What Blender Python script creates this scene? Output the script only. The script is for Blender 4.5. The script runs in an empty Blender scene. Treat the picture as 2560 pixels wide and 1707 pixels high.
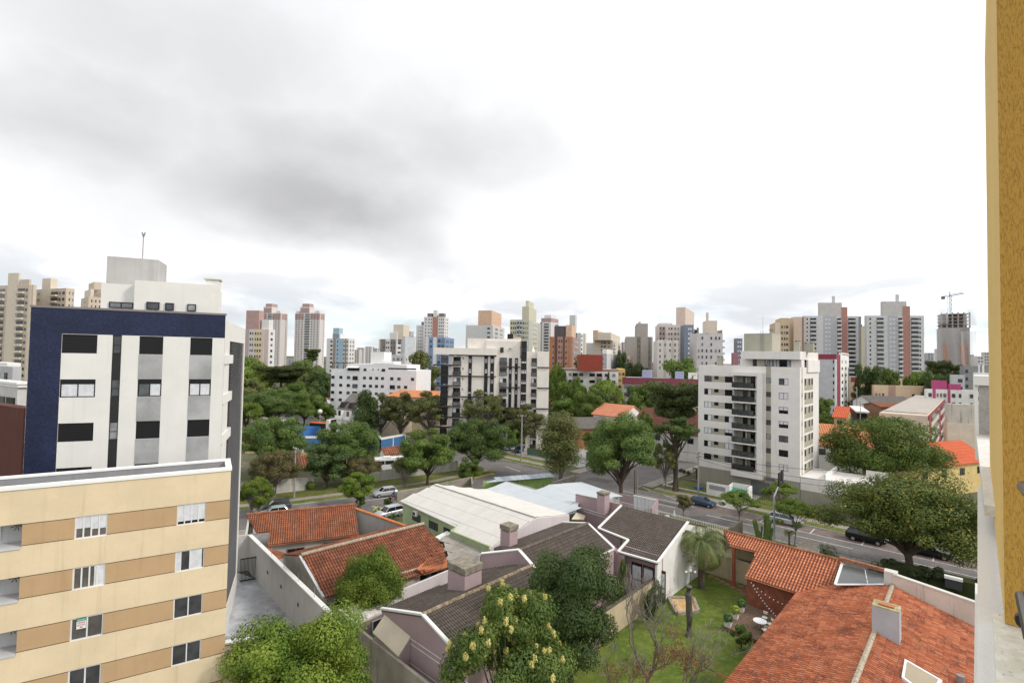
import bpy, math, random
import numpy as np
from mathutils import Vector, Matrix
R = math.radians
SC = bpy.context.scene
COL = SC.collection
V = Vector

# ------------------------------------------------------------------ camera
H = 24.0
FPX = 1238.0
PITCH, ROLL = math.atan(39.5/FPX), 0.018
_f = V((0, math.cos(PITCH), math.sin(PITCH)))
_r0, _u0 = V((1, 0, 0)), V((0, -math.sin(PITCH), math.cos(PITCH)))
_r = _r0*math.cos(ROLL) + _u0*math.sin(ROLL)
_u = _u0*math.cos(ROLL) - _r0*math.sin(ROLL)
cam_d = bpy.data.cameras.new("camera")
cam = bpy.data.objects.new("camera", cam_d)
COL.objects.link(cam)
cam.matrix_world = Matrix(((_r.x, _u.x, -_f.x, 0), (_r.y, _u.y, -_f.y, 0), (_r.z, _u.z, -_f.z, H), (0, 0, 0, 1)))
cam_d.sensor_width = 36.0
cam_d.lens = FPX/2560*36
cam_d.clip_start = 0.1
cam_d.clip_end = 6000
SC.camera = cam

# ------------------------------------------------------------------ view, world, sun
SC.view_settings.view_transform = 'Standard'
SC.view_settings.look = 'None'
SC.view_settings.exposure = 0.58
SC.view_settings.gamma = 1.0
SC.cycles.max_bounces = 5
SC.cycles.diffuse_bounces = 3
SC.cycles.glossy_bounces = 2
SC.cycles.transmission_bounces = 2
SC.cycles.transparent_max_bounces = 6
SC.cycles.use_denoising = True
SC.cycles.use_adaptive_sampling = False
SUN_EL, SUN_AZ = 38.0, 106.0           # azimuth clockwise from +Y (straight ahead)
sun_d = bpy.data.lights.new("sun", 'SUN')
sun_d.energy = 1.5
sun_d.angle = R(10)
sun_d.color = (1.0, 0.94, 0.85)
sun = bpy.data.objects.new("sun", sun_d)
COL.objects.link(sun)
_sd = V((math.sin(R(SUN_AZ))*math.cos(R(SUN_EL)), math.cos(R(SUN_AZ))*math.cos(R(SUN_EL)), math.sin(R(SUN_EL))))
sun.rotation_euler = (-_sd).to_track_quat('-Z', 'Y').to_euler()
sun.location = (30, -30, 90)

W = bpy.data.worlds.new("World")
SC.world = W
W.use_nodes = True
nt = W.node_tree
nt.nodes.clear()

def nnode(t, typ, **kw):
    n = t.nodes.new(typ)
    for k, v in kw.items():
        if k == 'inp':
            for kk, vv in v.items():
                n.inputs[kk].default_value = vv
        else:
            setattr(n, k, v)
    return n

def nmath(t, op, a, b=None, clamp=False, c=None):
    n = t.nodes.new('ShaderNodeMath')
    n.operation = op
    n.use_clamp = clamp
    for i, x in enumerate((a, b, c)):
        if x is None:
            continue
        if isinstance(x, (int, float)):
            n.inputs[i].default_value = x
        else:
            t.links.new(x, n.inputs[i])
    return n.outputs[0]

def nmix(t, fac, a, b, blend='MIX'):
    n = t.nodes.new('ShaderNodeMix')
    n.data_type = 'RGBA'
    n.blend_type = blend
    n.clamp_factor = True
    for i, x in ((0, fac), (6, a), (7, b)):
        if isinstance(x, (int, float)):
            n.inputs[i].default_value = x
        elif isinstance(x, (tuple, list)):
            n.inputs[i].default_value = (*x[:3], 1)
        else:
            t.links.new(x, n.inputs[i])
    return n.outputs[2]

def nsmooth(t, x, lo, hi, a=0.0, b=1.0):
    n = t.nodes.new('ShaderNodeMapRange')
    n.interpolation_type = 'SMOOTHSTEP'
    n.clamp = True
    t.links.new(x, n.inputs[0])
    n.inputs[1].default_value, n.inputs[2].default_value = lo, hi
    n.inputs[3].default_value, n.inputs[4].default_value = a, b
    return n.outputs[0]

def build_world():
    t = nt
    out = t.nodes.new('ShaderNodeOutputWorld')
    bg = t.nodes.new('ShaderNodeBackground')
    bg.inputs[1].default_value = 0.1
    t.links.new(bg.outputs[0], out.inputs[0])
    sky = t.nodes.new('ShaderNodeTexSky')
    sky.sky_type = 'NISHITA'
    sky.sun_disc = False
    sky.sun_elevation = R(SUN_EL)
    sky.sun_rotation = R(SUN_AZ)
    tc = t.nodes.new('ShaderNodeTexCoord')
    sep = t.nodes.new('ShaderNodeSeparateXYZ')
    t.links.new(tc.outputs['Generated'], sep.inputs[0])
    az = nmath(t, 'ARCTAN2', sep.outputs[0], sep.outputs[1])      # radians, 0 = ahead, + = right
    el = nmath(t, 'ARCSINE', sep.outputs[2])
    # the cloud sheet is flat: project the direction on it so that shapes shrink towards the horizon
    zz = nmath(t, 'MAXIMUM', nmath(t, 'ADD', sep.outputs[2], 0.12), 0.02)
    cmb = t.nodes.new('ShaderNodeCombineXYZ')
    t.links.new(nmath(t, 'DIVIDE', sep.outputs[0], zz), cmb.inputs[0])
    t.links.new(nmath(t, 'DIVIDE', sep.outputs[1], zz), cmb.inputs[1])
    def noise(scale, det=4, rough=.55, off=(0, 0, 0), dist=0.0, src=None):
        mp = t.nodes.new('ShaderNodeMapping')
        mp.inputs['Location'].default_value = off
        t.links.new(src or cmb.outputs[0], mp.inputs[0])
        n = nnode(t, 'ShaderNodeTexNoise', inp={'Scale': scale, 'Detail': det, 'Roughness': rough, 'Distortion': dist})
        t.links.new(mp.outputs[0], n.inputs['Vector'])
        return n.outputs[0]
    mpz = t.nodes.new('ShaderNodeCombineXYZ')
    t.links.new(az, mpz.inputs[0]); t.links.new(nmath(t, 'MULTIPLY', el, 3.2), mpz.inputs[1])
    mps = t.nodes.new('ShaderNodeCombineXYZ')
    t.links.new(az, mps.inputs[0]); t.links.new(nmath(t, 'MULTIPLY', el, 1.5), mps.inputs[1])
    nP = noise(4.2, 6, .55, (2.3, 6.2, 0), .25, mpz.outputs[0])
    nQ = noise(2.6, 6, .55, (8.3, 1.2, 0), .3, mpz.outputs[0])
    nA = noise(2.0, 4, .5, (3.1, 1.7, 0), 0, mps.outputs[0])
    nB = noise(2.6, 6, .55, (7.3, 2.2, 0), .1, mps.outputs[0])
    nC = noise(3.2, 6, .55, (1.3, 9.2, 0), .2, mps.outputs[0])
    azw = nmath(t, 'ADD', az, nmath(t, 'MULTIPLY', nmath(t, 'SUBTRACT', nA, .5), .5))
    elw = nmath(t, 'ADD', el, nmath(t, 'MULTIPLY', nmath(t, 'SUBTRACT', nB, .5), .20))
    def blob(a0, e0, ra, re, p=1.0, soft=.15):
        x = nmath(t, 'DIVIDE', nmath(t, 'SUBTRACT', azw, a0), ra)
        y = nmath(t, 'DIVIDE', nmath(t, 'SUBTRACT', elw, e0), re)
        d = nmath(t, 'SQRT', nmath(t, 'ADD', nmath(t, 'MULTIPLY', x, x), nmath(t, 'MULTIPLY', y, y)))
        return nmath(t, 'MULTIPLY', nsmooth(t, d, 1.0+soft, 1.0-soft*3), p)
    # the big grey rain cloud upper left with its darker lower rim
    d0 = blob(-.62, .46, 1.05, .44, .62, .32)
    d1 = blob(-.38, .34, .58, .21, .80, .33)
    d2 = blob(-.36, .25, .34, .08, .20, .30)
    d3 = blob(-.74, .34, .38, .15, .74, .32)
    d4 = blob(-.12, .40, .52, .19, .66, .33)
    d5 = blob(-.20, .17, .15, .06, .34, .33)
    d7 = blob(.74, .42, .36, .18, .34, .33)
    d8 = blob(.50, .13, .36, .05, .30, .33)
    dark = nmath(t, 'MAXIMUM', nmath(t, 'MAXIMUM', d1, d3), nmath(t, 'MAXIMUM', d0, d4))
    for d in (d2, d5, d7, d8):
        dark = nmath(t, 'ADD', dark, d)
    dark = nmath(t, 'MULTIPLY', dark, nsmooth(t, nC, .30, .68, .86, 1.06))
    # thin grey streaks low over the town, all round
    low = nmath(t, 'MULTIPLY', nsmooth(t, el, -.02, .03), nsmooth(t, el, .24, .06))
    strk = nmath(t, 'MULTIPLY', low, nsmooth(t, nP, .42, .64))
    gap = nmath(t, 'MULTIPLY', nsmooth(t, el, .125, .05), nsmooth(t, nQ, .46, .62))
    hi = nsmooth(t, el, .15, 1.3)
    white = nmix(t, hi, (9.6, 9.7, 9.85), (7.8, 7.9, 8.1))  # sky overhead, out of view, dimmed to lessen light from above
    white = nmix(t, nsmooth(t, el, .20, .02), white, (8.6, 8.8, 9.1))
    grey = (3.25, 3.25, 3.33)
    c = nmix(t, nmath(t, 'MINIMUM', dark, .97), white, grey)
    c = nmix(t, nmath(t, 'MULTIPLY', strk, .72), c, (4.0, 4.2, 4.5))
    blue = nmix(t, .35, sky.outputs[0], (4.8, 6.2, 7.4))
    c = nmix(t, nmath(t, 'MULTIPLY', gap, .55), c, blue)
    t.links.new(c, bg.inputs[0])
build_world()

# ------------------------------------------------------------------ pixel <-> ground helpers (2560 x 1707 photograph)
EYE = V((0, 0, H))
def ray(u, v):
    return (_f*FPX + _r*(u-1280) - _u*(v-853.5))
def P(u, v, z=0.0):                      # point of that view line at height z
    d = ray(u, v)
    return EYE + d*((z-H)/d.z)
def AT(u, v, y):                         # point of that view line at forward distance y
    d = ray(u, v)
    return EYE + d*(y/d.y)
def proj(p):
    q = p - EYE
    k = FPX/q.dot(_f)
    return 1280+q.dot(_r)*k, 853.5-q.dot(_u)*k
A = V((-.7284, .6852, 0))                # along the main street, away to the left
B = V((.6852, .7284, 0))                 # along the cross streets, away to the right
def AB(a, b, z=0.0):
    return A*a + B*b + V((0, 0, z))
def toAB(p):
    return p.dot(A), p.dot(B)

# ------------------------------------------------------------------ materials
MATS = {}
def newmat(name):
    m = bpy.data.materials.new(name)
    m.use_nodes = True
    t = m.node_tree
    b = t.nodes['Principled BSDF']
    return m, t, b

def M(name, col, rough=.85, var=.10, scale=.6, streak=0.0, bump=0.0, bscale=30, spec=.3, metal=0.0, fine=0.0, dirt=None):
    """plain surface with soft large-scale mottling, optional rain streaks and fine grain"""
    if name in MATS:
        return MATS[name]
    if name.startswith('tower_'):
        col = tuple(x*.8+y*.2 for x, y in zip(col, (.60, .60, .61)))  # distance haze mixed into the far towers' colour
    m, t, b = newmat(name)
    geo = t.nodes.new('ShaderNodeNewGeometry')
    n = nnode(t, 'ShaderNodeTexNoise', inp={'Scale': scale, 'Detail': 5, 'Roughness': .6})
    t.links.new(geo.outputs['Position'], n.inputs['Vector'])
    f = nsmooth(t, n.outputs[0], .3, .7, 1-var, 1+var*.6)
    c = nmix(t, 1.0, col, f, 'MULTIPLY')
    if fine:
        n2 = nnode(t, 'ShaderNodeTexNoise', inp={'Scale': bscale, 'Detail': 3})
        t.links.new(geo.outputs['Position'], n2.inputs['Vector'])
        c = nmix(t, 1.0, c, nsmooth(t, n2.outputs[0], .3, .7, 1-fine, 1+fine), 'MULTIPLY')
    if streak:
        mp = t.nodes.new('ShaderNodeMapping')
        mp.inputs['Scale'].default_value = (1.6, 1.6, .10)
        t.links.new(geo.outputs['Position'], mp.inputs[0])
        n3 = nnode(t, 'ShaderNodeTexNoise', inp={'Scale': 1.5, 'Detail': 6, 'Roughness': .65})
        t.links.new(mp.outputs[0], n3.inputs['Vector'])
        s = nmath(t, 'MULTIPLY', nsmooth(t, n3.outputs[0], .52, .74), streak)
        c = nmix(t, s, c, dirt or (.10, .09, .075))
    t.links.new(c, b.inputs['Base Color'])
    b.inputs['Roughness'].default_value = rough
    b.inputs['Metallic'].default_value = metal
    b.inputs['Specular IOR Level'].default_value = spec
    if bump:
        nb = nnode(t, 'ShaderNodeTexNoise', inp={'Scale': bscale, 'Detail': 4})
        t.links.new(geo.outputs['Position'], nb.inputs['Vector'])
        bp = nnode(t, 'ShaderNodeBump', inp={'Strength': bump, 'Distance': .02})
        t.links.new(nb.outputs[0], bp.inputs['Height'])
        t.links.new(bp.outputs[0], b.inputs['Normal'])
    MATS[name] = m
    return m

def glass_mat(name, dark, light, p=.5, rough=.08):
    """window panes: some dark rooms, some with pale curtains, a different one for each object"""
    m, t, b = newmat(name)
    oi = t.nodes.new('ShaderNodeObjectInfo')
    f = nsmooth(t, oi.outputs['Random'], p-.12, p+.12)
    geo = t.nodes.new('ShaderNodeNewGeometry')
    n = nnode(t, 'ShaderNodeTexNoise', inp={'Scale': 1.4, 'Detail': 2})
    t.links.new(geo.outputs['Position'], n.inputs['Vector'])
    c = nmix(t, f, dark, light)
    c = nmix(t, 1.0, c, nsmooth(t, n.outputs[0], .35, .65, .75, 1.2), 'MULTIPLY')
    t.links.new(c, b.inputs['Base Color'])
    b.inputs['Roughness'].default_value = rough
    b.inputs['Specular IOR Level'].default_value = .45
    MATS[name] = m
    return m

def leaf_mat(name, c1, c2, c3=None, p3=.0, trans=.22):
    """leaves: two greens mixed leaf by leaf and clump by clump, a share p3 of blossom or dead leaves"""
    m, t, b = newmat(name)
    geo = t.nodes.new('ShaderNodeNewGeometry')
    oi = t.nodes.new('ShaderNodeObjectInfo')
    n = nnode(t, 'ShaderNodeTexNoise', inp={'Scale': .55, 'Detail': 3})
    t.links.new(geo.outputs['Position'], n.inputs['Vector'])
    c1, c2 = tuple(x*1.15 for x in c1), tuple(x*1.15 for x in c2)
    f = nmath(t, 'ADD', nmath(t, 'MULTIPLY', geo.outputs['Random Per Island'], .40), nmath(t, 'MULTIPLY', nsmooth(t, n.outputs[0], .35, .65), .60))
    c = nmix(t, f, c1, c2)
    c = nmix(t, 1.0, c, nsmooth(t, oi.outputs['Random'], 0, 1, .82, 1.18), 'MULTIPLY')
    if c3 is not None:
        n2 = nnode(t, 'ShaderNodeTexNoise', inp={'Scale': 1.1, 'Detail': 3})
        t.links.new(geo.outputs['Position'], n2.inputs['Vector'])
        g = nmath(t, 'MULTIPLY', nsmooth(t, n2.outputs[0], .48, .62), nmath(t, 'GREATER_THAN', geo.outputs['Random Per Island'], 1-p3))
        c = nmix(t, g, c, c3)
    t.links.new(c, b.inputs['Base Color'])
    b.inputs['Roughness'].default_value = .6
    b.inputs['Specular IOR Level'].default_value = .25
    tr = t.nodes.new('ShaderNodeBsdfTranslucent')
    t.links.new(nmix(t, 1.0, c, (1.25, 1.2, .7), 'MULTIPLY'), tr.inputs[0])
    mx = t.nodes.new('ShaderNodeMixShader')
    mx.inputs[0].default_value = trans
    t.links.new(b.outputs[0], mx.inputs[1])
    t.links.new(tr.outputs[0], mx.inputs[2])
    out = [x for x in t.nodes if x.type == 'OUTPUT_MATERIAL'][0]
    t.links.new(mx.outputs[0], out.inputs[0])
    MATS[name] = m
    return m

def tile_mat(name, base, alt, lichen, lich=.35, rough=.85, chan=.6):
    """roof tiles: one colour per tile from the tile's own cell, dark lichen in patches"""
    m, t, b = newmat(name)
    uv = t.nodes.new('ShaderNodeUVMap')
    fl = nnode(t, 'ShaderNodeVectorMath', operation='FLOOR')
    t.links.new(uv.outputs[0], fl.inputs[0])
    fr = nnode(t, 'ShaderNodeVectorMath', operation='FRACTION')
    t.links.new(uv.outputs[0], fr.inputs[0])
    sp = t.nodes.new('ShaderNodeSeparateXYZ')
    t.links.new(fr.outputs[0], sp.inputs[0])
    wn = nnode(t, 'ShaderNodeTexWhiteNoise', noise_dimensions='2D')
    t.links.new(fl.outputs[0], wn.inputs['Vector'])
    geo = t.nodes.new('ShaderNodeNewGeometry')
    n = nnode(t, 'ShaderNodeTexNoise', inp={'Scale': .8, 'Detail': 6, 'Roughness': .7})
    t.links.new(geo.outputs['Position'], n.inputs['Vector'])
    n2 = nnode(t, 'ShaderNodeTexNoise', inp={'Scale': 7, 'Detail': 4, 'Roughness': .7})
    t.links.new(geo.outputs['Position'], n2.inputs['Vector'])
    c = nmix(t, wn.outputs[0], base, alt)
    l = nmath(t, 'MULTIPLY', nsmooth(t, nmath(t, 'ADD', nmath(t, 'MULTIPLY', n.outputs[0], .6), nmath(t, 'MULTIPLY', n2.outputs[0], .4)), .46, .62), lich)
    c = nmix(t, l, c, lichen)
    # darker troughs and lap edges of the tiles, strength set by chan
    ch = nmath(t, 'MULTIPLY', nmath(t, 'COMPARE', sp.outputs[0], .5, c=.2), chan)
    c = nmix(t, ch, c, lichen)
    c = nmix(t, nmath(t, 'MULTIPLY', nmath(t, 'GREATER_THAN', sp.outputs[1], .8), min(1, chan*1.3)), c, lichen)
    t.links.new(c, b.inputs['Base Color'])
    b.inputs['Roughness'].default_value = rough
    b.inputs['Specular IOR Level'].default_value = .25
    MATS[name] = m
    return m

# ------------------------------------------------------------------ objects
ORG = {}
def thing(name, label, cat, loc=(0, 0, 0), group=None, kind=None):
    o = bpy.data.objects.new(name, None)
    o.empty_display_size = .2
    COL.objects.link(o)
    o.location = loc
    ORG[o.name] = V(loc)
    return tag(o, label, cat, group, kind)
def tag(o, label, cat=None, group=None, kind=None):
    o['label'] = label
    if cat: o['category'] = cat
    if group: o['group'] = group
    if kind: o['kind'] = kind
    return o

class MB:
    def __init__(s):
        s.v, s.f, s.uv = [], [], None
    def add(s, pts, faces):
        k = len(s.v)
        s.v += [tuple(p) for p in pts]
        s.f += [tuple(i+k for i in f) for f in faces]
        return s
    def box(s, o, dx, dy, dz):
        """box with corner o and the three edge vectors"""
        o, dx, dy, dz = V(o), V(dx), V(dy), V(dz)
        if dx.cross(dy).dot(dz) < 0:
            o, dx = o+dx, -dx
        p = [o, o+dx, o+dx+dy, o+dy]
        p += [q+dz for q in p]
        return s.add(p, [(0, 3, 2, 1), (4, 5, 6, 7), (0, 1, 5, 4), (1, 2, 6, 5), (2, 3, 7, 6), (3, 0, 4, 7)])
    def cbox(s, c, sx, sy, sz, d=V((1, 0, 0))):
        """box centred on c (base at c.z) with length sx along d"""
        d = V(d).normalized(); e = V((-d.y, d.x, 0))
        return s.box(V(c)-d*sx/2-e*sy/2, d*sx, e*sy, V((0, 0, sz)))
    def prism(s, pts, z0, z1):
        """vertical prism over a plan polygon; z1 may be a list (sloping top)"""
        n = len(pts)
        ar = sum(pts[i][0]*pts[(i+1) % n][1]-pts[(i+1) % n][0]*pts[i][1] for i in range(n))
        zt = list(z1) if isinstance(z1, (list, tuple)) else [z1]*n
        pts = list(pts)
        if ar < 0:
            pts.reverse(); zt.reverse()
        p = [(q[0], q[1], z0) for q in pts]+[(q[0], q[1], z) for q, z in zip(pts, zt)]
        return s.add(p, [tuple(range(n-1, -1, -1)), tuple(range(n, 2*n))]+[(i, (i+1) % n, n+(i+1) % n, n+i) for i in range(n)])
    def slab(s, pts, th):
        """polygon in space given a thickness downwards"""
        n = len(pts)
        ar = sum(pts[i][0]*pts[(i+1) % n][1]-pts[(i+1) % n][0]*pts[i][1] for i in range(n))
        pts = [V(q) for q in pts]
        if ar < 0: pts.reverse()
        p = pts+[q-V((0, 0, th)) for q in pts]
        return s.add(p, [tuple(range(n)), tuple(range(2*n-1, n-1, -1))]+[(i, n+i, n+(i+1) % n, (i+1) % n) for i in range(n)])
    def tube(s, pts, rad, n=6, cap=True):
        pts = [V(p) for p in pts]
        if not isinstance(rad, (list, tuple)): rad = [rad]*len(pts)
        rings = []
        for i, p in enumerate(pts):
            d = (pts[min(i+1, len(pts)-1)]-pts[max(i-1, 0)])
            d = d.normalized() if d.length > 1e-9 else V((0, 0, 1))
            a = d.cross(V((0, 0, 1)))
            a = a.normalized() if a.length > 1e-3 else V((1, 0, 0))
            b = d.cross(a)
            rings.append([p+(a*math.cos(2*math.pi*k/n)+b*math.sin(2*math.pi*k/n))*rad[i] for k in range(n)])
        v = [q for r in rings for q in r]
        f = []
        for i in range(len(pts)-1):
            for k in range(n):
                k2 = (k+1) % n
                f.append((i*n+k, i*n+k2, (i+1)*n+k2, (i+1)*n+k))
        if cap:
            f.append(tuple(range(n-1, -1, -1)))
            f.append(tuple(range((len(pts)-1)*n, len(pts)*n)))
        return s.add(v, f)
    def mesh(s, name, mat, off=V((0, 0, 0)), smooth=False):
        me = bpy.data.meshes.new(name)
        me.from_pydata([(a-off.x, b-off.y, c-off.z) for a, b, c in s.v], [], s.f)
        if s.uv:
            l = me.uv_layers.new(name='UVMap')
            l.data.foreach_set('uv', [c for f in s.uv for q in f for c in q])
        if mat: me.materials.append(mat)
        if smooth:
            me.polygons.foreach_set('use_smooth', [True]*len(me.polygons))
        me.update()
        return me
    def build(s, name, mat, parent=None, smooth=False):
        """ONE object; world coordinates in, parent's place taken off"""
        off = ORG.get(parent.name, V((0, 0, 0))) if parent else V((0, 0, 0))
        return link(name, s.mesh(name, mat, off, smooth), parent, off)

def link(name, me, parent=None, org=V((0, 0, 0))):
    o = bpy.data.objects.new(name, me)
    COL.objects.link(o)
    if parent: o.parent = parent
    ORG[o.name] = V(org)
    return o
def put(name, me, parent, world, rz=0.0):
    """a shared mesh placed at a world point under a thing or part"""
    off = ORG.get(parent.name, V((0, 0, 0))) if parent else V((0, 0, 0))
    o = bpy.data.objects.new(name, me)
    COL.objects.link(o)
    if parent: o.parent = parent
    o.location = V(world)-off
    o.rotation_euler = (0, 0, rz)
    return o
def struct(name, mb, mat, label=None):
    o = mb.build(name, mat)
    o['kind'] = 'structure'
    o['label'] = label or name.replace('_', ' ')
    return o

class Face:
    """a vertical facade from plan point p0 to p1, left to right as seen from outside"""
    def __init__(s, p0, p1):
        s.p0, s.p1 = V((p0[0], p0[1], 0)), V((p1[0], p1[1], 0))
        s.len = (s.p1-s.p0).length
        s.d = (s.p1-s.p0).normalized()
        s.n = V((s.d.y, -s.d.x, 0))
        s.rz = math.atan2(s.d.y, s.d.x)
    def pix(s, u, v):
        d = ray(u, v)
        k = (s.p0-EYE).dot(s.n)/d.dot(s.n)
        p = EYE+d*k
        return (p-s.p0).dot(s.d), p.z
    def at(s, t, z, out=0.0):
        return s.p0+s.d*t+s.n*out+V((0, 0, z))
    def rect(s, mb, t0, t1, z0, z1, o0, o1):
        """box on the facade between offsets o0 and o1 (outwards positive)"""
        return mb.box(s.at(t0, z0, o0), s.d*(t1-t0), s.n*(o1-o0), V((0, 0, z1-z0)))

def wall_grid(F, t0, t1, z0, z1, holes, depth, pick=None, mbs=None, z_ext=()):
    """facade skin with real openings; pick(t,z) chooses which of mbs gets a cell"""
    mbs = mbs or [MB()]
    ts = sorted({t0, t1, *[h[0] for h in holes], *[h[1] for h in holes]})
    zs = sorted({z0, z1, *[h[2] for h in holes], *[h[3] for h in holes], *z_ext})
    ts = [t for t in ts if t0 <= t <= t1]
    zs = [z for z in zs if z0 <= z <= z1]
    for i in range(len(ts)-1):
        for j in range(len(zs)-1):
            a, b, c, d = ts[i], ts[i+1], zs[j], zs[j+1]
            if b-a < 1e-4 or d-c < 1e-4: continue
            tm, zm = (a+b)/2, (c+d)/2
            if any(h[0] < tm < h[1] and h[2] < zm < h[3] for h in holes): continue
            k = pick(tm, zm) if pick else 0
            mbs[k].add([F.at(a, c), F.at(b, c), F.at(b, d), F.at(a, d)], [(0, 1, 2, 3)])
    for h in holes:
        a, b, c, d = h[:4]
        dp = h[4] if len(h) > 4 else depth
        k = pick((a+b)/2, (c+d)/2) if pick else 0
        q = [F.at(a, c), F.at(b, c), F.at(b, d), F.at(a, d)]
        r = [F.at(a, c, -dp), F.at(b, c, -dp), F.at(b, d, -dp), F.at(a, d, -dp)]
        mbs[0].add(q+r, [(0, 4, 5, 1), (1, 5, 6, 2), (2, 6, 7, 3), (3, 7, 4, 0)])
    return mbs
# ------------------------------------------------------------------ shared materials
RND = random.Random(7)
WHITE = M('white_paint', (.74, .73, .70), streak=.18, var=.06)
WHITE2 = M('white_plaster', (.70, .69, .66), streak=.35, var=.08)
CONC = M('concrete', (.36, .35, .33), streak=.4, var=.18, fine=.1)
DARK = M('dark_metal', (.018, .018, .02), rough=.5)
BLACK = M('black_trim', (.012, .012, .014), rough=.45)
ALU = M('white_aluminium', (.68, .68, .69), rough=.4)
STEEL = M('galvanised_steel', (.36, .37, .39), rough=.45, metal=.4)
GREYWALL = M('grey_render', (.42, .41, .40), streak=.2)
G_DARK = glass_mat('dark_glass', (.012, .014, .016), (.10, .11, .115), .75)
G_MIX = glass_mat('curtained_glass', (.020, .022, .025), (.42, .42, .43), .55)
G_FAR = glass_mat('far_glass', (.055, .060, .066), (.24, .25, .26), .7, .15)
G_FARB = glass_mat('far_glass_brown', (.05, .04, .036), (.19, .17, .16), .75, .15)
CURT = M('curtain', (.62, .63, .66), var=.12, scale=3)
SHUT = M('shutter', (.010, .010, .011), rough=.5)
WOOD = M('timber', (.16, .095, .055), var=.2, scale=2)

WCACHE = {}
def window(parent, F, t0, t1, z0, z1, depth=.12, pan=2, fw=.05, frame=ALU, glass=G_MIX, curtain=(), bars=(), name='window', grid=0):
    """window frame with its pane and curtains as sub-parts; curtain = (x0,x1,y0,y1) fractions"""
    w, h = round(abs(t1-t0), 2), round(abs(z1-z0), 2)
    key = (w, h, pan, fw, frame.name, bars, grid)
    if key not in WCACHE:
        m = MB()
        m.box((0, -.05, 0), (w, 0, 0), (0, .05, 0), (0, 0, fw))
        m.box((0, -.05, h-fw), (w, 0, 0), (0, .05, 0), (0, 0, fw))
        for i in range(pan+1):
            x = (w-fw)*i/pan
            m.box((x, -.048, fw), (fw, 0, 0), (0, .048, 0), (0, 0, h-2*fw))
        for b in bars:
            m.box((fw, -.045, h*b), (w-2*fw, 0, 0), (0, .045, 0), (0, 0, fw*.8))
        g = MB().box((fw, -.02, fw), (w-2*fw, 0, 0), (0, .02, 0), (0, 0, h-2*fw))
        WCACHE[key] = (m.mesh('window_frame', frame), {}, g)
    fm, gm, g = WCACHE[key]
    if glass.name not in gm:
        gm[glass.name] = g.mesh('pane', glass)
    o = put(name, fm, parent, F.at(t0, z0, -depth), F.rz)
    p = bpy.data.objects.new('pane', gm[glass.name]); COL.objects.link(p); p.parent = o
    for (x0, x1, y0, y1) in curtain:
        k = ('c', w, h, x0, x1, y0, y1)
        if k not in WCACHE:
            mm = MB(); n = max(2, int((x1-x0)*w/.12))
            for i in range(n):                       # hanging folds
                a, b = x0+(x1-x0)*i/n, x0+(x1-x0)*(i+1)/n
                mm.box((fw+a*(w-2*fw), -.024-.006*(i % 2), fw+y0*(h-2*fw)), ((b-a)*(w-2*fw), 0, 0), (0, .006, 0), (0, 0, (y1-y0)*(h-2*fw)))
            WCACHE[k] = mm.mesh('curtain', CURT)
        q = bpy.data.objects.new('curtain', WCACHE[k]); COL.objects.link(q); q.parent = o
    return o

# ------------------------------------------------------------------ roofs
def inside(x, y, poly):
    c = False
    n = len(poly)
    for i in range(n):
        x1, y1 = poly[i]; x2, y2 = poly[(i+1) % n]
        if (y1 > y) != (y2 > y) and x < (x2-x1)*(y-y1)/(y2-y1)+x1:
            c = not c
    return c
def tile_roof(pts, pitch=.22, row=.38, amp=.045, step=.03, lift=.06, seg=4, th=.12, jit=0.0):
    """real tile relief on a sloping polygon; returns an MB with one uv cell per tile"""
    pts = [V(p) for p in pts]
    n = V((0, 0, 0))
    for i in range(len(pts)):
        a, b = pts[i], pts[(i+1) % len(pts)]
        n += V(((a.y-b.y)*(a.z+b.z), (a.z-b.z)*(a.x+b.x), (a.x-b.x)*(a.y+b.y)))
    n.normalize()
    if n.z < 0: n = -n
    sx = V((0, 0, 1)).cross(n)
    sx = sx.normalized() if sx.length > 1e-4 else V((1, 0, 0))
    up = n.cross(sx)
    o = sum(pts, V((0, 0, 0)))/len(pts)
    poly = [((p-o).dot(sx), (p-o).dot(up)) for p in pts]
    s0, s1 = min(p[0] for p in poly), max(p[0] for p in poly)
    t0, t1 = min(p[1] for p in poly), max(p[1] for p in poly)
    m = MB(); m.uv = []
    ds = pitch/seg
    ns, nr = int((s1-s0)/ds)+1, int((t1-t0)/row)+1
    rg = random.Random(int(abs(o.x*100)))
    prof = [amp*math.cos(2*math.pi*i/seg) for i in range(seg)]
    k = 0
    for r in range(nr):
        tb = t0+r*row
        tt = min(tb+row, t1)
        line = {}
        cells = [i for i in range(ns) if inside(min(s0+(i+.5)*ds, s1-1e-4), (tb+tt)/2, poly)]
        if not cells: continue
        need = sorted({j for i in cells for j in (i, i+1)})
        for j in need:
            s = min(s0+j*ds, s1)
            h = prof[j % seg]+lift+(rg.uniform(-jit, jit) if jit else 0)
            base = o+sx*s
            for (tq, hh) in ((tb, h+step), (tt, h), (tb, h-.012)):
                q = base+up*tq+n*hh
                m.v.append((q.x, q.y, q.z))
            line[j] = k; k += 3
        for i in cells:
            a, b = line[i], line[i+1]
            cu, cv = (i+.5)/seg, r+.4
            m.f.append((a, b, b+1, a+1)); m.uv.append([(cu, cv)]*4)
            m.f.append((a+2, b+2, b, a)); m.uv.append([(cu, r+.9)]*4)
    j = len(m.f)
    m.slab([p+n*.012 for p in pts], th)
    m.uv += [[(.05, .4)]*len(f) for f in m.f[j:]]
    return m
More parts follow.
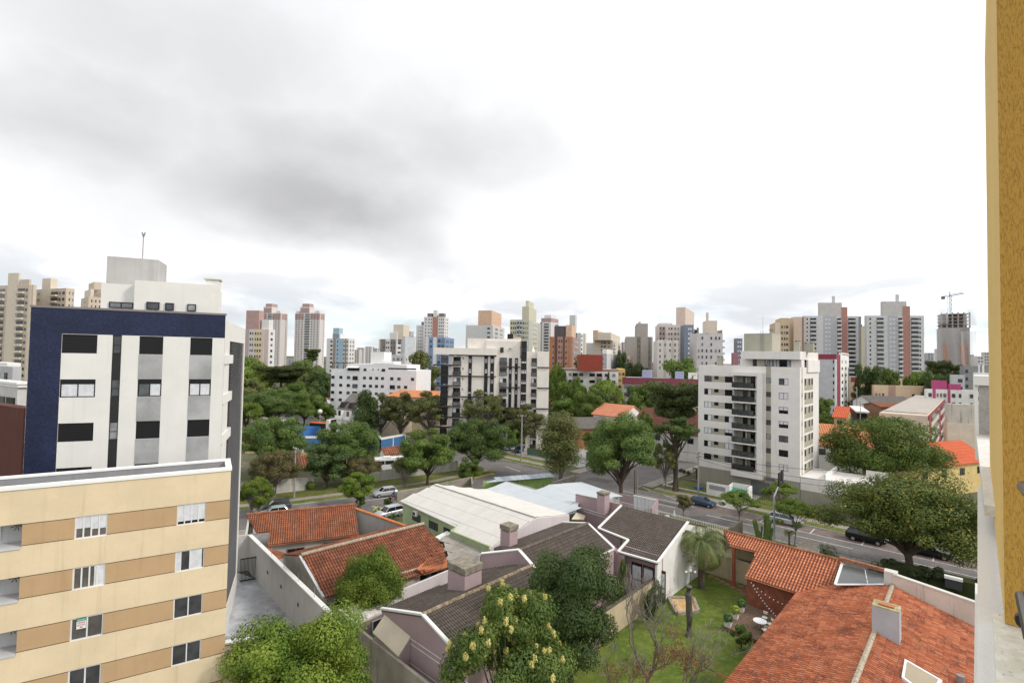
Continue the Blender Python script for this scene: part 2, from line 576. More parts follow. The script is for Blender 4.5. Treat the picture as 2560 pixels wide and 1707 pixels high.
def ridge_caps(mb, p0, p1, r=.13, seg=.38):
    p0, p1 = V(p0), V(p1)
    n = max(1, int((p1-p0).length/seg))
    for i in range(n):
        a, b = p0.lerp(p1, i/n), p0.lerp(p1, (i+1.12)/n)
        mb.tube([a, b], [r*1.08, r*.9], 7)
    return mb
def gable_wall(mb, pts2, tops, th, z0=0.0):
    """thin wall along a plan line with a sloping top"""
    for i in range(len(pts2)-1):
        a, b = V((pts2[i][0], pts2[i][1], 0)), V((pts2[i+1][0], pts2[i+1][1], 0))
        d = (b-a).normalized(); e = V((-d.y, d.x, 0))*th/2
        q = [a-e, b-e, b+e, a+e]
        mb.prism(q, z0, [tops[i], tops[i+1], tops[i+1], tops[i]])
    return mb
def line_box(mb, p0, p1, w, h):
    """bar of width w and height h following the space line p0-p1 (coping, gutter)"""
    p0, p1 = V(p0), V(p1)
    d = V((p1.x-p0.x, p1.y-p0.y, 0)).normalized(); e = V((-d.y, d.x, 0))*w/2
    p = [p0-e, p1-e, p1+e, p0+e]
    return mb.add(p+[q+V((0, 0, h)) for q in p], [(0, 3, 2, 1), (4, 5, 6, 7), (0, 1, 5, 4), (1, 2, 6, 5), (2, 3, 7, 6), (3, 0, 4, 7)])

# ------------------------------------------------------------------ plants
def leaf_mesh(name, mat, clumps, n, size, seed, up=.45, squash=1.0, droop=0.0):
    """n leaf-sized faces spread through the given clumps (centre, rx, ry, rz)"""
    rg = np.random.default_rng(seed)
    c = np.array([k[:3] for k in clumps]); rr = np.array([k[3:6] for k in clumps])
    w = (rr[:, 0]*rr[:, 1]*rr[:, 2])**(2/3); w /= w.sum()
    idx = rg.choice(len(clumps), n, p=w)
    d = rg.normal(size=(n, 3)); d /= np.linalg.norm(d, axis=1)[:, None]
    rad = rg.uniform(.30, 1.0, n)**.4*(1+.10*rg.normal(size=n))
    pos = c[idx]+d*rr[idx]*rad[:, None]
    nor = d*1.25+rg.normal(size=(n, 3))*.42; nor[:, 2] += up*.8
    nor /= np.linalg.norm(nor, axis=1)[:, None]
    a = np.cross(nor, rg.normal(size=(n, 3))); a /= np.linalg.norm(a, axis=1)[:, None]
    a[:, 2] -= droop
    b = np.cross(nor, a)
    s = size*rg.uniform(.6, 1.35, n)[:, None]
    q = np.empty((n, 4, 3))
    q[:, 0] = pos-a*s; q[:, 1] = pos-b*s*.55*squash+nor*s*.12; q[:, 2] = pos+a*s; q[:, 3] = pos+b*s*.55*squash+nor*s*.12
    me = bpy.data.meshes.new(name)
    me.vertices.add(4*n); me.loops.add(4*n); me.polygons.add(n)
    me.vertices.foreach_set('co', q.reshape(-1))
    me.loops.foreach_set('vertex_index', np.arange(4*n, dtype=np.int32))
    me.polygons.foreach_set('loop_start', np.arange(0, 4*n, 4, dtype=np.int32))
    me.polygons.foreach_set('loop_total', np.full(n, 4, dtype=np.int32))
    me.materials.append(mat)
    me.update(calc_edges=True)
    return me

def limbs(mb, base, fork, tips, r0, rg, n=6, sub=0):
    """tapered trunk to a fork, then limbs bending out to each tip"""
    base, fork = V(base), V(fork)
    mid = base.lerp(fork, .5)+V((rg.uniform(-.1, .1), rg.uniform(-.1, .1), 0))*fork.z*.2
    mb.tube([base-V((0, 0, .3)), base+V((0, 0, .15)), mid, fork], [r0*1.5, r0*1.15, r0*.9, r0*.75], n)
    for tp in tips:
        tp = V(tp)
        k = rg.uniform(.55, .95)
        s = base.lerp(fork, k)
        m1 = s.lerp(tp, .35)+V((rg.uniform(-.3, .3), rg.uniform(-.3, .3), rg.uniform(-.1, .3)))*.5
        m2 = s.lerp(tp, .7)+V((rg.uniform(-.3, .3), rg.uniform(-.3, .3), rg.uniform(0, .4)))*.5
        mb.tube([s, m1, m2, tp], [r0*.42, r0*.30, r0*.2, r0*.06], 5, False)
        for _ in range(sub):
            e = m2+V((rg.uniform(-1, 1), rg.uniform(-1, 1), rg.uniform(-.2, .9)))*(tp-s).length*.28
            mb.tube([m1.lerp(m2, rg.random()), e], [r0*.14, r0*.03], 4, False)
    return mb

BARK = M('bark', (.085, .066, .05), var=.3, scale=3, fine=.2, bscale=12)
BARKG = M('grey_bark', (.20, .18, .15), var=.3, scale=3, fine=.2, bscale=12)
L_MID = leaf_mat('leaf_mid', (.056, .100, .020), (.150, .205, .042))
L_DARK = leaf_mat('leaf_dark', (.046, .086, .022), (.125, .176, .042))
L_DEEP = leaf_mat('leaf_deep', (.034, .062, .019), (.092, .132, .040))
L_OLIVE = leaf_mat('leaf_olive', (.075, .092, .026), (.165, .175, .062))
L_LIGHT = leaf_mat('leaf_light', (.058, .115, .014), (.190, .245, .036))
L_BRIGHT = leaf_mat('leaf_bright', (.070, .130, .018), (.185, .240, .045))
L_RED = leaf_mat('leaf_reddish', (.075, .085, .028), (.150, .125, .055), (.26, .10, .08), .22)
L_YELF = leaf_mat('leaf_yellow_blossom', (.046, .075, .018), (.135, .16, .036), (.46, .36, .06), .12)
L_CREAM = leaf_mat('leaf_cream_blossom', (.060, .110, .022), (.170, .225, .050), None)
L_PINE = leaf_mat('leaf_pine', (.034, .055, .016), (.095, .115, .034))
L_DEAD = leaf_mat('leaf_dead', (.12, .050, .032), (.20, .09, .05))
BLOSSOM = leaf_mat('cream_blossom', (.42, .38, .11), (.62, .56, .22), None, 0, .2)

def clumps_for(kind, W, Hh, z0, n, seed):
    rg = random.Random(seed)
    out = []
    zc, rz = (z0+Hh)/2, (Hh-z0)/2
    for i in range(n):
        if kind == 'round':
            th, ph = rg.uniform(0, 2*math.pi), math.acos(rg.uniform(-.75, 1))
            k = rg.uniform(.38, .86)*(1+.20*math.sin(2*th+seed)*math.sin(ph)+.14*math.sin(3*th+seed*2+2*ph))
            x, y, z = math.sin(ph)*math.cos(th)*W/2*k, math.sin(ph)*math.sin(th)*W/2*k, zc+math.cos(ph)*rz*k*.95
            r = W*rg.uniform(.07, .16)
            out.append((x, y, z, r*rg.uniform(.8, 1.3), r*rg.uniform(.8, 1.3), r*rg.uniform(.55, .85)))
        elif kind == 'ball':
            th, ph = rg.uniform(0, 2*math.pi), math.acos(rg.uniform(-.85, 1))
            k = rg.uniform(.45, .84)
            r = W*rg.uniform(.10, .17)
            out.append((math.sin(ph)*math.cos(th)*W/2*k, math.sin(ph)*math.sin(th)*W/2*k, zc+math.cos(ph)*rz*k, r, r, r*.8))
        elif kind == 'open':
            th, ph = rg.uniform(0, 2*math.pi), math.acos(rg.uniform(-.75, 1))
            k = rg.uniform(.62, .92)
            x, y, z = math.sin(ph)*math.cos(th)*W/2*k, math.sin(ph)*math.sin(th)*W/2*k, zc+math.cos(ph)*rz*k
            r = W*rg.uniform(.08, .145)
            out.append((x, y, z, r, r, r*.62))
        elif kind == 'umbrella':
            th, k = rg.uniform(0, 2*math.pi), math.sqrt(rg.uniform(0, .85))
            x, y = math.cos(th)*W/2*k, math.sin(th)*W/2*k
            z = Hh-(Hh-z0)*(.12+.75*k*k)*rg.uniform(.75, 1.15)
            r = W*rg.uniform(.10, .16)
            out.append((x, y, z, r, r, r*.5))
        elif kind == 'column':
            th, k, zz = rg.uniform(0, 2*math.pi), rg.uniform(.2, .75), rg.random()
            wd = W/2*math.sin(math.pi*(.12+.8*zz))
            x, y, z = math.cos(th)*wd*k, math.sin(th)*wd*k, z0+(Hh-z0)*(.06+.86*zz)
            r = W*rg.uniform(.15, .24)
            out.append((x, y, z, r, r, r*1.05))
        elif kind == 'araucaria':
            j = rg.randrange(3)
            th, k = rg.uniform(0, 2*math.pi), rg.uniform(.25, 1)*(1, .9, .62)[j]
            x, y = math.cos(th)*W/2*k, math.sin(th)*W/2*k
            z = Hh-(.06, .28, .50)[j]*(Hh-z0)+k*k*(Hh-z0)*.16-.25*(Hh-z0)*(j == 0)*(k < .3)*0
            r = W*rg.uniform(.085, .14)
            out.append((x, y, z, r, r, r*.85))
        elif kind == 'cone':
            zz = rg.random()
            th, k = rg.uniform(0, 2*math.pi), rg.uniform(.3, .9)
            wd = W/2*(1-zz*.85)
            r = W*.16*(1-.5*zz)
            out.append((math.cos(th)*wd*k, math.sin(th)*wd*k, z0+(Hh-z0)*zz*.95, r, r, r*.7))
    return out

TREES = {}
def tree_kind(key, kind, W, Hh, z0, nc, nl, size, mat, seed, r0=.25, bark=None, up=.45, fork=None, sub=0, multi=1, droop=0.0):
    cl = clumps_for(kind, W, Hh, z0, nc, seed)
    rg = random.Random(seed+5)
    cm = leaf_mesh('crown', mat, cl, nl, size, seed, up, droop=droop)
    t = MB()
    fk = fork if fork is not None else z0+.15*(Hh-z0)
    tips = [c[:3] for c in cl if rg.random() < (.9 if kind in ('open', 'umbrella', 'araucaria') else .55)]
    if kind in ('araucaria', 'cone'):
        t.tube([(0, 0, -.3), (0, 0, Hh*.5), (0, 0, Hh*.96)], [r0*1.2, r0*.8, r0*.3], 7)
        for tp in tips:
            t.tube([(0, 0, tp[2]-.12*(Hh-z0)*(kind == 'araucaria')), (tp[0]*.6, tp[1]*.6, tp[2]-.06*(Hh-z0)), tp], [r0*.22, r0*.16, r0*.05], 4, False)
    else:
        for j in range(multi):
            ox, oy = (rg.uniform(-.35, .35), rg.uniform(-.35, .35)) if multi > 1 else (0, 0)
            limbs(t, (ox, oy, 0), (ox*3+rg.uniform(-.2, .2), oy*3+rg.uniform(-.2, .2), fk), tips[j::multi], r0, rg, sub=sub)
    ex = sorted(math.hypot(c[0], c[1])+.75*c[3] for c in cl)
    TREES[key] = (cm, t.mesh('trunk', bark or BARK, V((0, 0, 0)), True), 2*ex[int(len(ex)*.88)], max(c[2]+.75*c[5] for c in cl))

def plant_tree(key, name, label, loc, w=None, h=None, rz=None, cat='tree', group=None):
    cm, tm, W, Hh = TREES[key]
    o = thing(name, label, cat, loc, group)
    sw, sh = (w or W)/W, (h or Hh)/Hh
    o.scale = (sw, sw, sh)
    o.rotation_euler.z = RND.uniform(0, 6.28) if rz is None else rz
    for nm, me in (('trunk', tm), ('crown', cm)):
        c = bpy.data.objects.new(nm, me); COL.objects.link(c); c.parent = o
    return o
def tree_px(key, name, label, u, vtop, wpx, base=None, Y=None, **kw):
    """tree whose foot is at pixel row base (or at distance Y); top row vtop; width in pixels"""
    g = P(u, base) if base is not None else AT(u, vtop, Y)
    y = g.y
    top = AT(u, vtop, y)
    k = (top-EYE).dot(_f)/FPX
    return plant_tree(key, name, label, (top.x, y, 0), wpx*k, top.z, **kw)

tree_kind('light_near', 'round', 9, 8, .6, 58, 66000, .078, L_LIGHT, 12, .2)
tree_kind('dark_near', 'round', 8, 10, .8, 54, 66000, .075, L_DEEP, 13, .25, up=.3)
tree_kind('blossom_near', 'round', 7, 9, 1.5, 48, 50000, .078, L_CREAM, 14, .2)
tree_kind('ball_near', 'ball', 6, 6, 1.4, 70, 42000, .072, L_LIGHT, 15, .18)
tree_kind('yellow_near', 'round', 15, 12, 1.9, 96, 90000, .12, L_YELF, 16, .42, BARK, fork=3.4, sub=2)
tree_kind('spread_mid', 'open', 16, 13, 1.8, 84, 38000, .15, L_MID, 17, .42, BARK, fork=4.5, sub=4)
tree_kind('street_dark', 'round', 13, 13.5, 2.4, 56, 60000, .135, L_DARK, 18, .38, fork=4)
tree_kind('street_mid', 'round', 10, 10.5, 1.8, 42, 32000, .13, L_MID, 19, .24, fork=2.6)
tree_kind('street_mid2', 'round', 12, 11, 2.0, 46, 36000, .14, L_DARK, 20, .26, fork=2.8)
tree_kind('street_open', 'open', 10, 12, 4.5, 48, 16000, .16, L_OLIVE, 21, .2, BARKG, fork=3.6, sub=4)
tree_kind('street_tall', 'column', 8, 14, 2.5, 56, 22000, .14, L_OLIVE, 22, .2, BARKG, fork=4, sub=2, multi=2)
tree_kind('tall_top', 'round', 6, 14, 8.5, 34, 15000, .13, L_DARK, 37, .42, BARK, fork=8.5, sub=1)
tree_kind('red_multi', 'open', 8, 7, 2.0, 60, 22000, .10, L_RED, 23, .1, BARKG, fork=2.4, sub=3, multi=3)
tree_kind('vase_multi', 'open', 6, 7, 2.6, 44, 9000, .10, L_OLIVE, 38, .07, BARKG, fork=1.6, sub=4, multi=6)
tree_kind('small_light', 'open', 6, 6, 1.0, 60, 20000, .10, L_LIGHT, 24, .1, BARKG, fork=1.6, sub=2, multi=2)
tree_kind('small_green', 'umbrella', 4.2, 5, 1.9, 34, 9000, .085, L_BRIGHT, 25, .07, BARKG, fork=2.3, sub=2)
tree_kind('topiary', 'ball', 2.6, 3.9, 1.4, 30, 9000, .07, L_RED, 26, .12, BARKG, fork=1.6)
tree_kind('araucaria', 'araucaria', 12, 18, 7.5, 120, 34000, .20, L_PINE, 27, .42, BARK)
tree_kind('far_round', 'round', 12, 11, 2.0, 38, 11000, .27, L_MID, 28, .3)
tree_kind('far_round2', 'round', 12, 11, 2.0, 38, 11000, .27, L_BRIGHT, 29, .3)
tree_kind('far_dark', 'round', 12, 12, 1.5, 38, 11000, .27, L_DEEP, 30, .3)
tree_kind('far_umbrella', 'umbrella', 16, 11, 2.6, 64, 13000, .28, L_BRIGHT, 31, .35)
tree_kind('far_olive', 'open', 12, 13, 3, 56, 11000, .26, L_OLIVE, 32, .3, BARKG, sub=2)
tree_kind('far_column', 'column', 7, 13, 1.0, 44, 12000, .22, L_DEEP, 33, .25)
tree_kind('conifer', 'cone', 5, 8, .5, 40, 6000, .18, L_DEEP, 34, .15)
tree_kind('bush', 'ball', 1.6, 1.4, .1, 24, 4500, .05, L_MID, 35, .04)
tree_kind('bush_dark', 'ball', 1.6, 1.4, .05, 24, 4500, .05, L_DEEP, 36, .04)

# --- palms
def palm_mesh(nf, L, lw, seed, droopy, mat, lets=22):
    rg = random.Random(seed)
    m = MB()
    for i in range(nf):
        th = i*2.399+rg.uniform(-.2, .2)
        el = rg.uniform(-.15, 1.35)
        d = V((math.cos(th), math.sin(th), 0))
        pts = []
        ang = el
        p = V((0, 0, 0))
        for k in range(lets+1):
            pts.append(p.copy())
            p = p+(d*math.cos(ang)+V((0, 0, math.sin(ang))))*L/lets
            ang -= droopy*(k/lets+.25)/lets*2
        side = V((-d.y, d.x, 0))
        for k in range(1, lets):
            w = lw*math.sin(math.pi*min(1, (k+1)/lets*.85+.1))*rg.uniform(.85, 1.1)
            ax = (pts[k+1]-pts[k]).normalized()
            for s in (-1, 1):
                tip = pts[k]+side*s*w*.8+ax*w*.55-V((0, 0, w*.42))
                q = ax*L/lets*.36
                m.add([pts[k]-q, pts[k]+q, tip+q*.3], [(0, 1, 2)])
        m.tube(pts[::4]+[pts[-1]], .02, 3, False)
    return m.mesh('fronds', mat)
L_PALM = leaf_mat('leaf_palm', (.075, .11, .034), (.185, .215, .075), (.30, .25, .10), .15, .3)
def palm(label, loc, h, L, nf=34, lw=.42, seed=1, droopy=2.6, r=.22, name='palm_tree', cat='palm', mat=None):
    o = thing(name, label, cat, loc)
    t = MB()
    z = 0
    pts, rad = [(0, 0, -.2)], [r*1.25]
    while z < h:
        pts += [(0, 0, z), (0, 0, z+.18)]; rad += [r*1.12, r*.95]
        z += .22
    t.tube(pts, rad, 9)
    link('trunk', t.mesh('trunk', BARK), o)
    f = bpy.data.objects.new('crown', palm_mesh(nf, L, lw, seed, droopy, mat or L_PALM)); COL.objects.link(f)
    f.parent = o; f.location.z = h
    return o
def bladed(label, loc, n, L, w, name, cat, mat, seed=3, flat=.5):
    """tuft of broad arching leaves (banana plant, philodendron, yucca)"""
    rg = random.Random(seed)
    m = MB()
    for i in range(n):
        th, el = i*2.399, rg.uniform(flat, 1.35)
        d = V((math.cos(th), math.sin(th), 0)); s = V((-d.y, d.x, 0))
        p = V((0, 0, rg.uniform(0, .5))); ang = el; pr = None
        l = L*rg.uniform(.6, 1.1)
        for k in range(7):
            ww = w*(.25, .7, 1, 1, .85, .55, .05)[k]*.5
            cur = (p-s*ww-V((0, 0, ww*.3)), p.copy(), p+s*ww-V((0, 0, ww*.3)))
            if pr: m.add([*pr, *cur], [(0, 1, 4, 3), (1, 2, 5, 4)])
            pr = cur
            p = p+(d*math.cos(ang)+V((0, 0, math.sin(ang))))*l/6
            ang -= .32
    o = m.build(name, mat)
    o.location = loc
    return tag(o, label, cat)

# ------------------------------------------------------------------ vehicles
RUBBER = M('tyre_rubber', (.012, .012, .012), rough=.9)
RIM = M('wheel_rim', (.45, .46, .47), rough=.35, metal=.7)
CARGLASS = M('car_glass', (.012, .015, .018), rough=.06, spec=.6)
LAMPW = M('headlight_lens', (.7, .72, .74), rough=.1)
LAMPR = M('tail_light_lens', (.35, .012, .012), rough=.2)
def paint(name, col, rough=.22, metal=.3):
    return M('paint_'+name, col, rough=rough, metal=metal, var=.02, spec=.55)
CARS = {}
def car_mesh(kind, L, Wd, Hh, hood=.95, belt=.95, ws=(.30, .44), rear=(.80, .95), gc=.24):
    """lower body loft, glasshouse, roof and pillars, wheels, lamps; x forward, base z=0"""
    f = lambda x: L*(x-.5)
    prof = [(0, gc+.18, belt-.10, .86), (.02, gc+.05, belt, .95), (.12, gc, belt+.02, 1), (.5, gc, belt, 1), (1-ws[0], gc, belt-.02, 1),
            (.86, gc, hood-.16+.06, .97), (.96, gc+.03, hood-.24, .90), (1.0, gc+.16, hood-.36, .80)]
    body = MB(); n = 0
    rings = []
    for x, zb, zt, wf in prof:
        w = Wd/2*wf
        rings.append([(f(x), -w*.92, zb), (f(x), -w, zb+.18), (f(x), -w, zt-.12), (f(x), -w*.90, zt), (f(x), w*.90, zt), (f(x), w, zt-.12), (f(x), w, zb+.18), (f(x), w*.92, zb)])
    k = 8
    body.add([q for r in rings for q in r], [(i*k+j, i*k+(j+1) % k, (i+1)*k+(j+1) % k, (i+1)*k+j) for i in range(len(rings)-1) for j in range(k)]
             + [tuple(range(k-1, -1, -1)), tuple(range((len(rings)-1)*k, len(rings)*k))])
    # greenhouse: rear bottom, rear top, front top, front bottom (fractions from the tail)
    x0, x1, x2, x3 = 1-rear[1], 1-rear[0], 1-ws[1], 1-ws[0]
    wb, wt = Wd/2*.90, Wd/2*.74
    zr = Hh-.05
    gl = MB()
    q = [(f(x0), -wb, belt-.02), (f(x3), -wb, belt-.04), (f(x2), -wt, zr), (f(x1), -wt, zr), (f(x0), wb, belt-.02), (f(x3), wb, belt-.04), (f(x2), wt, zr), (f(x1), wt, zr)]
    gl.add(q, [(0, 1, 2, 3), (7, 6, 5, 4), (1, 5, 6, 2), (0, 3, 7, 4), (3, 2, 6, 7)])
    rf = MB()
    rr = [(f(x1)-.04, -wt*.98), (f(x2)+.04, -wt*.98), (f(x2)+.10, 0), (f(x2)+.04, wt*.98), (f(x1)-.04, wt*.98)]
    rf.prism(rr, zr-.015, zr+.05)
    for s in (-1, 1):
        for (xa, xb) in ((x0, x1), (x3, x2)):
            rf.tube([(f(xa), s*wb*1.0, belt-.03), (f(xb), s*wt*1.0, zr)], .045, 4)
        xm = (x1+x2)/2
        rf.tube([(f(xm), s*wb*1.01, belt-.03), (f(xm), s*wt*1.01, zr)], .035, 4)
        rf.tube([(f(x1), s*wt*1.0, zr), (f(x2), s*wt*1.0, zr)], .035, 4)
    wr = .31 if Hh < 1.6 else .34
    ty, rim = MB(), MB()
    def disc(mb, r, w0, w1, n=16):
        mb.tube([(0, w0, 0), (0, w1, 0)], r, n)
    disc(ty, wr, -.10, .10)
    disc(rim, wr*.62, -.112, .112, 10)
    hl = MB().box((-.09, -.2, -.075), (.12, 0, 0), (0, .36, 0), (0, 0, .15))
    tl = MB().box((-.03, -.15, -.11), (.08, 0, 0), (0, .26, 0), (0, 0, .24))
    CARS[kind] = dict(L=L, W=Wd, H=Hh, hood=hood, belt=belt, wr=wr, body=body, roof=rf, glass=gl.mesh('windows', CARGLASS, smooth=False),
                      tyre=ty.mesh('tyre', RUBBER, smooth=False), rim=rim.mesh('rim', RIM), hl=hl.mesh('headlight', LAMPW), tl=tl.mesh('tail_light', LAMPR), pm={})
car_mesh('hatch', 3.95, 1.68, 1.48, hood=1.0, belt=.95, ws=(.27, .43), rear=(.86, .97))
car_mesh('wagon', 4.5, 1.76, 1.56, hood=1.02, belt=.97, ws=(.27, .42), rear=(.88, .985))
car_mesh('minivan', 4.0, 1.70, 1.55, hood=1.06, belt=.98, ws=(.20, .40), rear=(.90, .985))
car_mesh('suv', 4.5, 1.85, 1.70, hood=1.18, belt=1.10, ws=(.27, .40), rear=(.87, .97), gc=.3)
car_mesh('sedan', 4.5, 1.75, 1.45, hood=1.0, belt=.96, ws=(.29, .44), rear=(.72, .86))
def car(kind, label, loc, heading, mat, name='parked_car', group='cars parked along the kerb', cat='car'):
    K = CARS[kind]
    o = thing(name, label, cat, loc, group)
    o.rotation_euler.z = math.atan2(heading.y, heading.x)
    if mat.name not in K['pm']:
        K['pm'][mat.name] = (K['body'].mesh('body', mat), K['roof'].mesh('roof_panel', mat))
    def ch(nm, me, loc=(0, 0, 0), par=None):
        c = bpy.data.objects.new(nm, me); COL.objects.link(c); c.parent = par or o; c.location = loc
        return c
    ch('body', K['pm'][mat.name][0]); ch('roof_panel', K['pm'][mat.name][1]); ch('windows', K['glass'])
    L, Wd, wr = K['L'], K['W'], K['wr']
    for x in (-.30, .31):
        for s in (-1, 1):
            w = ch('wheel', K['tyre'], (x*L, s*(Wd/2-.09), wr)); ch('rim', K['rim'], (0, 0, 0), w)
    for s in (-1, 1):
        ch('headlight', K['hl'], (L*.475, s*(Wd/2-.30), K['hood']-.42))
        ch('tail_light', K['tl'], (-L*.488, s*(Wd/2-.24), K['belt']-.22))
    return o

# ------------------------------------------------------------------ generic block: two facades seen over a corner
def block(name, label, cat, ul, uc, ur, vt, Y, mat, ang=46.75, L=(), Rr=(), fh=2.9, top=1.2, z0=0.0, group=None, boxes=(), glass=G_FAR,
          parapet=None, zfoot=3.0, vref=None, depth=None, maxn=60):
    """corner at pixel uc, distance Y; left facade runs to ul, right facade to ur; roof height from vt.
    L / Rr: columns (f0, f1, kind, arg): 'w' window column, 's' coloured strip, 'b' balcony column, 'h' horizontal band"""
    vr = vref or vt
    C = AT(uc, vt, Y)
    zt = C.z
    a = R(ang)
    dl, dr = V((-math.sin(a), math.cos(a), 0)), V((math.cos(a), math.sin(a), 0))
    def reach(u, d):
        q = ray(u, vr); k = q.x/q.y
        den = d.x-k*d.y
        return (k*C.y-C.x)/den if abs(den) > 1e-6 else 0
    tl = reach(ul, dl) if abs(ul-uc) > .5 else (depth or 12.0)
    tr = reach(ur, dr) if abs(ur-uc) > .5 else (depth or 12.0)
    tl, tr = max(1.0, min(abs(tl), 120)), max(1.0, min(abs(tr), 120))
    C0 = V((C.x, C.y, 0))
    pl, pr = C0+dl*tl, C0+dr*tr
    o = thing(name, label, cat, C0, group)
    m = MB()
    m.prism([C0, pr, pr+dl*tl, pl], z0, zt)
    m.build('wall', mat, o)
    FL, FR = Face(pl, C0), Face(C0, pr)
    if parapet:
        mp = MB()
        for F in (FL, FR):
            F.rect(mp, -.05, F.len+.05, zt-.9, zt+.12, .0, .06)
        mp.build('parapet', parapet, o)
    rest, cnt = MB(), 0
    rg = random.Random(int(ul*7+uc))
    for F, cols in ((FL, L), (FR, Rr)):
        for col in cols:
            f0, f1, kind = col[:3]
            arg = col[3] if len(col) > 3 else None
            t0, t1 = f0*F.len, f1*F.len
            if kind == 's':
                za, zb = (col[4], col[5]) if len(col) > 5 else (z0+.02, zt-.02)
                F.rect(MBs := MB(), t0, t1, max(z0+.02, za), min(zt-.02, zb), -.05, .10)
                MBs.build('colour_panel', arg, o)
            elif kind == 'h':
                F.rect(MBs := MB(), t0, t1, zt-col[5], zt-col[4], -.05, .13)
                MBs.build('colour_band', arg, o)
            elif kind in 'wv':
                g = arg or glass
                z = zt-top-1.6
                hh = col[4] if len(col) > 4 else 1.25
                k = 0
                while z > z0+zfoot:
                    if not (kind == 'v' and rg.random() < .25):
                        if cnt < maxn:
                            key = ('f', round(t1-t0, 1), hh, g.name)
                            if key not in WCACHE:
                                WCACHE[key] = MB().box((0, -.14, 0), (round(t1-t0, 1), 0, 0), (0, .18, 0), (0, 0, hh)).mesh('window', g)
                            put('window', WCACHE[key], o, F.at(t0, z), F.rz)
                            cnt += 1
                        else:
                            F.rect(rest, t0, t1, z, z+hh, -.04, .14)
                    z -= fh
            elif kind == 'b':
                z = zt-top-2.6
                me = None
                while z > z0+zfoot:
                    key = ('b', round(t1-t0, 1), arg.name)
                    if key not in WCACHE:
                        w = round(t1-t0, 1)
                        q = MB().box((0, -1.1, 0), (w, 0, 0), (0, 1.2, 0), (0, 0, .18)).box((0, -1.1, .18), (w, 0, 0), (0, .08, 0), (0, 0, .75))
                        q.box((0, -1.1, .18), (.08, 0, 0), (0, 1.1, 0), (0, 0, .75)).box((w-.08, -1.1, .18), (.08, 0, 0), (0, 1.1, 0), (0, 0, .75))
                        WCACHE[key] = q.mesh('balcony', arg)
                    put('balcony', WCACHE[key], o, F.at(t0, z), F.rz)
                    key2 = ('bg', round(t1-t0, 1))
                    if key2 not in WCACHE:
                        WCACHE[key2] = MB().box((.1, -.12, 0), (round(t1-t0, 1)-.2, 0, 0), (0, .15, 0), (0, 0, 2.1)).mesh('balcony_door', G_DARK)
                    put('balcony_door', WCACHE[key2], o, F.at(t0, z+.2), F.rz)
                    z -= fh
    if rest.f:
        q = rest.build('window', glass, o); q['kind'] = 'stuff'
    # roof boxes: (f0, f1 along the right facade, g0, g1 depth along the left, height, material)
    for bx in boxes:
        f0, f1, g0, g1, hh, bm = bx[:6]
        q = C0+dr*tr*f0+dl*tl*g0
        b = MB().box(q+V((0, 0, zt-.01)), dr*tr*(f1-f0), dl*tl*(g1-g0), V((0, 0, hh)))
        if len(bx) > 6:
            b.box(q+V((0, 0, zt+hh-.02))-dr*.15-dl*.15, dr*(tr*(f1-f0)+.3), dl*(tl*(g1-g0)+.3), V((0, 0, .25)))
        b.build(bx[7] if len(bx) > 7 else 'roof_block', bm, o)
    o['_zt'] = zt
    return o, FL, FR, zt
# ------------------------------------------------------------------ ground, streets
def plane_of(p0, p1, p2):
    n = (p1-p0).cross(p2-p0).normalized()
    def f(u, v):
        d = ray(u, v)
        return EYE+d*((p0-EYE).dot(n)/d.dot(n))
    return f
def sheet(mb, pts, z):
    return mb.add([(p[0], p[1], z) for p in pts], [tuple(range(len(pts)))] if sum(pts[i][0]*pts[(i+1) % len(pts)][1]-pts[(i+1) % len(pts)][0]*pts[i][1] for i in range(len(pts))) > 0 else [tuple(range(len(pts)-1, -1, -1))])
def ab_poly(l): return [AB(a, b) for a, b in l]
def two_tone(name, c1, c2, scale, c3=None, s3=8, rough=.95):
    m, t, b = newmat(name)
    geo = t.nodes.new('ShaderNodeNewGeometry')
    n = nnode(t, 'ShaderNodeTexNoise', inp={'Scale': scale, 'Detail': 6, 'Roughness': .65})
    t.links.new(geo.outputs['Position'], n.inputs['Vector'])
    c = nmix(t, nsmooth(t, n.outputs[0], .38, .62), c1, c2)
    n2 = nnode(t, 'ShaderNodeTexNoise', inp={'Scale': s3, 'Detail': 4, 'Roughness': .7})
    t.links.new(geo.outputs['Position'], n2.inputs['Vector'])
    if c3: c = nmix(t, nsmooth(t, n2.outputs[0], .55, .70), c, c3)
    c = nmix(t, 1.0, c, nsmooth(t, n2.outputs[0], .3, .7, .82, 1.15), 'MULTIPLY')
    t.links.new(c, b.inputs['Base Color'])
    b.inputs['Roughness'].default_value = rough
    b.inputs['Specular IOR Level'].default_value = .2
    MATS[name] = m
    return m
ASPH = two_tone('asphalt', (.150, .138, .132), (.185, .170, .162), .22, (.125, .115, .11), 1.5)
ASPHR = two_tone('asphalt_reddish', (.165, .125, .112), (.195, .150, .135), .3, (.14, .115, .105), 1.2)
GROUND = two_tone('earth_and_scrub', (.070, .085, .035), (.125, .115, .075), .06, (.18, .155, .12), .5)
GRASS = two_tone('lawn_grass', (.082, .128, .018), (.125, .155, .030), .35, (.17, .15, .05), 2.0)
VERGE = two_tone('verge_grass', (.095, .125, .025), (.150, .150, .045), .35, (.19, .16, .085), 1.8)
PAVE = two_tone('footpath_paving', (.26, .235, .20), (.33, .29, .25), .6, (.20, .18, .15), 3)
YARD = two_tone('yard_concrete', (.30, .29, .27), (.38, .37, .35), .4, (.22, .21, .19), 2)
DIRT = two_tone('red_earth', (.20, .105, .055), (.26, .165, .10), .6, (.14, .09, .06), 3)
LINE = M('road_paint', (.62, .61, .58), var=.25, scale=2)
LINEY = M('yellow_kerb_paint', (.50, .40, .10), var=.3, scale=2)

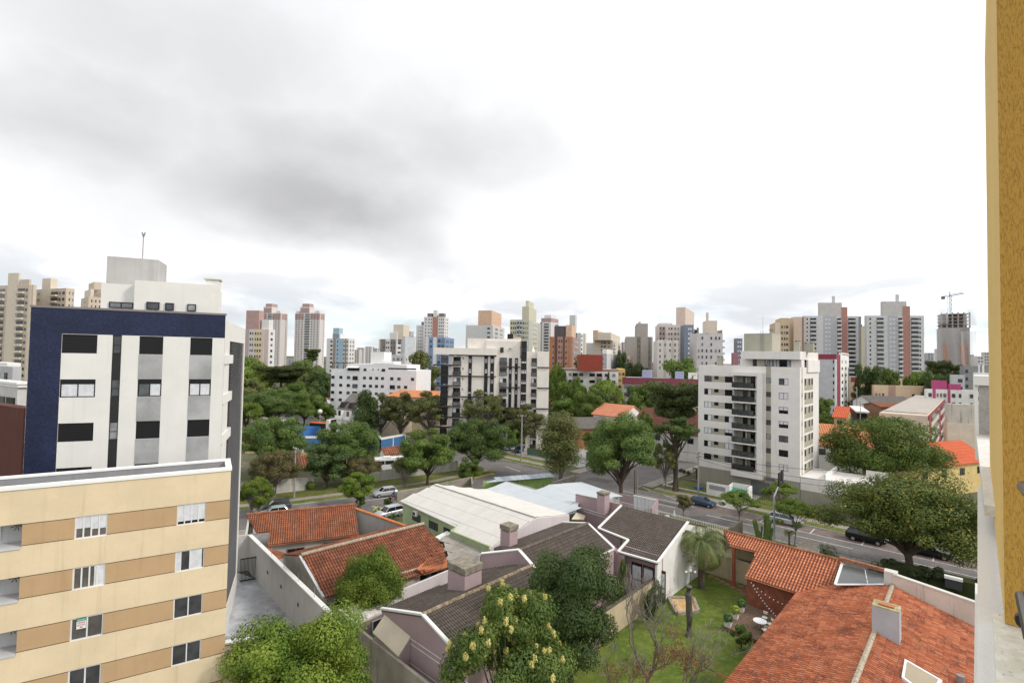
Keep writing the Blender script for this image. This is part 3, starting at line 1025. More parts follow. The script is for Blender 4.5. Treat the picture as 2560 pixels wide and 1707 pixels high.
struct('ground', sheet(MB(), [(-3500, -200), (3500, -200), (3500, 4500), (-3500, 4500)], 0), GROUND)
NK, FK = 73.6, 83.6
m = MB()
sheet(m, ab_poly([(-70, NK), (-70, FK), (600, FK), (600, NK)]), .012)
struct('road', m, ASPH, 'main street asphalt running past the white apartment block')
LEFT_FAR = [(-30, 101), (10, 87), (34.7, 78.9), (48.8, 75.0), (59.8, 72.9), (73.6, 73)]
LEFT_NEAR = [(73.6, 62), (59.8, 63.4), (48.8, 65.4), (34.7, 69.2), (10, 77), (-30, 91)]
m = MB()
sheet(m, ab_poly([(a, b) for b, a in LEFT_FAR]+[(71, NK+1), (60.6, FK-1), (60.6, 94), (60.6, 420), (47, 420), (47, FK-1), (60, NK+1)]+[(a, b) for b, a in LEFT_NEAR]), .008)
struct('side_street', m, ASPH, 'side street asphalt crossing the main street')
m = MB()
sheet(m, ab_poly([(-60, FK-3.2), (-60, FK-.25), (36, FK-.25), (36, FK-3.2)]), .018)
struct('parking_lane', m, ASPHR, 'reddish parking lane along the far kerb')
# painted lines
m = MB()
def dash(a0, a1, b, w=.14, z=.024): sheet(m, ab_poly([(a0, b-w/2), (a0, b+w/2), (a1, b+w/2), (a1, b-w/2)]), z)
dash(-50, 26, FK-3.2)
dash(34, 48, FK-3.0)
for a in (-12, 0, 12, 24, 36): dash(a, a+7, NK+4.3, .16)
dash(-60, 30, NK+.7, .12)
for a in (-2.3, 4.2, 11.4, 17.4, 24): sheet(m, ab_poly([(a-.07, FK-3.2), (a-.07, FK-.4), (a+.07, FK-.4), (a+.07, FK-3.2)]), .028)
for p0, p1 in (((1264, 1166), (1302, 1179)), ((1476, 1170), (1502, 1181)), ((909, 1252), (978, 1243)), ((1606, 1218), (1690, 1248))):
    a, b = P(*p0), P(*p1); d = (b-a).normalized(); e = V((-d.y, d.x, 0))*.09
    sheet(m, [a-e, b-e, b+e, a+e], .032)
for i in range(6):
    a = -15.5-i*.0; b0 = NK+.9+i*1.25
    sheet(m, ab_poly([(a-2.6, b0), (a-2.6, b0+.5), (a, b0+.5), (a, b0)]), .030)
mpch = MB()
for (u, v, lx, ly) in ((1400, 1185, 9, 2.2), (1500, 1200, 5, 3), (1680, 1262, 7, 1.6), (1830, 1300, 4, 2.4), (1330, 1168, 6, 1.4), (820, 1268, 6, 1.5)):
    p_ = P(u, v); a_, b__ = toAB(p_)
    sheet(mpch, ab_poly([(a_-lx/2, b__-ly/2), (a_+lx/2, b__-ly/2+.2), (a_+lx/2-.3, b__+ly/2), (a_-lx/2, b__+ly/2)]), .0155)
struct('asphalt_patch', mpch, two_tone('patched_asphalt', (.105, .098, .094), (.13, .122, .117), .5, (.15, .135, .125), 3), 'darker repaired patches in the asphalt')
struct('road_marking', m, LINE, 'white painted lines on the asphalt')
# kerbs, verges, footpaths
mk, mg, mp, my = MB(), MB(), MB(), MB()
def strip(mb, a0, a1, b0, b1, z0, z1): mb.prism(ab_poly([(a0, b0), (a1, b0), (a1, b1), (a0, b1)]), z0, z1)
for a0, a1 in ((-70, 44), (66, 420)):
    strip(mk, a0, a1, FK, FK+.18, 0, .13); strip(mg, a0, a1, FK+.18, FK+2.2, 0, .12)
    strip(mp, a0, a1, FK+2.2, FK+3.9, 0, .115); strip(mg, a0, a1, FK+3.9, FK+6.4, 0, .12)
for a0, a1 in ((-70, 56), (78, 420)):
    strip(mk, a0, a1, NK-.18, NK, 0, .13); strip(mg, a0, a1, NK-1.3, NK-.18, 0, .12)
    strip(mp, a0, a1, NK-3.1, NK-1.3, 0, .115)
def follow(mb, line, o0, o1, z0, z1, sgn):
    for i in range(len(line)-1):
        (b0, a0), (b1, a1) = line[i], line[i+1]
        mb.prism(ab_poly([(a0+sgn*o0, b0), (a1+sgn*o0, b1), (a1+sgn*o1, b1), (a0+sgn*o1, b0)]), z0, z1)
follow(mk, LEFT_FAR[:-1], 0, .18, 0, .13, 1); follow(mg, LEFT_FAR, .18, 2.2, 0, .12, 1)
follow(mp, LEFT_FAR, 2.2, 3.8, 0, .115, 1); follow(mg, LEFT_FAR, 3.8, 9.4, 0, .12, 1)
follow(mk, LEFT_NEAR, 0, .18, 0, .13, -1); follow(mp, LEFT_NEAR, .18, 2.4, 0, .115, -1)
strip(my, 72.5, 73, 66, 72.6, 0, .15)
for b0, b1 in ((FK+6.4, 96),): strip(mg, 20, 43, b0, b1, 0, .11)
strip(mk, 46.6, 46.8, FK+1, 200, 0, .13); strip(mk, 60.8, 61, FK+2, 200, 0, .13)
strip(mp, 61, 63.2, FK+2, 190, 0, .11); strip(mp, 44.6, 46.6, FK+3, 190, 0, .11)
struct('kerb', mk, CONC, 'concrete kerbs along both streets')
struct('grass_verge', mg, VERGE, 'grass verges beside the pavements')
struct('footpath', mp, PAVE, 'paved footpaths along both streets')
struct('yellow_kerb', my, LINEY, 'yellow painted kerb at the street corner')
# driveways across the far verge
m = MB()
for a0, a1 in ((28.2, 32.2), (5.5, 11.0), (-32, -27)):
    strip(m, a0, a1, FK+.05, FK+12 if a0 > 20 else FK+6.6, 0, .135)
struct('driveway', m, YARD, 'paved driveways crossing the far verge')
m = MB(); sheet(m, ab_poly([(64, FK+7), (110, FK+7), (110, FK+30), (64, FK+30)]), .02)
struct('corner_yard', m, YARD, 'paved yard behind the street corner')

# ------------------------------------------------------------------ cream apartment building, nearest on the left
CREAM = M('cream_render', (.68, .555, .375), streak=.22, var=.06, fine=.04, dirt=(.28, .22, .14))
TAN = M('tan_render', (.47, .315, .175), streak=.22, var=.06, fine=.04, dirt=(.22, .14, .08))
CREAM_G = M('joint_brown', (.10, .075, .05))  # dark brown of the joint lines along the bands
GREYIN = M('parapet_grey', (.27, .27, .28), streak=.2)
Cc = AT(578, 1168, 31.0); zc = Cc.z
d_c = V((.8517, .524, 0))
Fc = Face(V((Cc.x, Cc.y, 0))-d_c*15, (Cc.x, Cc.y))
cream = thing('apartment_building', 'cream apartment building with tan window bands and a white roof coping, at the bottom left', 'building', Fc.at(15, 0))
tA0, tA1 = Fc.pix(443, 1270)[0], Fc.pix(515, 1270)[0]
tB0, tB1 = Fc.pix(186, 1330)[0], Fc.pix(268, 1330)[0]
tR0, tR1 = Fc.pix(0, 1360)[0]-2.0, Fc.pix(54, 1350)[0]
zb1 = Fc.pix(573, 1249)[1]; zb0 = Fc.pix(573, 1293.8)[1]
FH = 2.72
bands = [(zb0-k*FH, zb1-k*FH) for k in range(5)]
wins = []
for k in range(5):
    za, zb = bands[k]
    wins += [(tA0, tA1, za-.07, zb+.04), (tB0, tB1, za-.07, zb+.04)]
recs = [(tR0, tR1, a-.12, b+.03, 1.2) for a, b in bands]
wb, tbs = MB(), [MB() for _ in range(4*len(bands))]
seg_ = lambda t: 0 if t < tR0 else 1 if t < tB0 else 2 if t < tA0 else 3
wall_grid(Fc, 0, 15, 0, zc-.18, wins+recs, .14, lambda t, z: next((1+4*i+seg_(t) for i, (a, b) in enumerate(bands) if a < z < b), 0), [wb]+tbs, [z for b in bands for z in b])
tbo = [m_.build('tan_band', TAN, cream) if m_.f else None for m_ in tbs]
for r in recs: wb.add([Fc.at(r[0], r[2], -1.2), Fc.at(r[1], r[2], -1.2), Fc.at(r[1], r[3], -1.2), Fc.at(r[0], r[3], -1.2)], [(0, 1, 2, 3)])
DP = 2.5
wb.box(Fc.at(0, 0, -DP), Fc.d*.02, Fc.n*(DP-.02), V((0, 0, zc-.2)))
wb.box(Fc.at(14.75, 0, -DP), Fc.d*.249, Fc.n*(DP-.25), V((0, 0, zc-.18)))
wb.build('wall', CREAM, cream)
rb = MB().box(Fc.at(0, zc-1.6, -DP+.2), Fc.d*14.7, Fc.n*(DP-.24), V((0, 0, .2)))
rb.build('roof', GREYIN, cream)
pb = MB()
pb.box(Fc.at(0, 0, -DP-.25), Fc.d*15, Fc.n*.25, V((0, 0, zc-.06)))
pb.box(Fc.at(0, zc-1.35, -.3), Fc.d*14.7, Fc.n*.25, V((0, 0, 1.15)))
pb.build('parapet', GREYIN, cream)
cp = MB()
cp.box(Fc.at(-.05, zc-.18, -.30), Fc.d*15.1, Fc.n*.36, V((0, 0, .18)))
cp.box(Fc.at(-.05, zc-.06, -DP-.30), Fc.d*15.1, Fc.n*.34, V((0, 0, .12)))
cp.box(Fc.at(14.72, zc-.17, -DP+.04), Fc.d*.33, Fc.n*(DP-.34), V((0, 0, .16)))
cp.build('coping', M('white_coping', (.80, .80, .79), var=.04), cream)
for k, (a, b) in enumerate(bands):
    for z in (a, b):
        for j, (s0, s1) in enumerate(((tR1, tB0), (tB1, tA0), (tA1, 15))):
            Fc.rect(jb := MB(), s0, s1, z-.018, z+.018, -.02, .006)
            jb.build('joint', CREAM_G, tbo[4*k+1+j])
G_BLIND = glass_mat('blind_glass', (.125, .112, .098), (.055, .055, .06), .5, .12)
cur = [[(0, .5, .45, 1), (.5, 1, .35, 1)], [(.66, 1, 0, 1)], [], [], []]
curA = [[(0, 1, .14, 1)], [(0, .18, 0, 1), (.5, .95, 0, 1)], [], [], []]
for k in range(5):
    za, zb = bands[k]
    window(cream, Fc, tB0, tB1, za-.07, zb+.04, .10, 2 if k > 1 else 4, .07, ALU, G_BLIND, cur[k])
    window(cream, Fc, tA0, tA1, za-.07, zb+.04, .10, 4 if k == 0 else 2, .06, ALU, G_BLIND if k else G_DARK, curA[k])
GREYP = M('balcony_paint', (.50, .51, .53), streak=.15)
for k, (a, b) in enumerate(bands):
    r0 = tR1-1.5
    bm = MB().box(Fc.at(tR0+.03, a-.12, -1.17), Fc.d*(tR1-tR0-.06), Fc.n*.05, V((0, 0, b-a+.12)))
    bm.box(Fc.at(tR0+.02, a-.16, -1.15), Fc.d*(tR1-tR0-.04), Fc.n*1.20, V((0, 0, .10)))
    bl = bm.build('balcony', GREYP, cream)
    window(cream, Fc, r0-.35, r0+.45, a+.10, b-.12, 1.10, 2, .05, ALU, G_DARK)
    # wrought-iron wall ornament beside the balcony window
    om = MB(); rg = random.Random(k)
    c0 = Fc.at(tR1-.42, (a+b)/2+.18, -1.08)
    for j in range(7):
        an = j*.9+rg.random()
        om.tube([c0+Fc.d*.26*math.cos(an)*q+V((0, 0, .20*math.sin(an)*q+.05*math.sin(q*6))) for q in (.15, .5, .8, 1)], .012, 4)
    om.build('wall_ornament', DARK, cream)
# for-sale board in the third window
t0 = Fc.pix(190.5, 1567)[0]; t1 = Fc.pix(214.5, 1561)[0]
zt_, zb_ = Fc.pix(202, 1544)[1], Fc.pix(202, 1571)[1]
sale = thing('sale_sign', 'white and teal for-sale board with red lettering in the third window of the cream building', 'sign', Fc.at(t0, zb_))
Fc.rect(s1 := MB(), t0, t1, zb_, zb_+(zt_-zb_)*.70, -.045, -.025); s1.build('board', M('sign_white', (.75, .75, .73)), sale)
Fc.rect(s2 := MB(), t0, t1, zb_+(zt_-zb_)*.70, zt_, -.045, -.024); s2.build('header', M('sign_teal', (.03, .22, .18)), sale)
def text(body, parent, world, rz, size, mat, name='lettering', ext=.004, sx=1.0):
    c = bpy.data.curves.new('lettering', 'FONT'); c.body = body; c.size = size; c.extrude = ext; c.align_x = 'CENTER'
    c.materials.append(mat)
    tmp = bpy.data.objects.new('lettering', c); COL.objects.link(tmp)
    bpy.context.view_layer.update()
    me = bpy.data.meshes.new_from_object(tmp.evaluated_get(bpy.context.evaluated_depsgraph_get()))
    bpy.data.objects.remove(tmp)
    o = bpy.data.objects.new(name, me); COL.objects.link(o); o.parent = parent
    o.location = V(world)-ORG.get(parent.name, V((0, 0, 0))); o.rotation_euler = (math.pi/2, 0, rz); o.scale = (sx, 1, 1)
    return o
RED = M('sign_red', (.55, .02, .04))
w = t1-t0; hh = zt_-zb_
text('GALVAO', sale, Fc.at((t0+t1)/2, zb_+hh*.77, -.020), Fc.rz, hh*.19, M('sign_mint', (.55, .72, .66)), sx=w/(hh*.19*4.4))
text('VENDE', sale, Fc.at((t0+t1)/2, zb_+hh*.50, -.020), Fc.rz, hh*.22, RED, sx=w/(hh*.22*3.7))
text('3014 7101', sale, Fc.at((t0+t1)/2, zb_+hh*.28, -.020), Fc.rz, hh*.22, RED, sx=w/(hh*.22*5.0))
Fc.rect(s3 := MB(), t0+w*.36, t0+w*.66, zb_+hh*.10, zb_+hh*.2, -.030, -.021); s3.build('emblem', M('sign_ochre', (.35, .15, .05)), sale)

# ------------------------------------------------------------------ blue-tiled building behind it
def mosaic(name, c1, c2, size):
    m, t, b = newmat(name)
    geo = t.nodes.new('ShaderNodeNewGeometry')
    vm = nnode(t, 'ShaderNodeVectorMath', operation='SCALE'); vm.inputs[3].default_value = 1/size
    t.links.new(geo.outputs['Position'], vm.inputs[0])
    fl = nnode(t, 'ShaderNodeVectorMath', operation='FLOOR'); t.links.new(vm.outputs[0], fl.inputs[0])
    wn = nnode(t, 'ShaderNodeTexWhiteNoise', noise_dimensions='3D'); t.links.new(fl.outputs[0], wn.inputs['Vector'])
    n = nnode(t, 'ShaderNodeTexNoise', inp={'Scale': .5, 'Detail': 5}); t.links.new(geo.outputs['Position'], n.inputs['Vector'])
    c = nmix(t, wn.outputs[0], c1, c2)
    c = nmix(t, 1.0, c, nsmooth(t, n.outputs[0], .3, .7, .8, 1.2), 'MULTIPLY')
    t.links.new(c, b.inputs['Base Color']); b.inputs['Roughness'].default_value = .45; b.inputs['Specular IOR Level'].default_value = .3
    MATS[name] = m
    return m
BLUE = mosaic('blue_mosaic', (.010, .014, .040), (.018, .025, .068), .10)
GTILE = mosaic('grey_mosaic', (.335, .335, .335), (.36, .36, .36), .09)
OFFW = M('ivory_render', (.70, .685, .65), streak=.06, var=.04)
Yb = 37.0
Cb = AT(564.5, 784.5, Yb); zbt = Cb.z
d_b = V((.921, .391, 0)); s_b = V((-.391, .921, 0))
_q = ray(77, 770); kq = _q.x/_q.y
tl = (kq*Cb.y-Cb.x)/(-d_b.x+kq*d_b.y)
Cb0 = V((Cb.x, Cb.y, 0))
Fb = Face(Cb0-d_b*tl, Cb0)
SB = 14.2
blue = thing('apartment_building', 'white apartment building framed in dark blue mosaic with black shutters', 'building', Cb0)
def bx(u, v): return Fb.pix(u, v)
L1 = bx(153, 880)[0]
zblue = bx(300, 838)[1]
cols = {1: (bx(154, 860)[0], bx(243, 860)[0]), 2: (bx(281, 860)[0], bx(304, 860)[0]), 3: (bx(348, 860)[0], bx(408, 860)[0]), 4: (bx(475.5, 860)[0], bx(531, 860)[0])}
zr = [(bx(200, 883)[1], bx(200, 836)[1]), (bx(200, 993)[1], bx(200, 948)[1]), (bx(200, 1103)[1], bx(200, 1057)[1])]
pit = zr[0][0]-zr[1][0]
while zr[-1][0]-pit > 1.5: zr.append((zr[-1][0]-pit, zr[-1][1]-pit))
holes = [(*cols[c], a, b) for a, b in zr for c in (1, 3, 4)]
hs = (*cols[2], 2.0, zblue)
bw, bbl = MB(), MB()
wall_grid(Fb, 0, tl, 0, zbt-.12, holes+[hs], .16, lambda t, z: 1 if (t < L1 or z > zblue) else 0, [bw, bbl], [zblue])
# split the blue edge exactly: the two cells columns carry their own material
bbl.build('blue_cladding', BLUE, blue)
Fs = Face(Cb0, Cb0+s_b*SB)
u0 = Fs.pix(569.6, 1000)[0]; u1 = Fs.pix(607, 1000)[0]
zl1 = Fs.pix(576, 853)[1]
sideh = (max(.25, u0), min(SB-.6, u1), 2.2, zl1)
wall_grid(Fs, 0, SB, 0, zbt-.5, [sideh], .5, None, [bw])
bw.box(Cb0-d_b*tl+V((0, 0, 0)), d_b*.02, s_b*SB, V((0, 0, zbt-.1)))
bw.box(Cb0-d_b*tl+s_b*SB, d_b*tl, s_b*.2, V((0, 0, zbt-.5)))
bw.build('wall', OFFW, blue)
MB().box(Cb0-d_b*(tl-.05)+s_b*.1+V((0, 0, zbt-.9)), d_b*(tl-.1), s_b*(SB-.2), V((0, 0, .2))).build('roof', CONC, blue)
MB().box(Cb0-d_b*(tl+.03)-s_b*.05+V((0, 0, zbt-.12)), d_b*(tl+.06), s_b*.35, V((0, 0, .14))).build('coping', M('coping_grey', (.22, .20, .20)), blue)
lv = MB()
zz = sideh[2]+.06
while zz < sideh[3]-.05:
    Fs.rect(lv, sideh[0]+1.7, sideh[1]-.02, zz, zz+.06, -.22, -.04); zz += .19
lv.build('louvre_panel', M('louvre_grey', (.13, .13, .135), rough=.5), blue)
Fs.rect(lb := MB(), sideh[0]+.02, sideh[1]-.02, sideh[2]+.02, sideh[3]-.02, -.49, -.40); lb.build('service_recess', BLACK, blue)
zz = zr[0][0]-.3
for k in range(7):
    if zz < 4: break
    Fs.rect(q := MB(), .02, sideh[0]+1.6, zz-.35, zz+.35, -.25, .10); q.build('balcony', OFFW, blue); zz -= pit
for k, (a, b) in enumerate(zr):
    for c in (1, 3, 4):
        if k in (0, 2, 4):
            Fb.rect(q := MB(), cols[c][0]+.01, cols[c][1]-.01, a+.01, b-.01, -.15, -.08)
            for j in range(10): Fb.rect(q, cols[c][0]+.01, cols[c][1]-.01, a+(b-a)*(j+.1)/10, a+(b-a)*(j+.8)/10, -.08, -.06)
            q.build('shutter', SHUT, blue)
        else:
            Fb.rect(q := MB(), cols[c][0]+.01, cols[c][1]-.01, b-.26, b-.01, -.15, -.05); q.build('shutter_box', SHUT, blue)
            window(blue, Fb, cols[c][0]+.02, cols[c][1]-.02, a+.01, b-.27, .10, 2, .06, BLACK, G_DARK, [(0.0, 1, 0, 1)] if c != 3 else [(.5, 1, 0, 1)])
        if c in (3, 4) and k < len(zr)-1:
            Fb.rect(q := MB(), cols[c][0], cols[c][1], zr[k+1][1]+.01, a-.01, -.02, .02); q.build('grey_panel', GTILE, blue)
    Fb.rect(q := MB(), cols[2][0]+.01, cols[2][1]-.01, (zr[k+1][1] if k < len(zr)-1 else 2.0), a+.02, -.15, -.03)
    q.build('dark_panel', M('charcoal_tile', (.022, .022, .022), rough=.6), blue)
    window(blue, Fb, cols[2][0]+.01, cols[2][1]-.01, a+.03, b, .10, 1, .04, BLACK, G_FAR, bars=(.45,))
# penthouse, tank room, chimney, antenna
def frontbox(u0, u1, vt, setback, depth, z0, vt_at=None):
    base = Face(Cb0-d_b*tl+s_b*setback, Cb0+s_b*setback)
    a, z = base.pix(u0, vt); b, _ = base.pix(u1, vt)
    return base, a, b, z
F1, a1, b1, z1 = frontbox(337, 530, 700, 1.2, 4, zbt)
F2, a2, b2, z2 = frontbox(254, 337, 702, 1.9, 4, zbt)
pm = MB()
pm.box(F1.at(a1, zbt-.7, -5.2), F1.d*(b1-a1), F1.n*5.2, V((0, 0, z1-zbt+.7)))
pm.box(F2.at(a2, zbt-.7, -4.5), F2.d*(b2-a2+.4), F2.n*4.5, V((0, 0, z2-zbt+.55)))
pm.build('penthouse', OFFW, blue)
F3, a3, b3, z3 = frontbox(268, 397, 640, 4.2, 3, zbt)
MB().box(F3.at(a3, zbt-.6, -2.6), F3.d*(b3-a3), F3.n*2.6, V((0, 0, z3-zbt+.6))).build('tank_room', GREYWALL, blue)
F4, a4, b4, z4 = frontbox(514, 548, 697, 1.5, 1.2, zbt)
MB().box(F4.at(a4, zbt-.6, -1.0), F4.d*(b4-a4), F4.n*1.0, V((0, 0, z4-zbt+.6))).box(F4.at(a4-.12, z4-.02, -1.12), F4.d*(b4-a4+.24), F4.n*1.24, V((0, 0, .12))).build('chimney', OFFW, blue)
Fb_ = F1
for (ua, ub, va, vb, FF) in ((274, 334, 754, 772, F2), (367, 399, 754.5, 775, F1), (414, 435, 757, 777, F1), (469, 490, 760, 779, F1)):
    p0, p1 = FF.pix(ua, va), FF.pix(ub, vb)
    window(blue, FF, p0[0], p1[0], max(p1[1], zbt-.5), p0[1], -.06, 2 if ub-ua > 40 else 1, .06, BLACK, G_FAR)
ap = F3.at(F3.pix(347, 640)[0], z3-.1, -1)
am = MB().tube([ap, ap+V((0, 0, 2.2))], .03, 5).tube([ap+V((0, 0, 2.0)), ap+V((.12, 0, 2.35))], .05, 5).tube([ap+V((0, 0, 2.0)), ap+V((-.12, 0, 2.35))], .05, 5)
am.build('antenna', M('mast_red', (.30, .22, .20)), blue)

# ------------------------------------------------------------------ low buildings at the far left
block('apartment_building', 'grey low block with two small windows left of the blue building', 'building', -60, 32, 50, 917, 75, M('block_grey', (.40, .40, .41)), L=((.82, .88, 'w'), (.62, .68, 'w')), ang=60, depth=8, fh=3, top=.6)
block('office_building', 'white low block with dark windows peeping over a grey one at the far left', 'building', -40, 18, 52, 907, 90, WHITE, Rr=((.1, .3, 'w', G_DARK), (.6, .8, 'w', G_DARK)), L=((.6, .7, 'w', G_DARK),), ang=60, depth=8)
block('house', 'pavilion with white flat roof and grey windows at the left edge', 'house', -90, 44, 70, 968, 58, M('pav', (.52, .50, .49)), L=((.50, .62, 'w', G_DARK), (.66, .8, 'w', G_DARK), (.84, .97, 'w', G_DARK)), ang=62, top=.9, depth=6, boxes=((-.1, 1.1, -.02, 1.02, .35, WHITE, 1, 'roof_slab'),))
block('apartment_building', 'dark maroon wall of a building left of the blue mosaic', 'building', -120, 60, 66, 1021, 44, M('maroon', (.095, .030, .022), streak=.2), ang=63, depth=5, boxes=((0, 1, .0, .03, .12, M('maroon_edge', (.22, .09, .05)), ),))

# ------------------------------------------------------------------ courtyard with its walls and gate
m = MB()
cw_far, cw_near = P(642, 1448), None
q = ray(832, 1539); k = (3.8-H)/q.z; cw_near = EYE+q*k; cw_near.z = 0
fw_l = V(P(564, 1600, 3.0)); fw_l.z = 0
fwd = V((.92, .40, 0))
fw_far_l = fw_l-fwd*6
inter = cw_near
court = [P(590, 1430), cw_far, cw_near, fw_l, fw_far_l, Cb0-d_b*5+V((0, 0, 0)), Cb0-d_b*4+s_b*8]
sheet(m, [(p.x, p.y) for p in court], .03)
struct('courtyard', m, mosaic('courtyard_tile', (.36, .37, .39), (.46, .47, .49), .45), 'grey tiled courtyard beside the blue building')
CW = M('courtyard_wall_render', (.58, .565, .54), streak=.22, var=.06)
far_end = cw_far+(cw_far-cw_near).normalized()*3.0
wl = thing('boundary_wall', 'long grey courtyard wall with a white sloping coping and small black vents', 'wall', cw_near)
gable_wall(w1 := MB(), [cw_near, far_end], [3.8, 3.8], .22); w1.build('wall', CW, wl)
line_box(w2 := MB(), V((*cw_near.xy, 3.8)), V((*far_end.xy, 3.8)), .42, .10); w2.build('coping', WHITE, wl)
Fw = Face(far_end, cw_near)
off = Fw.n*.11
for t in (.30, .48, .68): MB().box(Fw.at(Fw.len*t, 1.9, .11), Fw.d*.28, Fw.n*.03, V((0, 0, .3))).build('vent', BLACK, wl)
fr = thing('boundary_wall', 'beige yard wall with white coping behind the leafy tree at the bottom', 'wall', fw_l)
e_l, e_r = fw_l-fwd*6, cw_near+fwd*.2
gable_wall(w3 := MB(), [e_l, e_r], [3.0, 3.0], .25); w3.build('wall', M('beige_wall', (.60, .50, .36), streak=.2), fr)
line_box(w4 := MB(), V((*e_l.xy, 3.0)), V((*e_r.xy, 3.0)), .45, .12); w4.build('coping', WHITE, fr)
ga, gb = P(599.5, 1456), P(640, 1448.5)
gt = thing('gate', 'black steel bar gate closing the grey courtyard', 'gate', ga)
gm = MB(); gd = (gb-ga)
for z in (.1, 2.35): line_box(gm, ga+V((0, 0, z)), gb+V((0, 0, z)), .08, .10)
for i in range(13): gm.tube([ga+gd*i/12+V((0, 0, .1)), ga+gd*i/12+V((0, 0, 2.4))], .03, 4)
gm.build('bar_panel', BLACK, gt)
line_box(gp := MB(), gb+gd*.02, gb+gd*.06, .3, 2.6); gp.build('post', M('gate_post', (.10, .07, .065)), gt)
gl2 = ga-gd*.9
gw = thing('boundary_wall', 'grey wall with a fence on top beyond the black gate', 'wall', far_end)
gable_wall(w5 := MB(), [far_end, far_end-d_b*6.5], [3.9, 3.9], .2); w5.build('wall', CW, gw)

# ------------------------------------------------------------------ terracotta house behind the courtyard
TERRA = tile_mat('terracotta_old', (.33, .100, .046), (.47, .175, .082), (.100, .050, .034), .70, chan=.75)
TERRA2 = tile_mat('terracotta_dark', (.27, .078, .042), (.43, .165, .085), (.080, .044, .032), .65, chan=.8)
MORTAR = M('ridge_mortar', (.38, .32, .24), var=.3, scale=4)
RIDGE = M('ridge_tile', (.30, .13, .075), var=.35, scale=3)
rL, rR = P(617, 1287.8, 5.0), P(886, 1262, 5.0)
eR = P(897, 1336, 3.2)
pf = plane_of(rL, rR, eR)
h1 = thing('house', 'house with a weathered terracotta roof next to the blue building', 'house', (rL.x, rL.y, 0))
roof = [rL, rR, eR, pf(670, 1363), pf(672.7, 1327.7), pf(641, 1330)]
tile_roof(roof, .24, .40, .05, .035).build('roof', TERRA, h1)
nn = (rR-rL).cross(V((0, 0, 1))).normalized(); 
if nn.y < 0: nn = -nn
bk = [rL, rR, rR+nn*5.5-V((0, 0, 1.8)), rL+nn*5.5-V((0, 0, 1.8))]
tile_roof(bk, .24, .40, .05, .035).build('rear_roof', TERRA, h1)
rc = MB(); ridge_caps(rc, rL+V((0, 0, .12)), rR+V((0, 0, .12)), .14); rc.build('ridge_tiles', RIDGE, h1)
wm = MB()
xl, xr = pf(655, 1330), eR
frontL, frontR = pf(670, 1363), eR
dd = (rR-rL).normalized()
fn = -nn
pA = V((rL.x, rL.y, 0))+nn*5.2; pB = V((rR.x, rR.y, 0))+nn*5.2
q0 = V((frontL.x, frontL.y, 0))+nn*.6+dd*.3; q1 = V((frontR.x, frontR.y, 0))+nn*.6-dd*.3
gable_wall(wm, [(rL+dd*.25).xy+fn.xy*3.2, (rL+dd*.25).xy, (rL+dd*.25).xy+nn.xy*5.0], [3.8, 4.9, 3.2], .2)
gable_wall(wm, [(rR-dd*.25).xy+fn.xy*5.2, (rR-dd*.25).xy, (rR-dd*.25).xy+nn.xy*5.0], [3.1, 4.9, 3.2], .2)
gable_wall(wm, [q0.xy, q1.xy], [3.2, 3.2], .2)
wm.build('wall', M('house_render', (.50, .485, .45), streak=.3), h1)
FH1 = Face(q0, q1)
a = FH1.pix(720, 1375)
window(h1, FH1, FH1.len*.18, FH1.len*.18+1.8, 1.2, 2.4, -.12, 2, .08, WOOD, G_DARK)
window(h1, FH1, FH1.len*.60, FH1.len*.60+2.0, 1.4, 2.6, -.12, 2, .08, WOOD, G_DARK)
# yard wall with orange coping, yard floor
yw = thing('boundary_wall', 'tall grey yard wall with an orange tile coping beside the terracotta roof', 'wall', (rR.x, rR.y, 0))
ye = P(1013, 1314, 4.5)
gable_wall(y1 := MB(), [rR.xy, ye.xy], [4.55, 4.45], .22); y1.build('wall', M('yard_render', (.42, .41, .40), streak=.35), yw)
line_box(y2 := MB(), V((rR.x, rR.y, 4.57)), V((ye.x, ye.y, 4.47)), .42, .12); y2.build('coping', M('orange_tile', (.50, .17, .06), var=.3, scale=3), yw)
m = MB(); sheet(m, [P(640, 1420).xy, P(900, 1380).xy, P(1040, 1360).xy, P(900, 1310).xy, P(600, 1330).xy], .025); struct('back_yard', m, YARD, 'concrete back yard between the terracotta houses')

# second terracotta house, with a long ridge
r2L, r2R = P(752.6, 1389.5, 5.2), P(1059, 1311, 5.2)
e2L = P(811.5, 1492.4, 3.0)
pf2 = plane_of(r2L, r2R, e2L)
h2 = thing('house', 'house with a long dark red tile roof and a pale mortar ridge', 'house', (r2L.x, r2L.y, 0))
tile_roof([r2L, r2R, pf2(1106, 1366), pf2(1058, 1434), e2L], .26, .42, .05, .04).build('roof', TERRA2, h2)
lp = [P(1042, 1420, 3.3), P(1106, 1364, 3.6), P(1121, 1416, 2.9), P(1060, 1434, 2.7)]
tile_roof(lp, .26, .42, .05, .04).build('porch_roof', TERRA, h2)
n2 = (r2R-r2L).cross(V((0, 0, 1))).normalized()
if n2.x > 0: n2 = -n2
fL, fR = r2L+n2*4.6-V((0, 0, 1.3)), r2R+n2*4.6-V((0, 0, 1.3))
tile_roof([r2L, r2R, fR, fL], .26, .42, .05, .04).build('rear_roof', TERRA2, h2)
rc = MB(); ridge_caps(rc, r2L+V((0, 0, .13)), r2R+V((0, 0, .13)), .17); rc.build('ridge_tiles', MORTAR, h2)
d2 = (r2R-r2L).normalized()
wm = MB()
gable_wall(wm, [(fL+d2*.1).xy, (r2L+d2*.1).xy, (e2L+d2*.1).xy], [3.9, 5.15, 3.0], .2)
gable_wall(wm, [(fR-d2*.2).xy, (r2R-d2*.2).xy, (r2R-d2*.2-n2*4.4).xy], [3.8, 5.1, 3.0], .2)
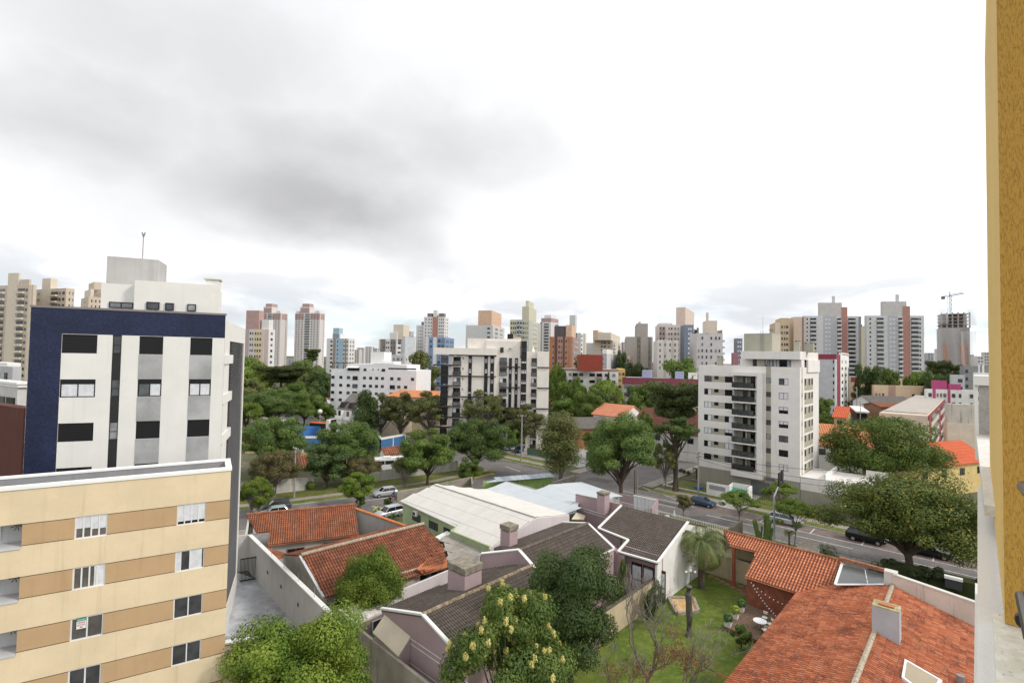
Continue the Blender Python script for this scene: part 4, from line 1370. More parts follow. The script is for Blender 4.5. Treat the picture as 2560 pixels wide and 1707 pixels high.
w0, w1_ = e2L+n2*.6+d2*.1, pf2(1058, 1434)+n2*.6
gable_wall(wm, [w0.xy, w1_.xy], [3.05, 3.05], .2)
wm.build('wall', M('gable_render', (.47, .43, .36), streak=.5), h2)
vg = MB(); line_box(vg, r2L-V((0, 0, .02))-d2*.1, e2L-d2*.1-V((0, 0, .02)), .22, .12); vg.build('verge_board', M('verge_grey', (.52, .53, .55)), h2)
FH2 = Face(w0, w1_)
for t in (1.0, 10.5): window(h2, FH2, t, t+1.7, .7, 2.5, -.12, 2, .07, M('grey_frame', (.3, .3, .32)), G_DARK)
lean = [P(662, 1370, 3.0), P(700, 1378, 3.1), P(718, 1388, 3.0), P(694, 1396, 2.7)]
lt = thing('lean_to', 'small patched terracotta lean-to roof between the two tiled houses', 'shed', P(690, 1440))
tile_roof(lean, .26, .4, .05, .03).build('roof', TERRA, lt)
gable_wall(lw := MB(), [lean[3].xy, lean[2].xy], [2.6, 2.8], .15); lw.build('wall', CW, lt)
# ------------------------------------------------------------------ shed with a white corrugated roof
SHEETW = tile_mat('white_sheet', (.56, .54, .50), (.60, .58, .545), (.42, .39, .35), .25, .6, chan=.12)
SHEETB = tile_mat('bluish_sheet', (.45, .48, .50), (.50, .53, .55), (.34, .37, .40), .25, .5, chan=.45)
SHEETG = tile_mat('grey_fibre_sheet', (.33, .31, .28), (.40, .37, .33), (.16, .15, .13), .6)
LAV = M('lavender_render', (.58, .53, .535), streak=.15, var=.05)
PINK = M('dusky_pink_render', (.385, .285, .295), streak=.14, var=.06, dirt=(.18, .12, .12))
PINKD = M('dusky_pink_stained', (.385, .29, .30), streak=.55, var=.1, dirt=(.14, .10, .10))
sN, sF = P(1342, 1292.6, 6.0), P(1089, 1211, 6.0)
sE = P(999.8, 1251.4, 4.4)
pl = plane_of(sN, sF, sE)
shed = thing('warehouse', 'low shed with a broad white corrugated roof and pale green walls', 'warehouse', (sN.x, sN.y, 0))
lo = [sF, sN, pl(1224, 1370), pl(1127, 1331), pl(1140, 1316.8), sE]
tile_roof(lo, .30, 1.9, .022, .02, lift=.03).build('roof', SHEETW, shed)
sR = P(1422, 1285, 5.0)
pr = plane_of(sN, sF, sR)
hi = [sF, sN, sR, pr(1217.5, 1224.8)]
tile_roof(hi, .30, 1.9, .022, .02, lift=.03).build('far_roof', SHEETW, shed)
rc = MB(); line_box(rc, sF+V((0, 0, .05)), sN+V((0, 0, .05)), .5, .05); rc.build('ridge_flashing', M('flashing', (.60, .57, .52)), shed)
wm = MB()
g1, g2 = pl(1224, 1370), sR
gable_wall(wm, [V(g1).xy, sN.xy, V(g2).xy], [g1.z-.1, sN.z-.1, g2.z-.1], .2)
wm.build('gable_wall', LAV, shed)
GREENW = M('pale_green_render', (.33, .40, .23), streak=.45)
i0, i1 = V(sE)+(sN-sF).normalized()*.4, pl(1140, 1316.8)
e_in = B*.35
wm = MB(); gable_wall(wm, [(i0+e_in).xy, (i1+e_in).xy], [4.35, 4.35], .2)
gable_wall(wm, [(i0+e_in).xy, (sF-(sF-sN).normalized()*.3).xy], [4.3, 5.9], .2)
gable_wall(wm, [(i1+e_in).xy, V(pl(1127, 1331)).xy, V(g1).xy], [4.3, 4.15, 4.15], .2)
wm.build('wall', GREENW, shed)
FS = Face(i0+e_in, i1+e_in)
for u in (1033, 1075, 1112):
    a = FS.pix(u, 1300)[0]
    window(shed, FS, a, a+1.9, 2.6, 3.5, -.12, 3, .05, DARK, G_DARK)
ac = FS.pix(1043, 1278)
acu = thing('air_conditioner', 'white air conditioning unit on the pale green shed wall', 'appliance', FS.at(ac[0], 3.3))
FS.rect(q := MB(), ac[0]-.4, ac[0]+.4, 3.3, 3.9, .10, .42); q.build('casing', WHITE, acu)
fc = FS.at(ac[0]-.08, 3.6, .43)
MB().tube([fc, fc+FS.n*.03], .24, 14).build('fan_grille', DARK, acu)
# fibre-cement lean-to in front of the shed
lt = thing('lean_to', 'grey fibre-cement lean-to roof between the white shed and the dark red roof', 'shed', P(1130, 1420))
fp = [P(1106, 1345, 3.4), P(1128, 1333, 3.6), P(1222, 1374, 3.4), P(1200, 1388, 3.3), P(1140, 1407, 3.0), P(1122, 1392, 3.1)]
tile_roof(fp, .22, 1.5, .03, .015, lift=.03).build('roof', SHEETG, lt)
gable_wall(q := MB(), [V(fp[4]).xy, V(fp[3]).xy], [2.95, 3.2], .15); q.build('wall', GREYWALL, lt)
# white roof scrap
fp = [P(1088, 1341, 3.2), P(1118, 1326, 3.3), P(1131, 1336, 3.3), P(1106, 1352, 3.2)]
lt = thing('lean_to', 'small white sheet roof wedged beside the white shed', 'shed', P(1110, 1380))
MB().slab(fp, .08).build('roof', WHITE, lt); gable_wall(q := MB(), [fp[0].xy, fp[1].xy], [3.1, 3.2], .12); q.build('wall', CW, lt)

# bluish metal roof beyond
mb_ = thing('warehouse', 'low building with a pale bluish metal roof behind the white shed', 'warehouse', P(1400, 1330))
p0, p1, p2 = P(1217.5, 1223.5, 4.6), P(1420, 1283, 4.6), P(1372, 1211.5, 5.3)
s1 = [P(1217.5, 1223.5, 4.55), P(1265, 1203, 4.85), P(1343.5, 1225, 4.8), P(1372, 1211.5, 5.2), P(1452, 1241, 5.2), P(1440, 1278, 4.6), P(1421, 1284, 4.55)]
tile_roof(s1, .30, 4, .022, .012, lift=.03).build('roof', SHEETB, mb_)
s2 = [P(1372, 1211.5, 5.2), P(1438, 1206.6, 4.8), P(1547, 1235.7, 4.8), P(1510, 1252, 5.0), P(1452, 1241, 5.2)]
tile_roof(s2, .30, 4, .022, .012, lift=.03).build('far_roof', SHEETB, mb_)
wm = MB(); gable_wall(wm, [V(s2[1]).xy, V(s2[2]).xy, V(s2[3]).xy], [4.7, 4.7, 4.9], .2)
gable_wall(wm, [V(s1[1]).xy, V(s1[2]).xy], [4.9, 4.9], .2)
wm.build('wall', CONC, mb_)
LIME = M('lime_sheet', (.30, .44, .14), streak=.2, rough=.5)
lm = thing('shed', 'lime green sheet-metal shed with a blue-grey striped roof at the street corner', 'shed', P(1300, 1235))
a0, a1, a2 = P(1208, 1209, 3.4), P(1268, 1203, 3.4), P(1381, 1190.5, 3.9)
wm = MB()
def corr_wall(mb, p, q, z0, z1, pitch=.6):
    n = max(2, int((q-p).length/pitch*2)); d = (q-p).normalized(); e = V((-d.y, d.x, 0))*.05
    pts = [p+(q-p)*i/n+e*(1 if i % 2 else -1) for i in range(n+1)]
    for i in range(n):
        a, b = pts[i], pts[i+1]
        mb.add([(a.x, a.y, z0), (b.x, b.y, z0), (b.x, b.y, z1), (a.x, a.y, z1)], [(0, 1, 2, 3)])
corr_wall(wm, V((*a0.xy, 0)), V((*a2.xy, 0)), 0, 3.9)
w4 = P(1283, 1183, 4.0)
corr_wall(wm, V((*a2.xy, 0)), V((*P(1383, 1184, 4).xy, 0)), 0, 3.9)
wm.build('wall', LIME, lm)
rp = [P(1210, 1206, 4.0), P(1266, 1191, 4.2), P(1376, 1184.5, 4.2), P(1383, 1190, 4.0)]
tile_roof(rp, .5, 3, .03, .01, lift=.03).build('roof', tile_mat('translucent_sheet', (.16, .20, .25), (.42, .46, .50), (.2, .22, .24), .2, .5), lm)
RW = M('mossy_concrete', (.27, .24, .20), streak=.7, var=.2, dirt=(.09, .08, .07))
rw = thing('boundary_wall', 'rough weathered concrete wall along the side street behind the white shed', 'wall', P(1090, 1235))
gable_wall(q := MB(), [P(992, 1232, 2.6).xy, P(1085, 1213, 2.8).xy, P(1179, 1193, 3.2).xy, P(1181, 1210, 3.0).xy], [2.7, 2.9, 3.3, 3.1], .25); q.build('wall', RW, rw)
rw = thing('boundary_wall', 'short stained concrete wall beside the lime green shed', 'wall', P(1410, 1215))
gable_wall(q := MB(), [P(1382, 1206, 3.8).xy, P(1437, 1192, 4.0).xy], [3.9, 4.3], .25); q.build('wall', RW, rw)

# ------------------------------------------------------------------ pink house
DTILE = tile_mat('dark_concrete_tile', (.105, .086, .070), (.150, .126, .105), (.045, .036, .030), .4, chan=.75)
pink = thing('house', 'dusky pink house with dark tile roofs, white verges and stout chimneys', 'house', P(1250, 1700))
k0, k1 = P(1056, 1539, 6.0), P(1330, 1415, 6.0)
bl = P(958, 1522, 4.6)
p_b = plane_of(k0, k1, bl)
fr_ = P(1167, 1666, 4.66)
p_f = plane_of(k0, k1, fr_)
kd = (k1-k0).normalized()
down_f = fr_-k0; down_f = down_f-kd*down_f.dot(kd)
down_b = bl-k0; down_b = down_b-kd*down_b.dot(kd)
tile_roof([k0, k1, k1+down_b*.93, k0+down_b], .21, .36, .03, .035, lift=.05).build('roof', DTILE, pink)
tile_roof([k0, k1, k1+down_f*1.02, k0+down_f*1.02], .21, .36, .03, .035, lift=.05).build('front_roof', DTILE, pink)
rc = MB(); ridge_caps(rc, k0+V((0, 0, .1)), k1+V((0, 0, .1)), .15); rc.build('ridge_tiles', M('mossy_ridge', (.26, .20, .14), var=.5, scale=3), pink)
wm = MB()
gi = kd*.15
gable_wall(wm, [(k0+down_b+gi).xy, (k0+gi).xy, (k0+down_f+gi).xy], [4.55, 5.95, 4.6], .22)
gable_wall(wm, [(k0+down_f*.97+gi).xy, (k1+down_f*.97).xy], [4.5, 4.5], .22)
gable_wall(wm, [(k0+down_b*.97+gi).xy, (k1+down_b*.9).xy], [4.4, 4.6], .22)
wm.build('wall', PINK, pink)
vb = MB()
for a_, b_ in ((k0+down_b, k0), (k0, k0+down_f*1.02)): line_box(vb, a_+V((0, 0, .06)), b_+V((0, 0, .06)), .26, .14)
vb.build('verge_board', WHITE, pink)
FG = Face((k0+down_b+gi-kd*.11).xy, (k0+down_f+gi-kd*.11).xy)
gs = MB()
for z, lo_, hi_ in ((3.9, 2.2, FG.len), (3.55, 2.2, FG.len), (2.2, .4, FG.len), (1.9, .4, FG.len)):
    FG.rect(gs, lo_, hi_, z, z+.05, 0, .012)
gs.build('white_band', WHITE, pink)
# parapet gable between the two roofs (middle wing)
m0, m1 = P(1298.7, 1377.4, 6.6), P(1469.5, 1309.6, 6.6)
md = (m1-m0).normalized()
mb2 = P(1215, 1378, 5.9)
db = mb2-m0; db = db-md*db.dot(md)
mf = P(1554, 1362, 4.9); df = mf-m1; df = df-md*df.dot(md)
tile_roof([m0, m1, m1+db*.98, m0+db*.98], .21, .36, .03, .035, lift=.05).build('middle_roof', DTILE, pink)
tile_roof([m0, m1, m1+df, m0+df], .21, .36, .03, .035, lift=.05).build('middle_front_roof', DTILE, pink)
rc = MB(); ridge_caps(rc, m0+V((0, 0, .1)), m1+V((0, 0, .1)), .15); rc.build('ridge_tiles', M('dark_ridge', (.13, .105, .085), var=.4, scale=3), pink)
wm = MB()
pa, pb_, pc, pd = P(1203, 1381, 6.2), P(1282, 1380, 6.3), P(1284, 1376, 6.6), P(1351, 1404, 5.6)
gable_wall(wm, [pa.xy, m0.xy-md.xy*.1, (m0+df-md*.1).xy], [6.1, 6.75, m0.z+df.z+.15], .22)
gable_wall(wm, [(m1+db*.95).xy, m1.xy, (m1+df*.98).xy], [m1.z+db.z-.05, 6.5, m1.z+df.z-.05], .2)
gable_wall(wm, [(m0+df*.96).xy, (m1+df*.96).xy], [m0.z+df.z-.1]*2, .2)
gable_wall(wm, [(m0+db*.96).xy, (m1+db*.96).xy], [m0.z+db.z-.1]*2, .2)
wm.build('middle_wall', PINK, pink)
cb = MB()
for a_, b_ in ((V((pa.x, pa.y, 6.1)), V((*(m0.xy-md.xy*.1), 6.75))), (V((*(m0.xy-md.xy*.1), 6.75)), V((*(m0+df-md*.1).xy, m0.z+df.z+.15)))): line_box(cb, a_, b_, .32, .09)
for a_, b_ in ((m1+db, m1), (m1, m1+df)): line_box(cb, a_+V((0, 0, .05)), b_+V((0, 0, .05)), .26, .12)
line_box(cb, m1+df+V((0, 0, -.05)), m0+df+V((0, 0, -.05)), .18, .14)
cb.build('coping', WHITE, pink)
# right-hand wing
qR, qL, qE = P(1720, 1307, 6.5), P(1553, 1266, 6.5), P(1643.6, 1409, 4.2)
pw = plane_of(qR, qL, qE)
wing = [qL, qR, qE, pw(1545, 1381), pw(1571, 1352), pw(1496, 1322)]
tile_roof(wing, .21, .36, .03, .035, lift=.05).build('wing_roof', DTILE, pink)
wd = (qE-qR)
nb = B*5.2-V((0, 0, 1.7))
tile_roof([qL, qR, qR+nb, qL+nb], .21, .36, .03, .035, lift=.05).build('wing_rear_roof', DTILE, pink)
wm = MB()
ins = -(qR-qL).normalized()*.12
gable_wall(wm, [(qE+ins).xy, (qR+ins).xy, (qR+nb+ins).xy], [4.15, 6.45, 4.8], .2)
wm.build('gable_wall', WHITE2, pink)
fl0, fl1 = pw(1545, 1381), qE
wm = MB()
inw = B*1.1
gable_wall(wm, [V(fl0).xy+inw.xy-A.xy*.0, V(fl1).xy+inw.xy], [4.6, 4.6], .2)
ce = pw(1496, 1322)
wm.prism([(ce-B*.1).xy, (V(fl0)-B*.05).xy, (V(fl0)-B*.05-A*.8).xy, (ce-A*.3).xy], 0, [ce.z-.3, fl0.z-.1, fl0.z-.1, ce.z-.3])
wm.build('wing_wall', PINK, pink)
vb = MB()
for a_, b_ in ((qR, qE), (qE, fl0), (V(fl0), V(pw(1571, 1352))), (V(pw(1571, 1352)), V(pw(1496, 1322))), (V(pw(1496, 1322)), qL)):
    line_box(vb, V(a_)+V((0, 0, .06)), V(b_)+V((0, 0, .06)), .24, .14)
vb.build('verge_board', WHITE, pink)
FWg = Face(V(fl0).xy+inw.xy, V(fl1).xy+inw.xy)
for t in (1.0, 2.25, 3.5):
    window(pink, FWg, t, t+1.15, .5, 3.3, -.12, 1, .10, M('mahogany', (.055, .022, .016)), G_DARK, [(0, 1, 0, .92)], (.38,))
ben = thing('bench', 'timber bench on the patio under the dark tiled wing', 'bench', FWg.at(2.3, 0, 1.4))
bmx = MB(); FWg.rect(bmx, 1.6, 3.6, .40, .46, 1.0, 1.5); FWg.rect(bmx, 1.6, 3.6, .5, .9, .95, 1.02); bmx.build('seat', WOOD, ben)
for t in (1.7, 3.4): FWg.rect(q := MB(), t, t+.1, 0, .40, 1.05, 1.45); q.build('leg', WOOD, ben)
bag = MB(); c_ = FWg.at(2.9, .46, 1.25)
bag.tube([c_, c_+V((0, 0, .15)), c_+V((0, 0, .32)), c_+V((0, 0, .4))], [.2, .26, .2, .05], 9)
tag(bag.build('bag', M('violet_cloth', (.10, .07, .30), var=.4, scale=8), smooth=True), 'violet cloth bag lying on the timber bench', 'bag')
# chimneys
def chimney(parent, uL, uR, vt, vb_, Y, mat, cap, hcap=.5, wd=1.4, d=None, name='chimney'):
    c = AT((uL+uR)/2, vt, Y); k = Y/FPX
    w_ = (uR-uL)*k; zb_ = (AT((uL+uR)/2, vb_, Y)).z
    dd = d or A
    o = MB().cbox((c.x, c.y, zb_-1.0), wd, w_*.72, c.z-zb_+1.0-hcap, dd).build(name, mat, parent)
    MB().cbox((c.x, c.y, c.z-hcap+.12), wd+.12, w_*.72+.12, hcap-.12, dd).build('cap', cap, o) if cap else None
    pm_ = MB()
    for sx in (-.42, .42):
        for sy in (-.3, .3):
            e = V((-dd.y, dd.x, 0)); p = V((c.x, c.y, c.z-hcap))+dd*sx*wd+e*sy*w_
            pm_.cbox((p.x, p.y, p.z-.01), .16, .16, .16, dd)
    pm_.build('cap_post', mat, o)
    return o
CAPM = M('lichen_concrete', (.24, .21, .165), var=.35, scale=2.5, streak=.5)
chimney(pink, 1251, 1295, 1310, 1368, 47.8, PINK, CAPM, .55, 1.1, B)
ch2 = chimney(pink, 1119, 1206, 1404, 1485, 40.5, PINKD, CAPM, .62, 1.8, B)
chimney(pink, 1493, 1524, 1229, 1260, 62, PINK, CAPM, .35, 1.1)
# tall pink rear wall, garage-door yard by the street
rwl = thing('boundary_wall', 'tall dusky pink wall with white stripes beside the bluish metal roof', 'wall', P(1500, 1350))
z_ = 5.9
w0_, w1_ = P(1440, 1236, z_), P(1554, 1268, z_)
gable_wall(q := MB(), [w0_.xy, P(1493, 1247, z_).xy, w1_.xy], [z_, z_, 6.3], .25); q.build('wall', PINK, rwl)
FP = Face(w0_.xy-B.xy*.0, w1_.xy)
st = MB()
for z in (4.4, 4.1): FP.rect(st, 0, FP.len, z, z+.06, .13, .15)
st.build('white_band', WHITE, rwl)
line_box(q := MB(), V((*w0_.xy, z_)), V((*P(1493, 1247, z_).xy, z_)), .3, .08); q.build('coping', CAPM, rwl)
cnp = P(1442, 1300, 4.2)
cn = thing('canopy', 'small cream window canopy beside the lavender gable', 'canopy', P(1440, 1400))
MB().slab([P(1429, 1297, 4.2), P(1441, 1280, 4.7), P(1463, 1288, 4.7), P(1460, 1297, 4.2)], .1).build('roof', M('cream_panel', (.62, .55, .42)), cn)
gable_wall(q := MB(), [P(1431, 1297, 4.1).xy, P(1459, 1299, 4.1).xy], [4.0, 4.0], .1); q.build('bracket', M('rust', (.22, .08, .04)), cn)
gdw = thing('garage', 'pink garage front with a white panelled door beside the street', 'garage', P(1640, 1330))
g0, g1 = P(1584.6, 1236, 2.9), P(1642, 1248, 2.9)
gb0 = V(g0); 
FD = Face(g0.xy, g1.xy)
wm = MB(); FD.rect(wm, -5.5, 0, 0, 2.6, -.2, .02)
wm.prism([FD.at(FD.len, 0).xy, FD.at(FD.len, 0, 2.2).xy, FD.at(FD.len+.25, 0, 2.2).xy, FD.at(FD.len+.25, 0).xy], 0, [2.9, 2.1, 2.1, 2.9])
wm.build('wall', PINK, gdw)
dm = MB()
for i in range(6): FD.rect(dm, FD.len*i/6+.02, FD.len*(i+1)/6-.02, 0, 2.6, -.1, .05)
FD.rect(dm, -.1, FD.len+.1, 2.6, 2.85, -.2, .10)
dm.build('door', ALU, gdw)

# annex with white flat roof, slanted cream canopy
ax = [P(845, 1523, 3.2), P(978, 1480, 3.4), P(1008, 1502, 3.4), P(891, 1558, 3.2)]
an = thing('annex', 'pink annex with a stained white flat roof behind the dusky pink gable', 'annex', (ax[0].x, ax[0].y, 0))
MB().slab(ax, .22).build('roof', M('white_membrane', (.66, .62, .57), var=.22, scale=2.5, streak=.3), an)
c_ = sum([V(p) for p in ax], V())/4
ai = [c_.xy+(V(p).xy-c_.xy)*.93 for p in ax]
MB().prism(ai, 0, [p.z-.2 for p in ax]).build('wall', PINK, an)
FA = Face(ai[3], ai[2])
t_ = FA.pix(945, 1555)[0]
window(an, FA, t_-.6, t_+.6, 2.0, 2.85, -.1, 1, .07, ALU, G_FAR)
sc_ = thing('canopy', 'slanted cream skylight canopy on the dusky pink gable wall', 'canopy', P(990, 1720))
def onFG(u, v, o): 
    t, z = FG.pix(u, v); return FG.at(t, z, o)
tc0, zc0 = FG.pix(962, 1535); 
u0_, zz0 = FG.pix(962, 1535); u1_, zz1 = FG.pix(1027, 1590)
sl = MB()
q = [FG.at(u0_, zz0, .02), FG.at(u1_, zz1, .02), FG.at(u1_, zz1-.95, 1.0), FG.at(u0_, zz0-.95, 1.0)]
sl.slab(q, .08)
sl.build('roof', M('cream_panel', (.62, .55, .42)), sc_)
sd = MB()
sd.box(FG.at(u0_+.05, 0, .02), FG.d*(u1_-u0_-.1), FG.n*.90, V((0, 0, min(zz0, zz1)-1.0)))
sd.add([FG.at(u1_, zz1-.08, .02), FG.at(u1_, zz1-1.0, .95), FG.at(u1_, zz1-1.0, .02)], [(0, 1, 2)])
sd.build('side_panel', PINK, sc_)
mw = thing('boundary_wall', 'mossy stained garden wall running below the white-roofed annex', 'wall', P(960, 1700))
gable_wall(q := MB(), [P(843, 1527, 2.9).xy, P(950, 1612, 2.9).xy, P(1085, 1719, 2.9).xy], [2.95, 2.9, 2.9], .22)
q.build('wall', M('stained_render', (.40, .36, .29), streak=.75, var=.2), mw)
fe = thing('boundary_wall', 'lavender side wall between the dark red roof and the pink house', 'wall', P(1000, 1500))
gable_wall(q := MB(), [P(985, 1478, 3.6).xy, P(1122, 1424, 3.6).xy], [3.5, 3.6], .2); q.build('wall', LAV, fe)

# ------------------------------------------------------------------ garden
m = MB(); sheet(m, ab_poly([(10, 8), (23.2, 8), (23.2, 60), (10, 60)]), .03)
struct('lawn', m, GRASS, 'green garden lawn between the pink house and the orange-roofed house')
m = MB()
sheet(m, [P(1870+40*math.cos(t)*.55, 1478+14*math.sin(t)).xy for t in np.linspace(0, 6.28, 14)[:-1]], .045)
struct('bare_earth', m, DIRT, 'patches of bare red earth on the lawn')
bw_ = thing('boundary_wall', 'beige garden wall with a dark mossy top beside the palm', 'wall', AB(23.3, 40))
gable_wall(q := MB(), [AB(23.4, 14).xy, AB(23.4, 57).xy], [2.5, 2.5], .22); q.build('wall', M('beige_garden_wall', (.47, .39, .26), streak=.35, var=.15), bw_)
line_box(q := MB(), AB(23.4, 14, 2.5), AB(23.4, 57, 2.5), .30, .08); q.build('coping', M('moss', (.085, .07, .055), var=.4, scale=3), bw_)
gable_wall(q := MB(), [AB(23.4, 57).xy, AB(15.0, 57).xy], [2.4, 2.4], .2); q.build('end_wall', M('beige_garden_wall', (.47, .39, .26)), bw_)

# ------------------------------------------------------------------ orange-roofed garden house
ORT = tile_mat('orange_tile_new', (.49, .148, .062), (.66, .28, .145), (.19, .07, .045), .55, chan=.95)
ORT2 = tile_mat('orange_tile_worn', (.43, .122, .055), (.61, .235, .12), (.135, .055, .040), .78, chan=.95)
gh = thing('house', 'garden house with big bright orange barrel-tile roofs at the bottom right', 'house', P(1993, 1560))
b0, b1, be = P(1809.6, 1327.7, 5.0), P(2099, 1401.6, 5.0), P(1861, 1441, 3.0)
pb2 = plane_of(b0, b1, be)
back = [b0, b1, pb2(2081, 1462.6), pb2(1993, 1481.7), be, pb2(1892, 1379), pb2(1824, 1362.6)]
tile_roof(back, .27, .40, .065, .04).build('wing_roof', ORT, gh)
far = B*3.0-V((0, 0, 1.2))
tile_roof([b0, b1, b1+far, b0+far], .27, .40, .065, .04).build('wing_rear_roof', ORT, gh)
rc = MB(); ridge_caps(rc, b0+V((0, 0, .12)), b1+V((0, 0, .12)), .13); rc.build('ridge_tiles', RIDGE, gh)
c0, c1 = P(2232, 1466, 5.0), P(2138, 1707, 5.0)
cd = (c0-c1).normalized()
ce_ = P(1993, 1483, 3.0)
dL = ce_-c0; dL = dL-cd*dL.dot(cd)
c2 = c1-cd*7
pLs = plane_of(c0, c1, c0+dL)
left = [c0, c2, c2+dL, ce_, pLs(2079, 1465)]
tile_roof(left, .27, .42, .07, .05).build('roof', ORT2, gh)
dR = V((-dL.x, -dL.y, dL.z))*1.0
right = [c0, c2, c2+dR, c0+dR]
tile_roof(right, .27, .42, .07, .05).build('street_side_roof', ORT2, gh)
rc = MB(); ridge_caps(rc, c0+V((0, 0, .14)), c2+V((0, 0, .14)), .16, .42); rc.build('ridge_tiles', MORTAR, gh)
# walls below
BRICK = M('red_brick', (.25, .085, .05), var=.2, scale=2, fine=.25, bscale=14)
wm = MB()
iL = -dL.normalized(); iL.z = 0
w_a, w_b = (ce_+iL*.7), (c2+dL+iL*.7)
gable_wall(wm, [w_a.xy, w_b.xy], [3.1, 3.1], .2)
wv = B*.8
gable_wall(wm, [(be+wv).xy, (V(pb2(1993, 1481.7))+wv).xy], [3.3, 3.3], .2)
wm.build('wall', BRICK, gh)
wm = MB()
v0, v1 = pb2(1824, 1362.6)+B*1.5, pb2(1892, 1379)+B*1.5
gable_wall(wm, [(b0+B*2.6).xy, (b1+B*2.6).xy], [3.6, 3.6], .2)
wm.build('rear_wall', M('dull_beige_render', (.33, .29, .22)), gh)  # dull beige render of the rear wall
pm_ = MB()
for p in (V(pb2(1832, 1366)), V(pb2(1890, 1382))): pm_.cbox((p.x+.2, p.y+.2, 0), .28, .28, p.z-.1, A)
pm_.build('porch_post', M('porch_paint', (.30, .09, .05)), gh)
FT = Face(V(pb2(1824, 1362.6)).xy+B.xy*2.2, V(pb2(1892, 1379)).xy+B.xy*2.2)
FT.rect(q := MB(), .2, FT.len-.1, .05, 2.3, -.05, .05); q.build('doorway', BLACK, gh)  # flat black panel paints in the dark void of the porch
FT.rect(q := MB(), -.1, FT.len, 2.5, 3.4, -.08, .02); q.build('fascia', M('pergola_cream', (.36, .30, .20)), gh)
# end parapet wall, glazed roof, chimney, skylight, vent
pw_ = MB()
ew0 = c0+cd*.15; ew1 = c0+dR*1.02+cd*.15
gable_wall(pw_, [ew0.xy, ew1.xy], [6.0, 5.2], .3, 2.0)
pw_.build('parapet', M('parapet_pinkish', (.58, .49, .42), streak=.75, var=.1, dirt=(.26, .19, .14)), gh)
q = MB(); line_box(q, V((*ew0.xy, 6.0)), V((*ew1.xy, 5.2)), .42, .10)
q.cbox((ew0.x+.1, ew0.y+.35, 4.4), .9, .8, 1.75, A); q.build('coping', M('coping_pale', (.56, .54, .50)), gh)
far2 = [c0+cd*.5, c0+cd*.5+dR*1.05, c0+cd*1.6+dR*1.05-V((0, 0, .4)), c0+cd*1.6-V((0, 0, .4))]
tile_roof([p-V((0, 0, -.35)) for p in far2], .27, .4, .06, .03).build('end_roof', ORT, gh)
gp_ = [P(2105, 1409, 4.85), P(2222.6, 1437.6, 4.85), P(2219, 1461, 4.62), P(2088, 1461, 4.62)]
MB().slab(gp_, .06).build('glass_roof', M('grey_glazing', (.085, .09, .09), rough=.25, spec=.5), gh)
q = MB()
for i, j in ((3, 0), (2, 3)): line_box(q, gp_[i]+V((0, 0, .0)), gp_[j]+V((0, 0, .0)), .22, .06)
line_box(q, (gp_[0]+gp_[1])*.5*1.0, (gp_[2]*.62+gp_[3]*.38), .05, .06)
q.build('gutter', ALU, gh)
q = MB(); line_box(q, b1+V((0, 0, .1)), gp_[1]+V((0, 0, .2)), .35, .3); q.build('tile_edge', RIDGE, gh)
cc = AT(2216, 1515, 35.6)
czt = cc.z
chb = MB().cbox((cc.x, cc.y, 4.0), 1.55, 1.15, czt-4.0, -A).build('chimney', M('chimney_grey', (.40, .40, .42), streak=.15), gh)
q = MB()
for s in (-1, 1):
    q.cbox(V((cc.x, cc.y, czt-.02))+B*s*.50, 1.55, .14, .10, -A)
    q.cbox(V((cc.x, cc.y, czt-.02))+A*s*.70, .14, .86, .10, -A)
q.build('cap', M('lichen_yellow', (.40, .36, .20), var=.3, scale=3), chb)
MB().cbox((cc.x, cc.y, czt-.01), 1.26, .86, .05, -A).build('chimney_top', M('lichen_yellow', (.40, .36, .20)), chb)
MB().cbox((cc.x, cc.y, czt+.06), .9, .40, .08, -A).build('clay_slab', M('wet_clay', (.42, .13, .03), rough=.3), chb)
MB().cbox((cc.x, cc.y, 4.0), 1.75, 1.35, .55, -A).build('flashing', ALU, chb)
ppr = plane_of(c0, c2, c0+dR)
sk = [ppr(2262, 1656), ppr(2356, 1710), ppr(2330, 1760), ppr(2254, 1702)]
q = MB().slab([V(p)+V((0, 0, .28)) for p in sk], .26); q.build('skylight_frame', ALU, gh)
c_ = sum([V(p) for p in sk], V())/4
MB().slab([c_+(V(p)-c_)*.82+V((0, 0, .31)) for p in sk], .04).build('skylight', M('amber_glass', (.30, .24, .15), rough=.2, spec=.5), gh)
vp = ppr(2402, 1715)
MB().tube([V(vp)-V((0, 0, .3)), V(vp)+V((0, 0, .7))], .22, 14).build('vent_pipe', M('vent_grey', (.22, .20, .19), rough=.4), gh)
wtop = pb2(1990, 1470)
FB_ = Face((be+wv).xy, (V(pb2(1993, 1481.7))+wv).xy)
FB_.rect(q := MB(), FB_.len*.45, FB_.len*.85, 2.75, 3.15, .1, .14); q.build('white_board', WHITE, gh)

# deck, table, chairs, planters
dk = [P(1806, 1574), P(1865, 1517), P(1945, 1549), P(1896, 1611)]
deck = thing('deck', 'brown timber deck on the lawn beside the orange roof', 'deck', (dk[0].x, dk[0].y, 0))
dx = (dk[1]-dk[0]); dy_ = (dk[3]-dk[0])
nb_ = 22
q = MB()
for i in range(nb_):
    q.prism([(dk[0]+dy_*(i+.04)/nb_).xy, (dk[0]+dy_*(i+.96)/nb_).xy, (dk[1]+(dk[2]-dk[1])*(i+.96)/nb_).xy, (dk[1]+(dk[2]-dk[1])*(i+.04)/nb_).xy], .30, .36)
q.build('boards', M('deck_timber', (.17, .11, .075), var=.25, scale=3, fine=.15, bscale=9), deck)
gable_wall(q := MB(), [dk[0].xy, dk[3].xy], [.3, .3], .05); gable_wall(q, [dk[0].xy, dk[1].xy], [.3, .3], .05); q.build('fascia', WOOD, deck)
tp = P(1900, 1552, 1.05); tp0 = V((tp.x, tp.y, .36))
